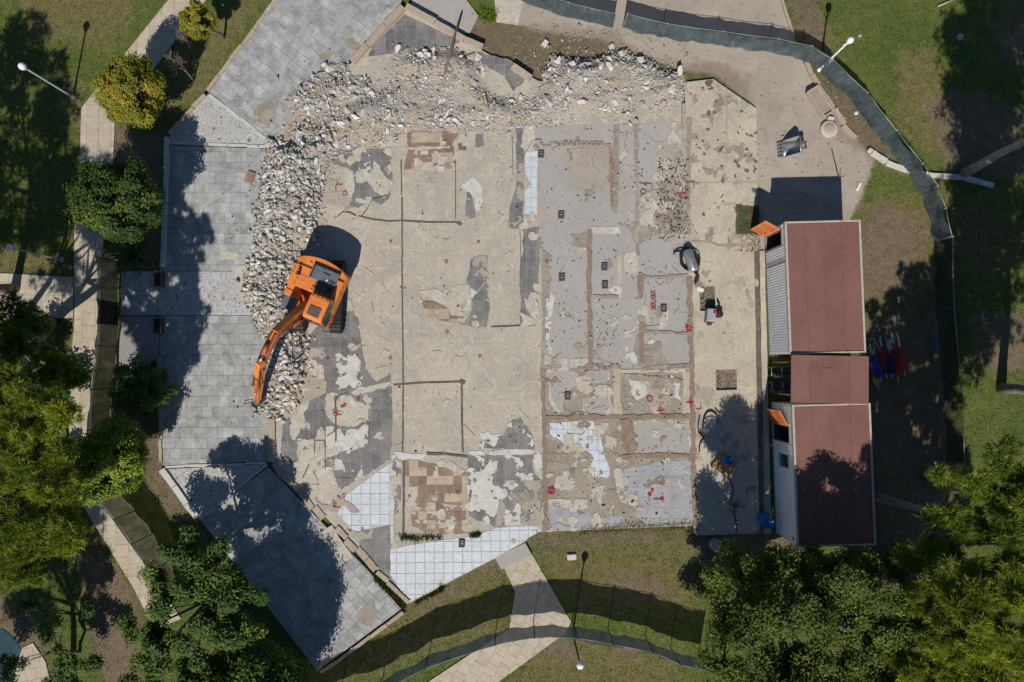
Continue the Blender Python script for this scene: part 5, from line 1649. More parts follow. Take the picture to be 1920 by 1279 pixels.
big_tree('broadleaf_tree', 'tall thin tree below the bottom edge throwing feathery shade',
         [(340, 1420, 5.5, 0.9), (400, 1450, 5.5, 0.9), (300, 1480, 5.5, 1.0), (370, 1500, 5.8, 1.0), (440, 1420, 5.2, 0.5)],
         'leaf_deep', 217, (480, 1330), 'bark', 0.12, per=5, leaves=120, leaf=0.16, cr=(0.25, 0.45))
big_tree('pine_tree', 'pine beyond the bottom left corner',
         [(-190, 1500, 8, 1.4), (-280, 1560, 8, 1.5), (-190, 1620, 8, 1.4), (-310, 1680, 8, 1.5), (-360, 1460, 8, 1.5), (-170, 1420, 7, 1.0)],
         'needle_deep', 218, (150, 1400), 'pinebark', 0.2, per=9, leaves=9, leaf=0.28, cr=(0.42, 0.7), needle=True, group='tall pines')
big_tree('broadleaf_shrub', 'yellow green shrub at the bottom edge left of the plaza tip',
         [(440, 1250, 3.2, 0.6), (500, 1262, 3.0, 0.6), (380, 1262, 3.2, 0.6), (540, 1290, 2.8, 0.6), (460, 1300, 3.2, 0.8)],
         'leaf_lush', 206, (520, 1262), 'bark', 0.08, per=9, leaves=200, leaf=0.13, cr=(0.25, 0.45))
big_tree('broadleaf_shrub', 'dark bluish shrub in the bottom left corner',
         [(120, 1240, 1.8, 0.8), (165, 1260, 1.8, 0.7), (95, 1180, 1.6, 0.6), (60, 1130, 1.8, 0.7), (30, 1090, 1.8, 0.6), (150, 1130, 1.4, 0.6), (110, 1290, 1.8, 0.8), (20, 1240, 1.6, 0.6), (-10, 1280, 2, 0.9)],
         'leaf_deep', 207, (150, 1225), 'bark', 0.08, per=9, leaves=210, leaf=0.15, cr=(0.25, 0.45), tint_bias=0.1)
# bottom right: broadleaf tree by the cabins, then pines
big_tree('broadleaf_tree', 'large olive green tree below the cabins at the bottom',
         [(1350, 1110, 3.6, 0.7), (1420, 1100, 5.8, 1.1), (1500, 1090, 5.6, 1.0), (1560, 1130, 5.8, 1.1), (1352, 1180, 3.8, 0.8), (1430, 1180, 6.6, 1.4), (1520, 1190, 6.6, 1.4), (1610, 1180, 6.0, 1.1),
          (1345, 1250, 4.0, 0.8), (1415, 1270, 5.6, 1.1), (1490, 1280, 6.6, 1.4), (1580, 1270, 6.4, 1.3), (1650, 1240, 6.0, 1.0), (1340, 1310, 4.0, 0.9), (1660, 1300, 6.2, 1.1), (1450, 1055, 4.6, 0.7), (1540, 1060, 4.6, 0.7), (1380, 1060, 4.6, 0.6), (1335, 1090, 3.2, 0.4), (1620, 1110, 6.2, 1.0), (1680, 1170, 6.6, 1.0), (1640, 1060, 5.6, 0.6), (1560, 1340, 6.6, 1.3), (1660, 1360, 6.6, 1.2), (1480, 1052, 3.4, 0.6), (1540, 1056, 3.4, 0.6), (1600, 1062, 3.6, 0.6), (1420, 1360, 6, 1.2), (1440, 1420, 6, 1.0), (1480, 1380, 6.2, 1.2)],
         'leaf_olive', 208, (1420, 1130), 'bark', 0.2, per=9, leaves=420, leaf=0.14, cr=(0.36, 0.62), tint_bias=-0.02)
big_tree('pine_tree', 'big yellow green pine filling the lower right corner',
         [(1860, 1080, 8.0, 1.3), (1790, 1100, 7.6, 1.1), (1760, 1130, 7.2, 0.9), (1830, 1160, 8.2, 1.3), (1910, 1150, 8.4, 1.3), (1750, 1190, 7.4, 0.9), (1800, 1230, 7.8, 1.2), (1880, 1230, 8.2, 1.3),
          (1720, 1260, 7.2, 1.0), (1780, 1300, 7.6, 1.2), (1860, 1300, 8, 1.3), (1960, 1230, 8.2, 1.5), (1680, 1240, 6.6, 0.6), (1960, 1080, 8, 1.3), (1800, 1400, 8, 1.6), (1900, 1400, 8, 1.6), (1850, 1480, 8, 1.6), (1980, 1350, 8.2, 1.6), (1760, 1370, 7.6, 1.2), (1980, 1480, 8, 1.6), (1830, 1340, 8, 1.2), (1760, 1460, 8, 1.4), (1700, 1400, 7.5, 1.2), (1740, 1320, 7.2, 0.9), (1910, 1560, 8, 1.6), (1800, 1560, 8, 1.5)],
         'needle', 209, (1660, 1040), 'pinebark', 0.22, per=8, leaves=18, leaf=0.28, cr=(0.3, 0.5), needle=True, group='tall pines', tint_bias=0.08)
big_tree('pine_tree', 'pine with loose boughs at the right edge above the corner pine',
         [(1890, 870, 7.4, 0.9), (1850, 920, 7.2, 0.8), (1905, 960, 7.6, 1.1), (1780, 900, 6.6, 0.6), (1820, 990, 7.2, 0.9), (1890, 1020, 7.8, 1.0), (1760, 960, 6.4, 0.5), (1950, 900, 8, 1.4), (1740, 1020, 6.2, 0.5),
          (1700, 1050, 6.0, 0.5), (1720, 1110, 6.4, 0.5), (1940, 1000, 8, 1.2)],
         'needle_deep', 210, (1640, 930), 'pinebark', 0.2, per=8, leaves=18, leaf=0.26, cr=(0.3, 0.5), needle=True, group='tall pines', tint_bias=0.12)
# pines standing right of the frame, trunks and shade in view
big_tree('pine_tree', 'tall pine at the right edge with a pale bare trunk',
         [(1990, 330, 7.6, 1.1), (2010, 240, 7.6, 1.1), (2000, 440, 7.6, 1.2), (2060, 560, 8, 1.5), (2080, 330, 8.5, 1.7), (2150, 420, 9.0, 2.0), (2050, 450, 7.8, 1.5), (2180, 280, 9.0, 1.8), (2090, 230, 8.2, 1.4), (2030, 380, 7.6, 1.2), (2120, 520, 8.4, 1.5)],
         'needle', 211, (1808, 325), 'palebark', 0.2, per=9, leaves=9, leaf=0.3, cr=(0.42, 0.7), needle=True, group='tall pines', lean_mid=(-0.6, 0.1, 5.6))
big_tree('pine_tree', 'tall pine at the right edge with a low fork of bare trunk',
         [(2020, 680, 8, 1.3), (2010, 800, 8, 1.3), (2150, 900, 9, 1.8), (2000, 930, 8, 1.3), (2100, 760, 9.0, 1.7), (2180, 690, 9.5, 1.9), (2060, 850, 8.6, 1.5), (2200, 820, 9.5, 1.9), (2090, 660, 8.6, 1.5), (2040, 740, 8.0, 1.2)],
         'needle', 212, (1878, 728), 'pinebark', 0.22, per=9, leaves=9, leaf=0.3, cr=(0.42, 0.7), needle=True, group='tall pines', lean_mid=(-0.5, 0.0, 6.0))
big_tree('pine_tree', 'third pine off the right edge behind the cabins',
         [(2010, 900, 8.2, 1.5), (2060, 980, 8.6, 1.7), (1985, 1010, 8.0, 1.4), (2100, 1080, 8.8, 1.7), (2010, 1100, 8.2, 1.4)],
         'needle', 213, (1740, 900), 'pinebark', 0.2, per=9, leaves=9, leaf=0.3, cr=(0.42, 0.7), needle=True, group='tall pines')

big_tree('broadleaf_shrub', 'dark understorey shrub between the olive tree and the corner pine',
         [(1660, 1070, 2.2, 0.8), (1700, 1100, 2.2, 0.8), (1680, 1150, 2.4, 0.9), (1720, 1170, 2.4, 0.8), (1740, 1060, 2.0, 0.7), (1690, 1200, 2.6, 0.8), (1780, 1030, 2.0, 0.7), (1830, 1060, 2.2, 0.8), (1700, 1030, 1.8, 0.5)],
         'leaf_deep', 214, (1640, 1070), 'bark', 0.08, per=9, leaves=220, leaf=0.15, cr=(0.28, 0.5), tint_bias=-0.1)
big_tree('broadleaf_shrub', 'dark shrubs under the leaning pine by the left edge',
         [(40, 700, 1.6, 0.9), (100, 760, 1.6, 0.9), (40, 800, 1.6, 0.9), (110, 880, 1.4, 0.8), (60, 650, 1.4, 0.8), (40, 960, 1.6, 0.9), (120, 1010, 1.2, 0.7), (60, 1060, 1.4, 0.7)],
         'leaf_deep', 215, (110, 800), 'bark', 0.08, per=8, leaves=200, leaf=0.15, cr=(0.28, 0.5), tint_bias=-0.1)
# leafless saplings
def bare_tree(label, base_px, top_px, z, seed, spread=0.5):
    g = np.random.default_rng(seed)
    b = P(*base_px)
    root = empty('bare_tree', (b[0], b[1], 0))
    tag(root, label, 'tree', 'leafless saplings')
    t = V3(*top_px, z) - Vector((b[0], b[1], 0))
    fork = t * 0.55
    tr = tube('trunk', [(0, 0, -0.1), fork * 0.5 + Vector((0.03, 0.02, 0)), fork], [0.05, 0.04, 0.03], MT['twig'], root, 7)
    ch = []
    for i in range(26):
        e = t * g.uniform(0.8, 1.1) + Vector(g.normal(0, spread * 0.42, 3))
        m = fork.lerp(e, 0.5) + Vector(g.normal(0, 0.06, 3))
        ch.append(tube_data([fork * g.uniform(0.9, 1.0), m, e], [0.02, 0.013, 0.005], 5))
        for _ in range(4):
            s = m.lerp(e, g.uniform(0.1, 0.9))
            ch.append(tube_data([s, s + Vector(g.normal(0, 0.17, 3)) + Vector((0, 0, 0.1))], [0.008, 0.003], 4))
    multi('branches', ch, MT['twig'], root)
bare_tree('leafless sapling between the two yellow trees', (363, 152), (322, 105), 2.3, 1)
bare_tree('leafless sapling beside the round green tree', (281, 314), (230, 272), 2.1, 2)
bare_tree('thin leafless sapling in the shade near the small golden tree', (358, 90), (338, 62), 1.6, 3, 0.3)

def cycad(label, px, py, rad, seed):
    g = np.random.default_rng(seed)
    c = P(px, py)
    root = empty('palm_plant', (c[0], c[1], 0)); tag(root, label, 'plant')
    ch = []
    for i in range(34):
        a = 2 * math.pi * i / 34 + g.normal(0, 0.06)
        L = rad * g.uniform(0.8, 1.1)
        h = g.uniform(0.35, 1.0)
        pts = [Vector((math.cos(a) * L * t, math.sin(a) * L * t, 0.25 + h * math.sin(t * 2.5))) for t in (0, .25, .5, .75, 1)]
        n = Vector((-math.sin(a), math.cos(a), 0))
        v, f = [], []
        for j, p in enumerate(pts):
            w = 0.07 * (0.5, 1, 0.9, 0.6, 0.1)[j]
            v += [p + n * w, p - n * w]
        f = [(2 * j, 2 * j + 1, 2 * j + 3, 2 * j + 2) for j in range(4)]
        ch.append((v, f))
    o = multi('fronds', ch, MT['leaf_deep'], root)
    tube('trunk', [(0, 0, -0.1), (0, 0, 0.35)], [0.13, 0.09], MT['bark'], root, 9)
cycad('dark spiky palm plant in shade below the round green tree', 262, 480, 1.15, 5)

# weeds
def weeds(label, px, n, h, seed, mat='grassblade', z=0.0, spread=0.06):
    g = np.random.default_rng(seed)
    pts = [Vector(P(a, b)) for a, b in px]
    segs = [(pts[i], pts[i + 1]) for i in range(len(pts) - 1)] or [(pts[0], pts[0])]
    k = g.integers(0, len(segs), n); t = g.uniform(0, 1, n)
    C = np.array([[*(segs[i][0].lerp(segs[i][1], u)), z] for i, u in zip(k, t)])
    C[:, :2] += g.normal(0, spread, (n, 2))
    D = g.normal(0, 0.7, (n, 3)); D[:, 2] = np.abs(D[:, 2]) * 0.6 + 0.5
    o = needle_mesh('weeds', MT[mat], C, D, h * g.uniform(0.5, 1.2, n), np.full(n, 0.022), np.clip(g.normal(0.4, 0.25, n), 0, 1), None, g)
    tag(o, label, kind='stuff')
weeds('weeds growing along the lower slab kerb', [(703, 1080), (760, 1138)], 900, 0.16, 1, z=0.1)
weeds('strip of moss and weeds above the broad white tiles', [(752, 1004), (780, 1008), (830, 1004)], 700, 0.12, 2, z=ZS, spread=0.09)
weeds('tuft of weeds by the floor box in the white tiles', [(884, 1003), (900, 1000)], 350, 0.14, 3, z=ZS)
weeds('grass creeping over the bottom edge of the slab', [(780, 1128), (825, 1105), (830, 1095)], 900, 0.22, 4, z=0.05)
weeds('weeds on the bottom edge of the east rooms', [(1090, 992), (1200, 984), (1300, 982)], 1300, 0.18, 5, z=0.1, spread=0.12)
weeds('weeds in the turf square and trench head', [(1385, 395), (1415, 400), (1412, 430), (1390, 425), (1418, 470)], 700, 0.08, 6, z=ZS, spread=0.2)
weeds('green weed clump near the top edge', [(905, 25), (925, 32)], 500, 0.3, 7, 'leaf_lush', spread=0.15)

# grass: short blades over the lawns
n = 300000
x = g.uniform(-27.5, 27.5, n); y = g.uniform(-19, 19, n)
ix = np.clip(((x + 28) / 0.2).round().astype(int) + len(far), 0, nc - 1); iy = np.clip(((y + 19.6) / 0.2).round().astype(int) + len(far), 0, nr - 1)
w = 1 - np.clip(g_yard[iy, ix] * 1.3, 0, 1) - 0.75 * g_soil[iy, ix]
blk = [PL(SLAB), PL([(1284, 140), (1430, 140), (1460, 1010), (1300, 1010)]), PL([(562, -60), (392, 174), (318, 262), (228, 508), (226, 600), (300, 660), (302, 880), (374, 974), (595, 1260), (760, 1140), (520, 870), (520, 262), (760, -60)]),
       PL([(318, -2), (388, -2), (216, 226), (191, 480), (188, 640), (174, 745), (168, 900), (205, 965), (340, 1160), (290, 1180), (130, 900), (132, 700), (140, 430), (153, 203)]),
       PL([(-60, 509), (138, 520), (138, 596), (-60, 604)]), PL([(928, 1046), (998, 1030), (1070, 1165), (905, 1300), (770, 1300), (955, 1178), (966, 1110)]),
       PL([(1432, 436), (1562, 433), (1590, 1000), (1450, 1000)]), PL([(-40, 1140), (38, 1190), (62, 1205), (100, 1300), (-40, 1300)]), PL([(770, -40), (985, -40), (970, 60), (880, 80)])]
ok = g.uniform(0, 1, n) < w
for b_ in blk: ok &= sdist(x, y, b_) < 0.03
x, y = x[ok], y[ok]; n = len(x)
dr = g_dry[iy[ok], ix[ok]]
bn = np.array([mnoise.noise(Vector((u * 0.5, v * 0.5, 2.0))) for u, v in zip(x, y)])
D = g.normal(0, 0.8, (n, 3)); D[:, 2] = np.abs(D[:, 2]) * 0.6 + 0.35
o = needle_mesh('grass', MT['grassblade'], np.stack([x, y, np.full(n, -0.025)], 1), D, g.uniform(0.05, 0.13, n), np.full(n, 0.016),
                np.clip(0.25 + 0.5 * dr + 0.35 * bn + g.normal(0, 0.15, n), 0, 1), None, g)
tag(o, 'short patchy lawn grass with dry blades', kind='stuff')
# ------------------------------------------------------------------ fences of scrim on posts
def fence(label, px, z0, z1, mat, post_mat='greypost', seed=0, wave=0.05, dark_panels=(), step=None, gap_rail=True):
    r = random.Random(seed)
    pts = [Vector(P(a, b)) for a, b in px]
    root = empty('fence', (pts[0].x, pts[0].y, 0))
    tag(root, label, 'fence')
    o = Vector((pts[0].x, pts[0].y, 0))
    for i, p in enumerate(pts):
        ph = z1 + 0.06
        tube('post', [(p.x - o.x, p.y - o.y, -0.1), (p.x - o.x, p.y - o.y, ph)], 0.022, MT[post_mat], root, 7)
    for i in range(len(pts) - 1):
        a, b = pts[i], pts[i + 1]
        d = b - a; L = d.length; t = d / L; n = Vector((-t.y, t.x))
        nu, nv = max(6, int(L / 0.18)), 9
        v, f = [], []
        ph = r.uniform(0, 9)
        for u in range(nu + 1):
            s = u / nu
            sag = 4 * s * (1 - s)
            for w in range(nv + 1):
                q = w / nv
                off = wave * (mnoise.noise(Vector((s * L * 1.1 + ph, q * 1.5, seed))) * 1.6 + 0.5 * mnoise.noise(Vector((s * L * 3.2 + ph, q * 2.5, seed + 3)))) * (0.35 + sag)
                zz = z0 + (z1 - z0) * q - sag * 0.05 * q + 0.03 * mnoise.noise(Vector((s * L + ph, 0, 5)))
                p = a + d * s + n * (off - 0.035)
                v.append((p.x - o.x, p.y - o.y, zz))
        for u in range(nu):
            for w in range(nv):
                k = u * (nv + 1) + w
                f.append((k, k + nv + 1, k + nv + 2, k + 1))
        mesh('scrim_panel', v, f, MT['scrim_black' if i in dark_panels else mat], root, True)
        if gap_rail:
            tube('top_wire', [(a.x - o.x, a.y - o.y, z1 - 0.01), (((a + b) / 2).x - o.x, ((a + b) / 2).y - o.y, z1 - 0.05), (b.x - o.x, b.y - o.y, z1 - 0.01)], 0.012, MT['galv'], root, 5)
    return root
fence('green scrim fence at the top edge left of the gap', [(930, -30), (990, 8), (1062, 32), (1148, 52)], 0.05, 1.35, 'scrim', seed=1)
fence('green scrim fence sweeping round the upper right corner', [(1168, 52), (1240, 70), (1340, 84), (1440, 97), (1500, 110), (1538, 134), (1600, 194), (1652, 262), (1700, 322), (1727, 362),
      (1741, 402), (1752, 452)], 0.05, 1.35, 'scrim', seed=2, wave=0.1)
fence('green scrim fence right of the cabins, shade painted into its colour', [(1752, 454), (1754, 580), (1770, 737), (1774, 880)], 0.05, 1.4, 'scrim_shade', seed=3)
fence('sagging scrim fence across the lower path', [(560, 1318), (640, 1292), (718, 1268), (806, 1220), (930, 1178), (1000, 1165), (1073, 1166), (1140, 1178), (1210, 1192), (1257, 1213), (1310, 1226)],
      0.45, 1.95, 'scrim', 'darkpost', seed=4, wave=0.07)
fence('brown scrim fence between footpath and plaza at the left', [(222, 492), (223, 568), (224, 610), (221, 650), (212, 728), (206, 800), (214, 880)], 0.05, 1.75, 'scrim_olive', 'darkpost', seed=5, wave=0.09, dark_panels=(1,))
fence('olive scrim fence beside the lower left footpath', [(226, 925), (252, 958), (284, 1002), (314, 1054), (345, 1110)], 0.05, 1.7, 'scrim_olive', 'darkpost', seed=6, wave=0.08)

# ------------------------------------------------------------------ lamp posts
def lamp(label, base, top, mat, r=0.05, globe_r=0.165, bracket=False):
    b = P(*base)
    bb = Vector((b[0], b[1], 0))
    # height from how far the globe stands away from the foot
    nad = Vector(P(960, 679.5))
    d0 = (Vector(b) - nad).length
    t0 = (Vector(P(*top)) - nad).length
    h = CAM_H * (1 - d0 / t0)
    root = empty('street_lamp', bb); tag(root, label, 'street lamp', 'globe street lamps')
    tube('post', [(0, 0, -0.1), (0, 0, 0.6), (0, 0, h - 0.15)], [r * 1.25, r, r * 0.7], MT[mat], root, 10)
    lathe('base_plate', [(0.13, 0), (0.13, 0.05), (0.08, 0.09), (0.07, 0.2)], MT[mat], root, 14)
    lathe('collar', [(r * 0.8, h - 0.28), (0.09, h - 0.2), (0.1, h - 0.14), (0.06, h - 0.1)], MT[mat], root, 14)
    lathe('globe', [(0.05, h - 0.15)] + [(globe_r * math.sin(a), h + 0.02 - globe_r * math.cos(a)) for a in [math.pi * k / 12 for k in range(2, 12)]] + [(0.012, h + 0.02 + globe_r)], MT['globe'], root, 20)
    if bracket:
        for s in (-1, 1):
            tube('bracket', [(0, 0, h - 0.55), (0.12 * s, 0.05 * s, h - 0.4), (0.16 * s, 0.07 * s, h - 0.2)], [0.025, 0.02, 0.018], MT[mat], root, 6)
    return root
lamp('grey globe lamp post on the upper left lawn', (137, 182), (47, 118), 'greypost')
lamp('thin globe lamp post in shade by the side path', (117, 487), (21, 458), 'greypost', 0.04, 0.14)
lamp('white globe lamp post at the fence corner, upper right', (1536, 131), (1595, 77), 'whitepost', 0.05, 0.15, True)
lamp('dark globe lamp post on the lower fence', (1074, 1186), (1084, 1248), 'darkpost', 0.045)

# ------------------------------------------------------------------ excavator
def excavator():
    c = P(603, 557, ZS)
    root = empty('excavator', (c[0], c[1], ZR - 0.03), math.radians(-113))
    tag(root, 'orange tracked excavator reaching its arm over the rubble', 'excavator')
    # undercarriage stands square to the hall, the house is slewed
    slew = math.radians(113 - 92)
    def trk(s):
        prof = []
        for k in range(9):
            a = math.pi / 2 + math.pi * k / 8
            prof.append((-1.35 + 0.36 * math.cos(a), 0.38 + 0.36 * math.sin(a)))
        for k in range(9):
            a = -math.pi / 2 + math.pi * k / 8
            prof.append((1.35 + 0.36 * math.cos(a), 0.38 + 0.36 * math.sin(a)))
        o = extrude_xz('track', prof, s * 0.88 - 0.25, s * 0.88 + 0.25, MT['trackmetal'], root)
        o.rotation_euler = (0, 0, slew)
        # shoes
        ch = []
        P2 = []
        for k in range(22): P2.append((-1.35 + 2.7 * k / 21, 0.75, 0))
        for k in range(1, 6): a = math.pi / 2 - math.pi * k / 6; P2.append((1.35 + 0.37 * math.cos(a), 0.38 + 0.37 * math.sin(a), math.pi / 2 - a))
        for k in range(1, 6): a = math.pi / 2 + math.pi * k / 6; P2.append((-1.35 + 0.37 * math.cos(a), 0.38 + 0.37 * math.sin(a), math.pi / 2 - a))
        bm = bmesh.new()
        for x, z, a in P2:
            m = bmesh.ops.create_cube(bm, size=1.0)
            bmesh.ops.scale(bm, vec=(0.10, 0.56, 0.04), verts=m['verts'])
            bmesh.ops.rotate(bm, cent=(0, 0, 0), matrix=Matrix.Rotation(a, 3, 'Y'), verts=m['verts'])
            bmesh.ops.translate(bm, vec=(x, s * 0.88, z), verts=m['verts'])
        sh = bm_link('track_shoes', bm, MT['trackmetal'], o)
    trk(1); trk(-1)
    cf = box('car_body', (1.5, 1.3, 0.4), (0, 0, 0.55), MT['charcoal'], root, (0, 0, slew), 0.05)
    lathe('slew_ring', [(0.55, 0.7), (0.55, 0.86), (0.5, 0.9)], MT['charcoal'], root, 24)
    # platform
    extrude_xy('platform', [(-1.5, -1.1), (-1.5, 1.1), (0.95, 1.2), (0.95, 0.3), (1.0, 0.28), (1.0, -0.28), (0.8, -0.3), (0.8, -1.2), (-1.2, -1.2)], 0.86, 1.02, MT['orange_dull'], root, 0.02)
    # counterweight with rounded tail
    pr = [(-0.92, 1.22)]
    for k in range(11):
        y = 1.22 - 2.44 * k / 10
        pr.append((-1.35 - 0.30 * (1 - (y / 1.22) ** 2), y))
    pr += [(-0.92, -1.22)]
    cw = extrude_xy('counterweight', pr, 0.9, 1.74, MT['orange'], root, 0.05)
    tube('lifting_eye', [(-1.3, 0.5, 1.73), (-1.3, 0.5, 1.8), (-1.3, 0.58, 1.8), (-1.3, 0.58, 1.73)], 0.02, MT['orange_dull'], root, 6)
    tube('lifting_eye', [(-1.3, -0.5, 1.73), (-1.3, -0.5, 1.8), (-1.3, -0.58, 1.8), (-1.3, -0.58, 1.73)], 0.02, MT['orange_dull'], root, 6)
    # engine house sides
    box('left_side_panel', (1.5, 0.32, 0.82), (-0.3, 1.05, 1.42), MT['orange'], root, bevel=0.05)
    box('engine_house', (1.0, 1.78, 0.80), (-0.55, 0.0, 1.42), MT['orange'], root, bevel=0.04)
    box('right_side_panel', (1.0, 0.34, 0.80), (-0.55, -1.04, 1.41), MT['orange'], root, bevel=0.05)
    hood = box('engine_hood', (0.66, 1.3, 0.12), (-0.98, 0.29, 1.87), MT['slate'], root, bevel=0.04)
    for k in range(9):
        box('vent_slot', (0.05, 0.05, 0.03), (-0.26 + 0.065 * k, -0.56, 0.062), MT['black'], hood)
    for k in range(7):
        box('vent_slot', (0.14, 0.03, 0.03), (0.14, 0.30 + 0.05 * k, 0.062), MT['black'], hood)
    box('decal', (0.07, 0.09, 0.02), (0.16, 0.22, 0.066), MT['whitepost'], hood)
    box('hood_handle', (0.04, 0.34, 0.03), (-0.1, 0.1, 0.085), MT['charcoal'], hood)
    for k in range(5):
        box('side_vent', (0.055, 0.10, 0.02), (-1.05 + 0.12 * k, -0.93, 1.815), MT['black'], root)
    for k in range(4):
        box('side_vent', (0.06, 0.04, 0.02), (-1.0 + 0.13 * k, -1.12, 1.812), MT['black'], root)
    tube('exhaust', [(-0.62, -0.8, 1.8), (-0.62, -0.8, 2.05), (-0.68, -0.8, 2.12)], [0.05, 0.05, 0.045], MT['black'], root, 10)
    # step between hood and cab
    box('walkway', (0.40, 0.92, 0.9), (-0.46, 0.48, 1.40), MT['hatch'], root, bevel=0.03)
    tube('handrail', [(-0.2, -0.02, 1.8), (-0.2, -0.02, 2.0), (-0.2, 0.9, 2.0), (-0.2, 0.9, 1.8)], 0.022, MT['charcoal'], root, 6)
    box('vent_grille', (0.12, 0.2, 0.03), (-0.46, 0.75, 1.862), MT['black'], root)
    box('panel_seam', (1.0, 0.015, 0.01), (-0.55, -0.86, 1.822), MT['black'], root)
    box('panel_seam', (0.015, 0.5, 0.01), (-0.62, -0.62, 1.822), MT['black'], root)
    box('panel_seam', (0.015, 2.3, 0.01), (-1.05, 0.0, 1.8235), MT['black'], root)
    box('tail_band', (0.03, 0.9, 0.3), (-1.66, 0.0, 1.3), MT['charcoal'], root, bevel=0.01)
    box('side_door_seam', (0.012, 0.01, 0.7), (-0.5, 1.212, 1.42), MT['black'], root)
    # tank and tool box on the right
    box('fuel_tank', (0.55, 0.62, 0.66), (0.2, -0.88, 1.34), MT['orange'], root, bevel=0.05)
    box('tool_box', (0.62, 0.58, 0.42), (0.82, -0.9, 1.16), MT['slate'], root, bevel=0.04)
    tube('handrail', [(0.48, -1.17, 1.6), (0.48, -1.17, 1.95), (0.48, -0.5, 1.95), (0.48, -0.5, 1.6)], 0.02, MT['trim'], root, 6)
    # cab
    cab = extrude_xz('cab', [(-0.1, 1.0), (-0.1, 2.55), (0.0, 2.66), (0.92, 2.66), (1.06, 2.52), (1.22, 1.75), (1.12, 1.0)], 0.30, 1.18, MT['orange'], root, 0.035)
    wl = extrude_xz('side_window', [(0.0, 1.6), (0.02, 2.48), (0.9, 2.5), (1.0, 2.4), (1.12, 1.75), (1.05, 1.6)], 1.17, 1.196, MT['glass'], cab)
    extrude_xz('side_window', [(0.0, 1.7), (0.02, 2.48), (0.9, 2.5), (1.0, 2.4), (1.1, 1.75)], 0.284, 0.305, MT['glass'], cab)
    o = mesh('windscreen', [(1.075, 0.36, 2.47), (1.075, 1.12, 2.47), (1.235, 1.12, 1.72), (1.235, 0.36, 1.72), (1.05, 0.36, 2.46), (1.05, 1.12, 2.46), (1.2, 1.12, 1.71), (1.2, 0.36, 1.71)],
             [(0, 3, 2, 1), (4, 5, 6, 7), (0, 1, 5, 4), (1, 2, 6, 5), (2, 3, 7, 6), (3, 0, 4, 7)], MT['glass'], cab)
    ht = box('roof_hatch', (0.46, 0.56, 0.05), (0.66, 0.74, 2.672), MT['hatch'], cab, bevel=0.04)
    box('roof_rib', (0.42, 0.04, 0.02), (0.14, 0.55, 2.664), MT['orange'], cab)
    box('roof_rib', (0.42, 0.04, 0.02), (0.14, 0.74, 2.664), MT['orange'], cab)
    box('roof_rib', (0.42, 0.04, 0.02), (0.14, 0.93, 2.664), MT['orange'], cab)
    tube('mirror_arm', [(1.1, 1.16, 2.1), (1.28, 1.28, 2.05), (1.34, 1.3, 1.95)], 0.018, MT['charcoal'], root, 6)
    box('mirror', (0.05, 0.16, 0.26), (1.35, 1.3, 1.86), MT['charcoal'], root, (0, 0, 0.3), 0.02)
    # boom: plan axis from the foot to the elbow point, gooseneck
    foot = Vector((0.55, -0.1, 1.35))
    def loc(px, py, z):
        v = V3(px, py, z) - Vector((c[0], c[1], ZR - 0.03))
        v = Matrix.Rotation(math.radians(113), 3, 'Z') @ v
        return v
    elbow = loc(488, 690, 3.5)
    tip = loc(482, 752, 0.75)
    def beam(name, pts, hts, wid, mat, up=None):
        v, f = [], []
        pts = [Vector(p) for p in pts]
        n = len(pts)
        for i, p in enumerate(pts):
            t = (pts[min(i + 1, n - 1)] - pts[max(i - 1, 0)]).normalized()
            side = t.cross(Vector((0, 0, 1)))
            if side.length < 1e-3: side = Vector((0, 1, 0))
            side.normalize()
            u = side.cross(t).normalized()
            h, w = hts[i] / 2, wid / 2
            for a, b2 in ((-1, -1), (1, -1), (1, 1), (-1, 1)):
                v.append(p + side * w * a + u * h * b2)
        for i in range(n - 1):
            for k in range(4):
                f.append((i * 4 + k, i * 4 + (k + 1) % 4, i * 4 + 4 + (k + 1) % 4, i * 4 + 4 + k))
        f += [(3, 2, 1, 0), tuple((n - 1) * 4 + k for k in range(4))]
        return mesh(name, v, f, mat, root)
    knee = foot.lerp(elbow, 0.5) + Vector((0, 0, 1.15))
    q1 = foot.lerp(knee, 0.5) + Vector((0, 0, 0.1))
    q2 = knee.lerp(elbow, 0.5) + Vector((0, 0, 0.12))
    beam('boom', [foot, q1, knee, q2, elbow], [0.34, 0.46, 0.56, 0.42, 0.28], 0.28, MT['orange'])
    for sgn in (-1, 1):
        sd = (elbow - foot).cross(Vector((0, 0, 1))).normalized() * 0.146 * sgn
        beam('boom_side_plate', [q1 + sd, knee + sd, q2 + sd], [0.3, 0.4, 0.26], 0.012, MT['orange_dull'])
    for t_ in (0.18, 0.42, 0.7):
        pp_ = q1.lerp(knee, t_) + Vector((0, 0, 0.27))
        box('hose_clamp', (0.06, 0.32, 0.04), pp_, MT['charcoal'], root, (0, -0.5, math.atan2(elbow.y - foot.y, elbow.x - foot.x)))
    d = (elbow - foot); d.z = 0; d.normalize()
    side = d.cross(Vector((0, 0, 1)))
    for s in (-1, 1):
        a = Vector((0.85, -0.1, 1.1)) + side * 0.23 * s
        b2 = knee + side * 0.23 * s + Vector((0, 0, -0.1))
        m = a.lerp(b2, 0.6)
        tube('boom_cylinder', [a, m], 0.075, MT['orange_dull'], root, 10)
        tube('cylinder_rod', [m, b2], 0.04, MT['steel'], root, 8)
    tp = q2.lerp(knee, 0.4) + Vector((0, 0, 0.32))
    back = elbow + (elbow - tip).normalized() * 0.55 + Vector((0, 0, 0.1))
    tube('arm_cylinder', [tp, tp.lerp(back, 0.6)], 0.085, MT['orange_dull'], root, 10)
    tube('cylinder_rod', [tp.lerp(back, 0.6), back], 0.045, MT['steel'], root, 8)
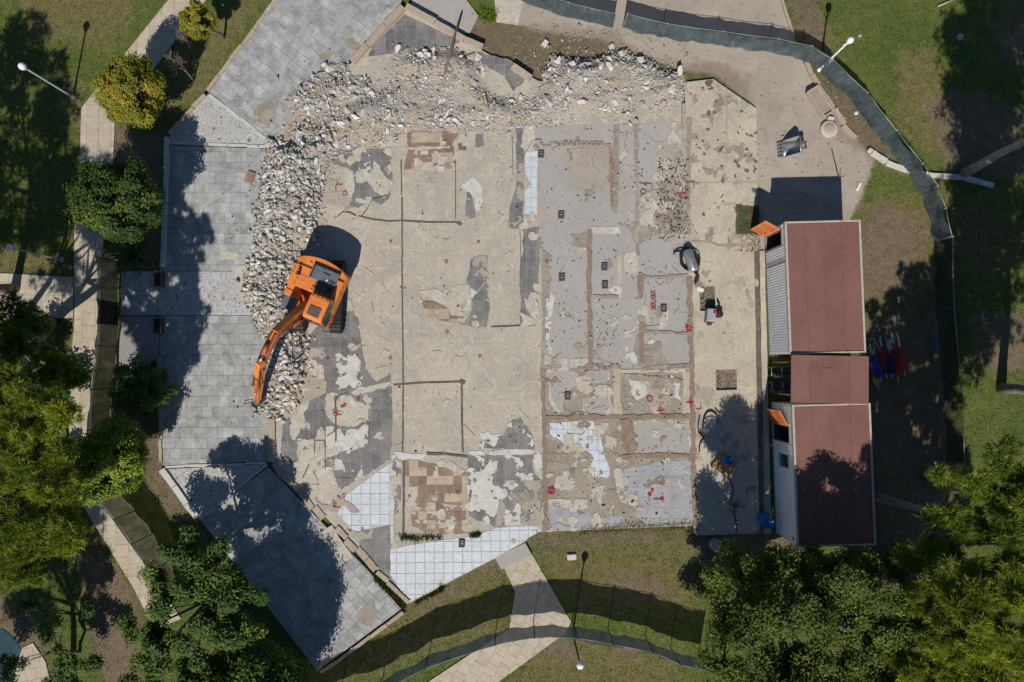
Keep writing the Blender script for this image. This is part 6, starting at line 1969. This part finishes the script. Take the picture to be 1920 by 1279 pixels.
    beam('arm', [back, elbow, elbow.lerp(tip, 0.3), tip], [0.26, 0.5, 0.42, 0.24], 0.25, MT['orange'])
    bc0 = elbow.lerp(tip, 0.12) + d * 0.34; bc1 = elbow.lerp(tip, 0.82) + d * 0.25
    tube('bucket_cylinder', [bc0, bc0.lerp(bc1, 0.6)], 0.07, MT['orange_dull'], root, 10)
    tube('cylinder_rod', [bc0.lerp(bc1, 0.6), bc1], 0.038, MT['steel'], root, 8)
    tube('linkage', [bc1, tip + d * 0.2 + Vector((0, 0, -0.1))], 0.045, MT['rust'], root, 8)
    # quick coupler and breaker at the tip
    brk = beam('breaker', [tip + Vector((0, 0, 0.1)), tip + Vector((-0.05, 0, -0.25)), tip + Vector((-0.1, 0.02, -0.5))], [0.4, 0.34, 0.22], 0.3, MT['charcoal'])
    tube('breaker_chisel', [tip + Vector((-0.1, 0.02, -0.5)), tip + Vector((-0.14, 0.03, -0.72))], [0.05, 0.03], MT['rust'], root, 8)
    for s in (-1, 1):
        lathe_o = tube('pivot_pin', [elbow + side * 0.2, elbow - side * 0.2] if s > 0 else [tip + side * 0.19, tip - side * 0.19], 0.075, MT['charcoal'], root, 12)
    for s, off in ((1, 0.06), (1, 0.12), (-1, 0.06), (-1, 0.12)):
        hp = [foot + side * off * s + Vector((0.1, 0, 0.3)), q1 + side * off * s + Vector((0, 0, 0.27)), knee + side * off * s + Vector((0, 0, 0.32)), q2 + side * off * s + Vector((0, 0, 0.26)), elbow + side * off * s + Vector((0, 0, 0.3)),
              elbow.lerp(tip, 0.4) + side * (off + 0.08) * s + d * 0.3]
        tube('hydraulic_hose', hp, 0.02, MT['black'], root, 6)
    tube('hydraulic_hose', [tip + Vector((0, 0, 0.5)), tip + side * 0.35 + d * 0.3 + Vector((0, 0, 0.4)), tip + side * 0.5 + d * 0.2, tip + side * 0.2 + Vector((0, 0, -0.1))], 0.02, MT['black'], root, 6)
    return root
excavator()

# ------------------------------------------------------------------ site cabins
def m_roof():
    b = NB('cabin_roof')
    p = b.pos()
    n1 = b.noise(p, 0.5, 5, 0.6, 0.4); n2 = b.noise(p, 5.0, 5, 0.7)
    col = b.mix(b.mr(n1, 0.35, 0.65), (0.175, 0.082, 0.068), (0.215, 0.105, 0.088))
    r = b.n('ShaderNodeObjectInfo').outputs['Random']
    col = b.mix(b.math('MULTIPLY', r, 0.35), col, (0.24, 0.125, 0.105))
    col = b.mix(b.mr(b.noise(p, 1.3, 7, 0.78, 0.9), 0.55, 0.72, 0, 0.6), col, (0.115, 0.08, 0.062))
    col = b.mix(b.mr(b.noise(p, 0.9, 6, 0.7, 1.4), 0.6, 0.72, 0, 0.45), col, (0.29, 0.19, 0.16))
    col = b.mix(1.0, col, b.mix(b.mr(n2, 0.3, 0.7), (0.9,) * 3, (1.08,) * 3), 'MULTIPLY')
    b.principled(col, 0.75, b.bump(n2, 0.05, 0.01), spec=0.25)
    return b.m
MT['roof'] = m_roof()
def cabin(label, nw, ne, se, sw, h, seed, doors=(), windows=(), roof_trim=True, roof_gap=0.0, plain_trim='trim'):
    """pixel corners of the footprint"""
    c = [Vector(P(*q)) for q in (nw, ne, se, sw)]
    o = (c[0] + c[1] + c[2] + c[3]) / 4
    yax = ((c[0] - c[3]) + (c[1] - c[2])).normalized()
    rz = math.atan2(yax.y, yax.x) - math.pi / 2
    W = ((c[1] - c[0]).length + (c[2] - c[3]).length) / 2
    D = ((c[0] - c[3]).length + (c[1] - c[2]).length) / 2
    root = empty('site_cabin', (o.x, o.y, 0), rz)
    tag(root, label, 'cabin')
    r = random.Random(seed)
    w2, d2 = W / 2, D / 2
    # box section floor frame
    box('floor_frame', (W, D, 0.14), (0, 0, 0.07), MT['greypost'], root)
    t = 0.05
    # west wall in strips around its openings: (y0, y1, z0, z1)
    ops = [(a, b, 0.16, 2.12, 'door') for a, b in doors] + [(a, b, z0, z1, 'window') for a, b, z0, z1 in windows]
    ops.sort()
    cur = -d2
    segs = []
    for a, b, z0, z1, k in ops:
        segs.append((cur, a, 0.14, h)); segs.append((a, b, z1, h))
        if z0 > 0.2: segs.append((a, b, 0.14, z0))
        cur = b
    segs.append((cur, d2, 0.14, h))
    bm = bmesh.new()
    for a, b, z0, z1 in segs:
        m = bmesh.ops.create_cube(bm, size=1.0)
        bmesh.ops.scale(bm, vec=(t, b - a, z1 - z0), verts=m['verts'])
        bmesh.ops.translate(bm, vec=(-w2 + t / 2, (a + b) / 2, (z0 + z1) / 2), verts=m['verts'])
    wall = bm_link('wall', bm, MT['whitewall'], root)
    y = -d2 + 0.1
    bm = bmesh.new()
    while y < d2 - 0.05:
        if not any(a - 0.05 < y < b + 0.05 for a, b, *_ in ops):
            m = bmesh.ops.create_cube(bm, size=1.0)
            bmesh.ops.scale(bm, vec=(0.018, 0.05, h - 0.3), verts=m['verts'])
            bmesh.ops.translate(bm, vec=(-w2 - 0.008, y, h / 2 + 0.05), verts=m['verts'])
        y += 0.125
    bm_link('wall_ribs', bm, MT['whitewall'], wall)
    for nm, s, l in (('wall', (t, D, h - 0.14), (w2 - t / 2, 0, (h + 0.14) / 2)), ('wall', (W - 2 * t, t, h - 0.14), (0, d2 - t / 2, (h + 0.14) / 2)), ('wall', (W - 2 * t, t, h - 0.14), (0, -d2 + t / 2, (h + 0.14) / 2))):
        box(nm, s, l, MT['whitewall'], root)
    for sx_ in (-1, 1):
        for sy_ in (-1, 1):
            box('corner_post', (0.12, 0.12, h - 0.14), (sx_ * (w2 - 0.055), sy_ * (d2 - 0.055), (h + 0.14) / 2 - 0.004), MT['whitepost'], root)
    # roof sheets and edge trim
    nsh = 4
    for k in range(nsh):
        ws = W / nsh
        box('roof_panel', (ws - 0.006, D - 0.16 - roof_gap, 0.05), (-w2 + ws * (k + 0.5), -roof_gap * 0.0, h + 0.02 + 0.0015 * (k % 2)), MT['roof'], root)
    if roof_trim:
        for nm, s, l in (('roof_trim', (0.09, D + 0.04, 0.12), (w2 + 0.0, 0, h + 0.02)), ('roof_trim', (0.09, D + 0.04, 0.12), (-w2 - 0.0, 0, h + 0.02)),
                         ('roof_trim', (W - 0.1, 0.08, 0.12), (0, d2 - 0.02, h + 0.022)), ('roof_trim', (W - 0.1, 0.08, 0.12), (0, -d2 + 0.02, h + 0.022))):
            box(nm, s, l, MT[plain_trim], root, bevel=0.012)
    # interiors seen through the openings
    box('floor', (W - 0.12, D - 0.12, 0.02), (0, 0, 0.152), MT['charcoal'], root)
    for a, b, z0, z1, k in ops:
        bm = bmesh.new()
        fw = 0.05
        for yy, zz, sy_, sz_ in ((a + fw / 2, (z0 + z1) / 2, fw, z1 - z0), (b - fw / 2, (z0 + z1) / 2, fw, z1 - z0), ((a + b) / 2, z1 - fw / 2, b - a - 2 * fw, fw)):
            m = bmesh.ops.create_cube(bm, size=1.0)
            bmesh.ops.scale(bm, vec=(t + 0.06, sy_, sz_), verts=m['verts'])
            bmesh.ops.translate(bm, vec=(-w2 + t / 2, yy, zz), verts=m['verts'])
        fr = bm_link(k + '_frame', bm, MT['whitepost' if k == 'window' else 'rust'], root)
        if k == 'window':
            box('pane', (0.015, b - a - 0.1, z1 - z0 - 0.06), (-w2 + 0.01, (a + b) / 2, (z0 + z1) / 2 - 0.02), MT['glass'], fr)
            box('sill', (0.14, b - a + 0.06, 0.04), (-w2 - 0.04, (a + b) / 2, z0 - 0.02), MT['whitepost'], fr)
    return root, W, D

def door_leaf(root, W, hinge_y, ang, w=0.8, mat='door'):
    """open leaf hinged on the west wall"""
    a = math.radians(ang)
    o = box('door', (w, 0.045, 1.92), (-W / 2 - 0.03 + math.cos(a) * w / 2, hinge_y + math.sin(a) * w / 2, 1.14), MT[mat], root, (0, 0, a), 0.008)
    box('panel', (w * 0.7, 0.02, 0.7), (0, 0.025, 0.45), MT['orange_dull'], o)
    box('panel', (w * 0.7, 0.02, 0.7), (0, 0.025, -0.4), MT['orange_dull'], o)
    box('handle', (0.12, 0.08, 0.03), (w * 0.4, 0.0, -0.1), MT['steel'], o)
    return o
ca, Wn, Dn = cabin('northern white site cabin with brown flat roof and pale trim', (1433, 437), (1560, 434), (1570, 662), (1441, 665), 2.55, 1, doors=[(2.0, 2.75)], windows=[])
door_leaf(ca, Wn, 2.74, 150)
box('conduit', (0.04, 0.04, 2.2), (-Wn / 2 - 0.04, 1.2, 1.4), MT['rust'], ca)
cs, Ws, Ds = cabin('southern white site cabin with tree shade on its brown roof', (1446, 752), (1576, 752), (1588, 996), (1453, 996), 2.55, 2, doors=[(1.35, 2.15)], windows=[(0.15, 0.85, 0.95, 1.95)], plain_trim='trim')
door_leaf(cs, Ws, 2.14, 118)
# figures on the south wall end
v_ch = []
for i in range(7):
    yy = -Ds / 2 + 0.15 + 0.055 * (i % 4); zz = 2.15 - 0.11 * (i // 4)
    v_ch.append(([(-Ws / 2 - 0.022, yy, zz), (-Ws / 2 - 0.022, yy + 0.04, zz), (-Ws / 2 - 0.022, yy + 0.04, zz + 0.07), (-Ws / 2 - 0.022, yy, zz + 0.07)], [(0, 1, 2, 3)]))
multi('stencil_mark', v_ch, MT['black'], cs)
# roof over the gap between the cabins
def canopy():
    c = [Vector(P(*q, 2.72)) for q in ((1481, 668), (1626, 664), (1630, 757), (1484, 757))]
    o = sum(c, Vector((0, 0))) / 4
    root = empty('canopy', (o.x, o.y, 0), math.radians(-1.2)); tag(root, 'brown flat canopy roof bridging the two cabins', 'canopy')
    W, D = (c[1] - c[0]).length, (c[0] - c[3]).length
    for k in range(4):
        box('roof_panel', (W / 4 - 0.006, D, 0.05), (-W / 2 + W / 4 * (k + 0.5), 0, 2.74 + 0.002 * (k % 2)), MT['roof'], root)
    box('skylight', (0.55, 0.5, 0.03), (-0.1, 0.25, 2.775), MT['roof'], root, bevel=0.01)
    for sx_ in (-1, 1):
        for sy_ in (-1, 1):
            tube('post', [(sx_ * (W / 2 - 0.12), sy_ * (D / 2 - 0.32), -0.05), (sx_ * (W / 2 - 0.12), sy_ * (D / 2 - 0.32), 2.72)], 0.035, MT['rust'], root, 8)
    for sy_ in (-1, 1):
        box('beam', (W - 0.1, 0.06, 0.09), (0, sy_ * (D / 2 - 0.32), 2.668), MT['rust'], root)
canopy()

# stacking chairs in the gap
def chair(px, py, rz, label):
    c = P(px, py)
    root = empty('chair', (c[0], c[1], 0.0), rz); tag(root, label, 'chair', 'dark chairs between the cabins')
    box('seat', (0.44, 0.42, 0.05), (0, 0, 0.45), MT['charcoal'], root, bevel=0.015)
    box('backrest', (0.05, 0.42, 0.32), (-0.21, 0, 0.72), MT['charcoal'], root, (0, -0.12, 0), 0.015)
    for sx_ in (-1, 1):
        for sy_ in (-1, 1):
            tube('leg', [(sx_ * 0.19, sy_ * 0.19, -0.02), (sx_ * 0.19, sy_ * 0.19, 0.44)], 0.014, MT['steel'], root, 6)
    for sy_ in (-1, 1):
        tube('arm', [(-0.2, sy_ * 0.24, 0.62), (0.2, sy_ * 0.24, 0.62), (0.2, sy_ * 0.24, 0.4)], 0.014, MT['steel'], root, 6)
for px, py, lab in ((1447, 697, 'upper left of four dark chairs between the cabins'), (1467, 697, 'upper right of four dark chairs between the cabins'),
                    (1448, 724, 'lower left of four dark chairs between the cabins'), (1468, 724, 'lower right of four dark chairs between the cabins')):
    chair(px, py, math.radians(90), lab)

# ------------------------------------------------------------------ folded parasols behind the cabins
def parasol(label, tail, head, z, cloth, seed, r=0.17, band=None):
    g = np.random.default_rng(seed)
    a = V3(*tail, z); b = V3(*head, z + 0.12)
    root = empty('folded_parasol', (a.x, a.y, 0)); tag(root, label, 'parasol', 'folded parasols by the cabin')
    a0 = Vector((0, 0, z)); b0 = b - Vector((a.x, a.y, 0))
    d = b0 - a0
    L = d.length; t = d / L
    side = t.cross(Vector((0, 0, 1))).normalized(); up = side.cross(t)
    v, f = [], []
    N, S = 12, 18
    for i in range(N + 1):
        s = i / N
        rr = r * (0.35 + 0.65 * math.sin(min(1, s * 1.25 + 0.12) * math.pi) ** 0.7) if i < N else 0.03
        for k in range(S):
            an = 2 * math.pi * k / S
            q = rr * (1 + 0.25 * math.cos(an * 6 + s * 2) + 0.08 * g.normal())
            v.append(a0 + t * L * (0.08 + 0.78 * s) + (side * math.cos(an) + up * math.sin(an) * 0.75) * q)
    for i in range(N):
        for k in range(S):
            f.append((i * S + k, i * S + (k + 1) % S, (i + 1) * S + (k + 1) % S, (i + 1) * S + k))
    f += [tuple(range(S - 1, -1, -1)), tuple(N * S + k for k in range(S))]
    mesh('canopy_cloth', v, f, MT[cloth], root, True)
    tube('pole', [a0 - t * 0.1, b0 + t * 0.25], 0.02, MT['whitepost'], root, 7)
    for k in range(3):
        e = b0 + side * g.normal(0, 0.12) + t * g.uniform(0.05, 0.3) + up * g.uniform(0, 0.1)
        tube('rib', [a0 + t * L * 0.6, e], 0.011, MT['whitepost'], root, 5)
for tl, hd, z, cl, lab, rr in (((1652, 712), (1634, 655), 0.35, 'bluecloth', 'blue folded parasol nearest the cabin wall', 0.21), ((1662, 706), (1652, 640), 0.22, 'redcloth', 'red folded parasol between the two blue ones', 0.2),
                           ((1672, 706), (1668, 645), 0.45, 'navycloth', 'navy folded parasol in the middle of the pile', 0.17), ((1684, 712), (1672, 632), 0.2, 'redcloth', 'long red folded parasol with crossed white poles', 0.21),
                           ((1696, 700), (1684, 636), 0.4, 'redcloth', 'outermost red folded parasol on the right of the pile', 0.19), ((1646, 724), (1636, 690), 0.2, 'yellowcloth', 'yellow folded parasol at the foot of the pile', 0.14)):
    parasol(lab, tl, hd, z, cl, int(tl[0]), rr)

# ------------------------------------------------------------------ loose bucket lying in the yard
def bucket():
    c = P(1482, 280)
    root = empty('excavator_bucket', (c[0], c[1], -0.01), math.radians(4)); tag(root, 'worn steel excavator bucket lying teeth outward in the yard', 'bucket')
    W = 0.8
    prof = [(-0.42, 0.06), (-0.2, 0.04), (0.02, 0.05), (0.2, 0.12), (0.32, 0.26), (0.36, 0.44), (0.3, 0.6), (0.16, 0.72)]
    v, f = [], []
    th = 0.03
    for s in (-W / 2, W / 2):
        for x, z in prof: v.append((x, s, z))
    n = len(prof)
    for i in range(n - 1): f.append((i, i + 1, n + i + 1, n + i))
    sh = mesh('shell', v, f, MT['steel'], root, True)
    md = sh.modifiers.new('thick', 'SOLIDIFY'); md.thickness = th
    for s in (-W / 2, W / 2):
        extrude_xz('side_plate', [(-0.36, 0.05), (0.02, 0.04), (0.2, 0.10), (0.33, 0.25), (0.38, 0.44), (0.3, 0.62), (0.14, 0.74), (-0.1, 0.5), (-0.32, 0.2)], s - 0.018, s + 0.018, MT['galv'], root)
    for k in range(5):
        y = -W / 2 + 0.06 + (W - 0.12) * k / 4
        extrude_xz('tooth', [(-0.38, 0.03), (-0.38, 0.13), (-0.66, 0.06), (-0.66, 0.04)], y - 0.035, y + 0.035, MT['steel'], root)
    for s in (-0.14, 0.14):
        extrude_xz('hinge_lug', [(0.28, 0.4), (0.5, 0.42), (0.58, 0.56), (0.5, 0.7), (0.28, 0.68)], s - 0.025, s + 0.025, MT['rust'], root)
    tube('hinge_pin', [(0.5, -0.18, 0.56), (0.5, 0.18, 0.56)], 0.04, MT['rust'], root, 10)
bucket()

# ------------------------------------------------------------------ small things in the yard
def trough():
    c = P(1534, 194)
    root = empty('planter_trough', (c[0], c[1], -0.02), math.radians(-59)); tag(root, 'long concrete planter trough filled with dry soil', 'planter')
    L, W, h = 1.5, 0.52, 0.36
    for s, l in (((L, 0.07, h), (0, W / 2, h / 2)), ((L, 0.07, h), (0, -W / 2, h / 2)), ((0.07, W - 0.07, h), (L / 2 - 0.035, 0, h / 2)), ((0.07, W - 0.07, h), (-L / 2 + 0.035, 0, h / 2))):
        box('wall', s, l, MT['kerb'], root, bevel=0.012)
    box('soil', (L - 0.12, W - 0.06, 0.24), (0, 0, 0.14), MT['soil'], root)
trough()
kerb('kerb', [(1508, 118), (1520, 142), (1545, 182), (1562, 205), (1580, 235), (1602, 262)], 0.2, -0.05, 0.16, MT['kerb'], 'weathered path kerb beside the planter trough', 0.8, jit=0.05, seed=41, z=0)
kerb('kerb', [(1634, 286), (1660, 305), (1700, 321), (1740, 330), (1800, 333), (1860, 348)], 0.22, -0.05, 0.16, MT['white_kerb'], 'pale kerb running under the right fence', 1.0, jit=0.03, seed=42, z=0)
kerb('kerb', [(1462, -10), (1475, 35), (1488, 68)], 0.12, -0.05, 0.1, MT['kerb'], 'thin kerb at the top beside the dirt road', 0.8, seed=43, z=0)
def disc(name, label, px, py, r, h, mat, cat, z=0.0, inner=None):
    c = P(px, py, z)
    root = empty(name, (c[0], c[1], z)); tag(root, label, cat)
    g_ = random.Random(px)
    prof = [(r * 1.0, -0.05), (r, h * 0.8), (r * 0.93, h), (r * 0.5, h * 0.97)]
    lathe('body', prof, MT[mat], root, 20)
    lathe('lid', [(r * 0.6, h * 0.9), (r * 0.6, h + 0.02), (r * 0.55, h + 0.03), (0.02, h + 0.032)], MT[inner or mat], root, 16)
    return root
disc('stone_disc', 'round sandy stone ring below the planter trough', 1553, 243, 0.42, 0.14, 'cream_patch', 'stone', inner='dust')
disc('manhole_cover', 'small round pale cover left of the corner fence', 1605, 212, 0.11, 0.05, 'white_kerb', 'cover')
disc('manhole_cover', 'round pale cover on the upper right lawn by a shadow', 1799, 70, 0.17, 0.08, 'room', 'cover')
disc('manhole_cover', 'tiny pale cover near the white lamp globe', 1612, 67, 0.09, 0.04, 'kerb', 'cover')
disc('concrete_disc', 'round concrete foot below the yard slab in shade', 1340, 1020, 0.3, 0.2, 'room', 'disc')
disc('manhole_cover', 'large round concrete manhole on the yard slab', 1333, 800, 0.5, 0.05, 'room', 'manhole', z=ZS, inner='cream')
def marker(label, px, py, s, mat='whitepost', z=0.0, h=0.12, name='stone_block', cat='block', rz=0.1):
    c = P(px, py, z)
    r_ = random.Random(int(px * 7 + py))
    root = bm = bmesh.new()
    bmesh.ops.create_cube(bm, size=1.0)
    bmesh.ops.scale(bm, vec=(s[0], s[1], h), verts=bm.verts)
    bmesh.ops.bevel(bm, geom=list(bm.edges), offset=min(s) * 0.12, segments=2, affect='EDGES')
    for v in bm.verts: v.co += Vector((r_.gauss(0, 0.01), r_.gauss(0, 0.01), 0))
    o = bm_link(name, bm, MT[mat])
    o.location = (c[0], c[1], z + h / 2 - 0.02); o.rotation_euler = (0, 0, rz)
    tag(o, label, cat)
    return o
marker('white square block on the lower lawn beside the lamp shadow', 1072, 1044, (0.42, 0.3), 'white_kerb')
marker('white stone lying on the dirt near the top fence', 1146, 89, (0.24, 0.22), 'rubble_white', h=0.2, rz=0.5)
marker('pale stone on the dirt left of the white one', 1022, 83, (0.32, 0.24), 'rubble_white', h=0.2, rz=0.9)
marker('small white scrap of board on the dirt by the dry turf', 1610, 350, (0.14, 0.42), 'whitepost', h=0.06, rz=-0.5)
marker('brownish brick slab left on the plaza tiles', 470, 332, (0.42, 0.6), 'brick', z=ZP + 0.012, h=0.1, rz=-0.35)
marker('pale broken kerb block at the end of the trough', 1556, 223, (0.3, 0.16), 'white_kerb', h=0.16, rz=-0.2)
marker('pale loose kerb block between the two kerb runs', 1630, 283, (0.24, 0.2), 'white_kerb', h=0.18, rz=-0.6)
marker('white sheet on the rim of the upper pit', 1313, 543, (0.34, 0.2), 'whitepost', z=ZS, h=0.05, rz=-0.3)
marker('small white board lying in the shade behind the cabins', 1685, 562, (0.1, 0.3), 'whitepost', h=0.05)
marker('blue bottle like canister in the shade behind the cabins', 1748, 640, (0.12, 0.36), 'blue', h=0.14)
def gatebox(label, px, py):
    c = P(px, py, ZP)
    root = empty('gate_pillar', (c[0], c[1], ZP)); tag(root, label, 'pillar', 'dark gate pillars')
    box('shaft', (0.36, 0.72, 0.28), (0, 0, 0.13), MT['darkpost'], root, bevel=0.02)
    box('cap', (0.40, 0.78, 0.05), (0, 0, 0.29), MT['oldwood'], root, bevel=0.015)
    box('plate', (0.28, 0.62, 0.02), (0.0, 0.0, 0.318), MT['black'], root)
gatebox('upper of two small dark pillars on the mosaic band', 302, 524)
gatebox('lower of two small dark pillars on the mosaic band', 301, 611)

def pump():
    c = P(1333, 592, ZS)
    root = empty('pump', (c[0], c[1], ZS), math.radians(-5)); tag(root, 'grey petrol pump set on the slab below the upper pit', 'pump')
    box('housing', (0.42, 0.62, 0.36), (-0.08, 0.0, 0.24), MT['greypost'], root, bevel=0.05)
    box('base', (0.5, 0.7, 0.06), (-0.06, 0, 0.03), MT['charcoal'], root)
    box('red_cap', (0.16, 0.14, 0.06), (0.06, 0.14, 0.45), MT['redcloth'], root, bevel=0.02)
    box('exhaust_box', (0.2, 0.18, 0.24), (-0.1, -0.4, 0.2), MT['charcoal'], root, bevel=0.03)
    lathe('flywheel', [(0.17, 0), (0.19, 0.06), (0.19, 0.26), (0.13, 0.32), (0.02, 0.33)], MT['black'], root, 20, (0.32, 0.1, 0.0))
    tube('hose', [(0.3, 0.1, 0.3), (0.32, 0.35, 0.32), (0.3, 0.6, 0.1), (0.24, 0.8, 0.02)], 0.045, MT['black'], root, 8)
    tube('hose', [(-0.2, 0.3, 0.2), (-0.3, 0.42, 0.12), (-0.1, 0.44, 0.06), (0.2, 0.4, 0.05)], 0.03, MT['black'], root, 8)
pump()
def coil_tank():
    c = P(1293, 492, ZS)
    root = empty('water_heater', (c[0], c[1], ZS + 0.01), math.radians(-72)); tag(root, 'shiny metal boiler lying in a tangle of black hose', 'boiler')
    v = [(0.04, -0.62), (0.2, -0.58), (0.24, -0.45), (0.24, 0.35), (0.2, 0.48), (0.05, 0.52)]
    o = lathe('tank', v, MT['steel'], root, 22); o.rotation_euler = (0, math.pi / 2, 0); o.location = (0, 0, 0.25)
    box('control_cap', (0.12, 0.16, 0.12), (-0.55, 0.05, 0.3), MT['redcloth'], root, bevel=0.02)
    g_ = random.Random(3)
    for k in range(4):
        pts = []
        R_ = 0.42 + 0.05 * k
        for i in range(26):
            a = 2 * math.pi * i / 25 * (0.95 if k else 1)
            pts.append((R_ * 0.95 * math.cos(a + k) + g_.gauss(0, 0.012) - 0.08, R_ * 0.82 * math.sin(a + k) + g_.gauss(0, 0.012), 0.05 + 0.05 * k + 0.03 * math.sin(3 * a)))
        tube('hose', pts, 0.026, MT['black'], root, 6)
    tube('hose', [(0.5, 0.0, 0.3), (0.75, 0.1, 0.34), (0.95, 0.0, 0.2), (1.02, -0.06, 0.03)], 0.07, MT['black'], root, 8)
    tube('hose', [(-0.5, 0.3, 0.06), (-0.72, 0.1, 0.05), (-0.8, -0.3, 0.04), (-0.72, -0.6, 0.04)], 0.03, MT['black'], root, 6)
    tube('hose', [(-0.6, 0.4, 0.05), (-0.66, 0.1, 0.12), (-0.62, -0.2, 0.05), (-0.7, -0.5, 0.05), (-0.6, -0.62, 0.04)], 0.03, MT['black'], root, 6)
coil_tank()
def hose(label, px, r, z, closed=False):
    pts = [V3(a, b, z) for a, b in px]
    # smooth
    for _ in range(2):
        q = [pts[0]]
        for i in range(len(pts) - 1):
            q += [pts[i].lerp(pts[i + 1], 0.25), pts[i].lerp(pts[i + 1], 0.75)]
        q.append(pts[-1]); pts = q
    o = tube('hose', pts, r, MT['black'], None, 6)
    tag(o, label, 'hose')
hose('black hose arched over the round manhole', [(1318, 802), (1320, 780), (1330, 769), (1344, 776), (1346, 790)], 0.035, ZS + 0.07)
hose('black hose tangle left of the round manhole', [(1312, 780), (1308, 800), (1312, 815), (1322, 818), (1312, 830), (1311, 848)], 0.03, ZS + 0.04)
hose('thin black cable looping over the shaded yard slab', [(1366, 895), (1374, 912), (1374, 930), (1366, 945), (1378, 952), (1386, 948), (1378, 943), (1376, 960), (1382, 985), (1380, 1000)], 0.022, ZS + 0.03)
hose('short black cable end by the manhole', [(1341, 765), (1346, 772), (1350, 775)], 0.03, ZS + 0.03)
hose('bent reinforcing bar at the foot of the rubble bank', [(918, 205), (924, 222), (934, 232), (942, 233)], 0.02, ZS + 0.06)
def pallet():
    c = P(1357, 870, ZS)
    root = empty('pallet', (c[0], c[1], ZS), math.radians(-32)); tag(root, 'orange brown wooden pallet on the shaded yard slab', 'pallet')
    for k in range(5):
        box('board', (0.95, 0.15, 0.025), (0, -0.36 + 0.18 * k, 0.122), MT['wood'], root)
    for k in range(3):
        box('bearer', (0.09, 0.86, 0.10), (-0.42 + 0.42 * k, 0, 0.056), MT['wood'], root)
pallet()
def barrel(label, px, py, z, r, h, lid='blue'):
    c = P(px, py, z)
    root = empty('blue_barrel', (c[0], c[1], z)); tag(root, label, 'barrel', 'blue barrels')
    lathe('body', [(r * 0.9, 0), (r, 0.04), (r * 1.03, h * 0.3), (r, h * 0.34), (r * 1.03, h * 0.66), (r, h * 0.7), (r * 0.98, h * 0.96), (r * 0.9, h)], MT['blue'], root, 22)
    lathe('rim', [(r * 0.92, h - 0.01), (r * 0.96, h + 0.03), (r * 0.88, h + 0.03), (r * 0.86, h - 0.005)], MT['blue'], root, 22)
    lathe('bung', [(0.04, h), (0.04, h + 0.03), (0.02, h + 0.035)], MT['whitepost'], root, 10, (r * 0.5, 0.05, 0))
barrel('blue barrel standing on the wooden pallet', 1361, 861, ZS + 0.135, 0.21, 0.4)
barrel('blue barrel in shade at the corner of the southern cabin', 1430, 972, 0.062, 0.3, 0.85)
o = tube('timber_pole', [V3(866, 22, 0.12), V3(850, 75, 0.5), V3(834, 138, 0.62)], [0.045, 0.06, 0.075], MT['oldwood'], None, 8)
tag(o, 'weathered timber pole lying across the kerb onto the rubble', 'pole')
o = tube('timber_pole', [V3(1574, 338, 0.0), V3(1576, 315, 1.3)], [0.03, 0.025], MT['oldwood'], None, 7)
tag(o, 'short thin stake standing at the corner of the cabin shadow', 'stake')
def bench_board(label, px0, px1, mat='whitepost'):
    a, b = V3(*px0, 0.05), V3(*px1, 0.05)
    o = tube('plank', [a, b], 0.05, MT[mat], None, 6); tag(o, label, 'plank')
bench_board('pale plank at the trunk foot of the top right lawn', (1758, 12), (1786, 0), 'palebark')
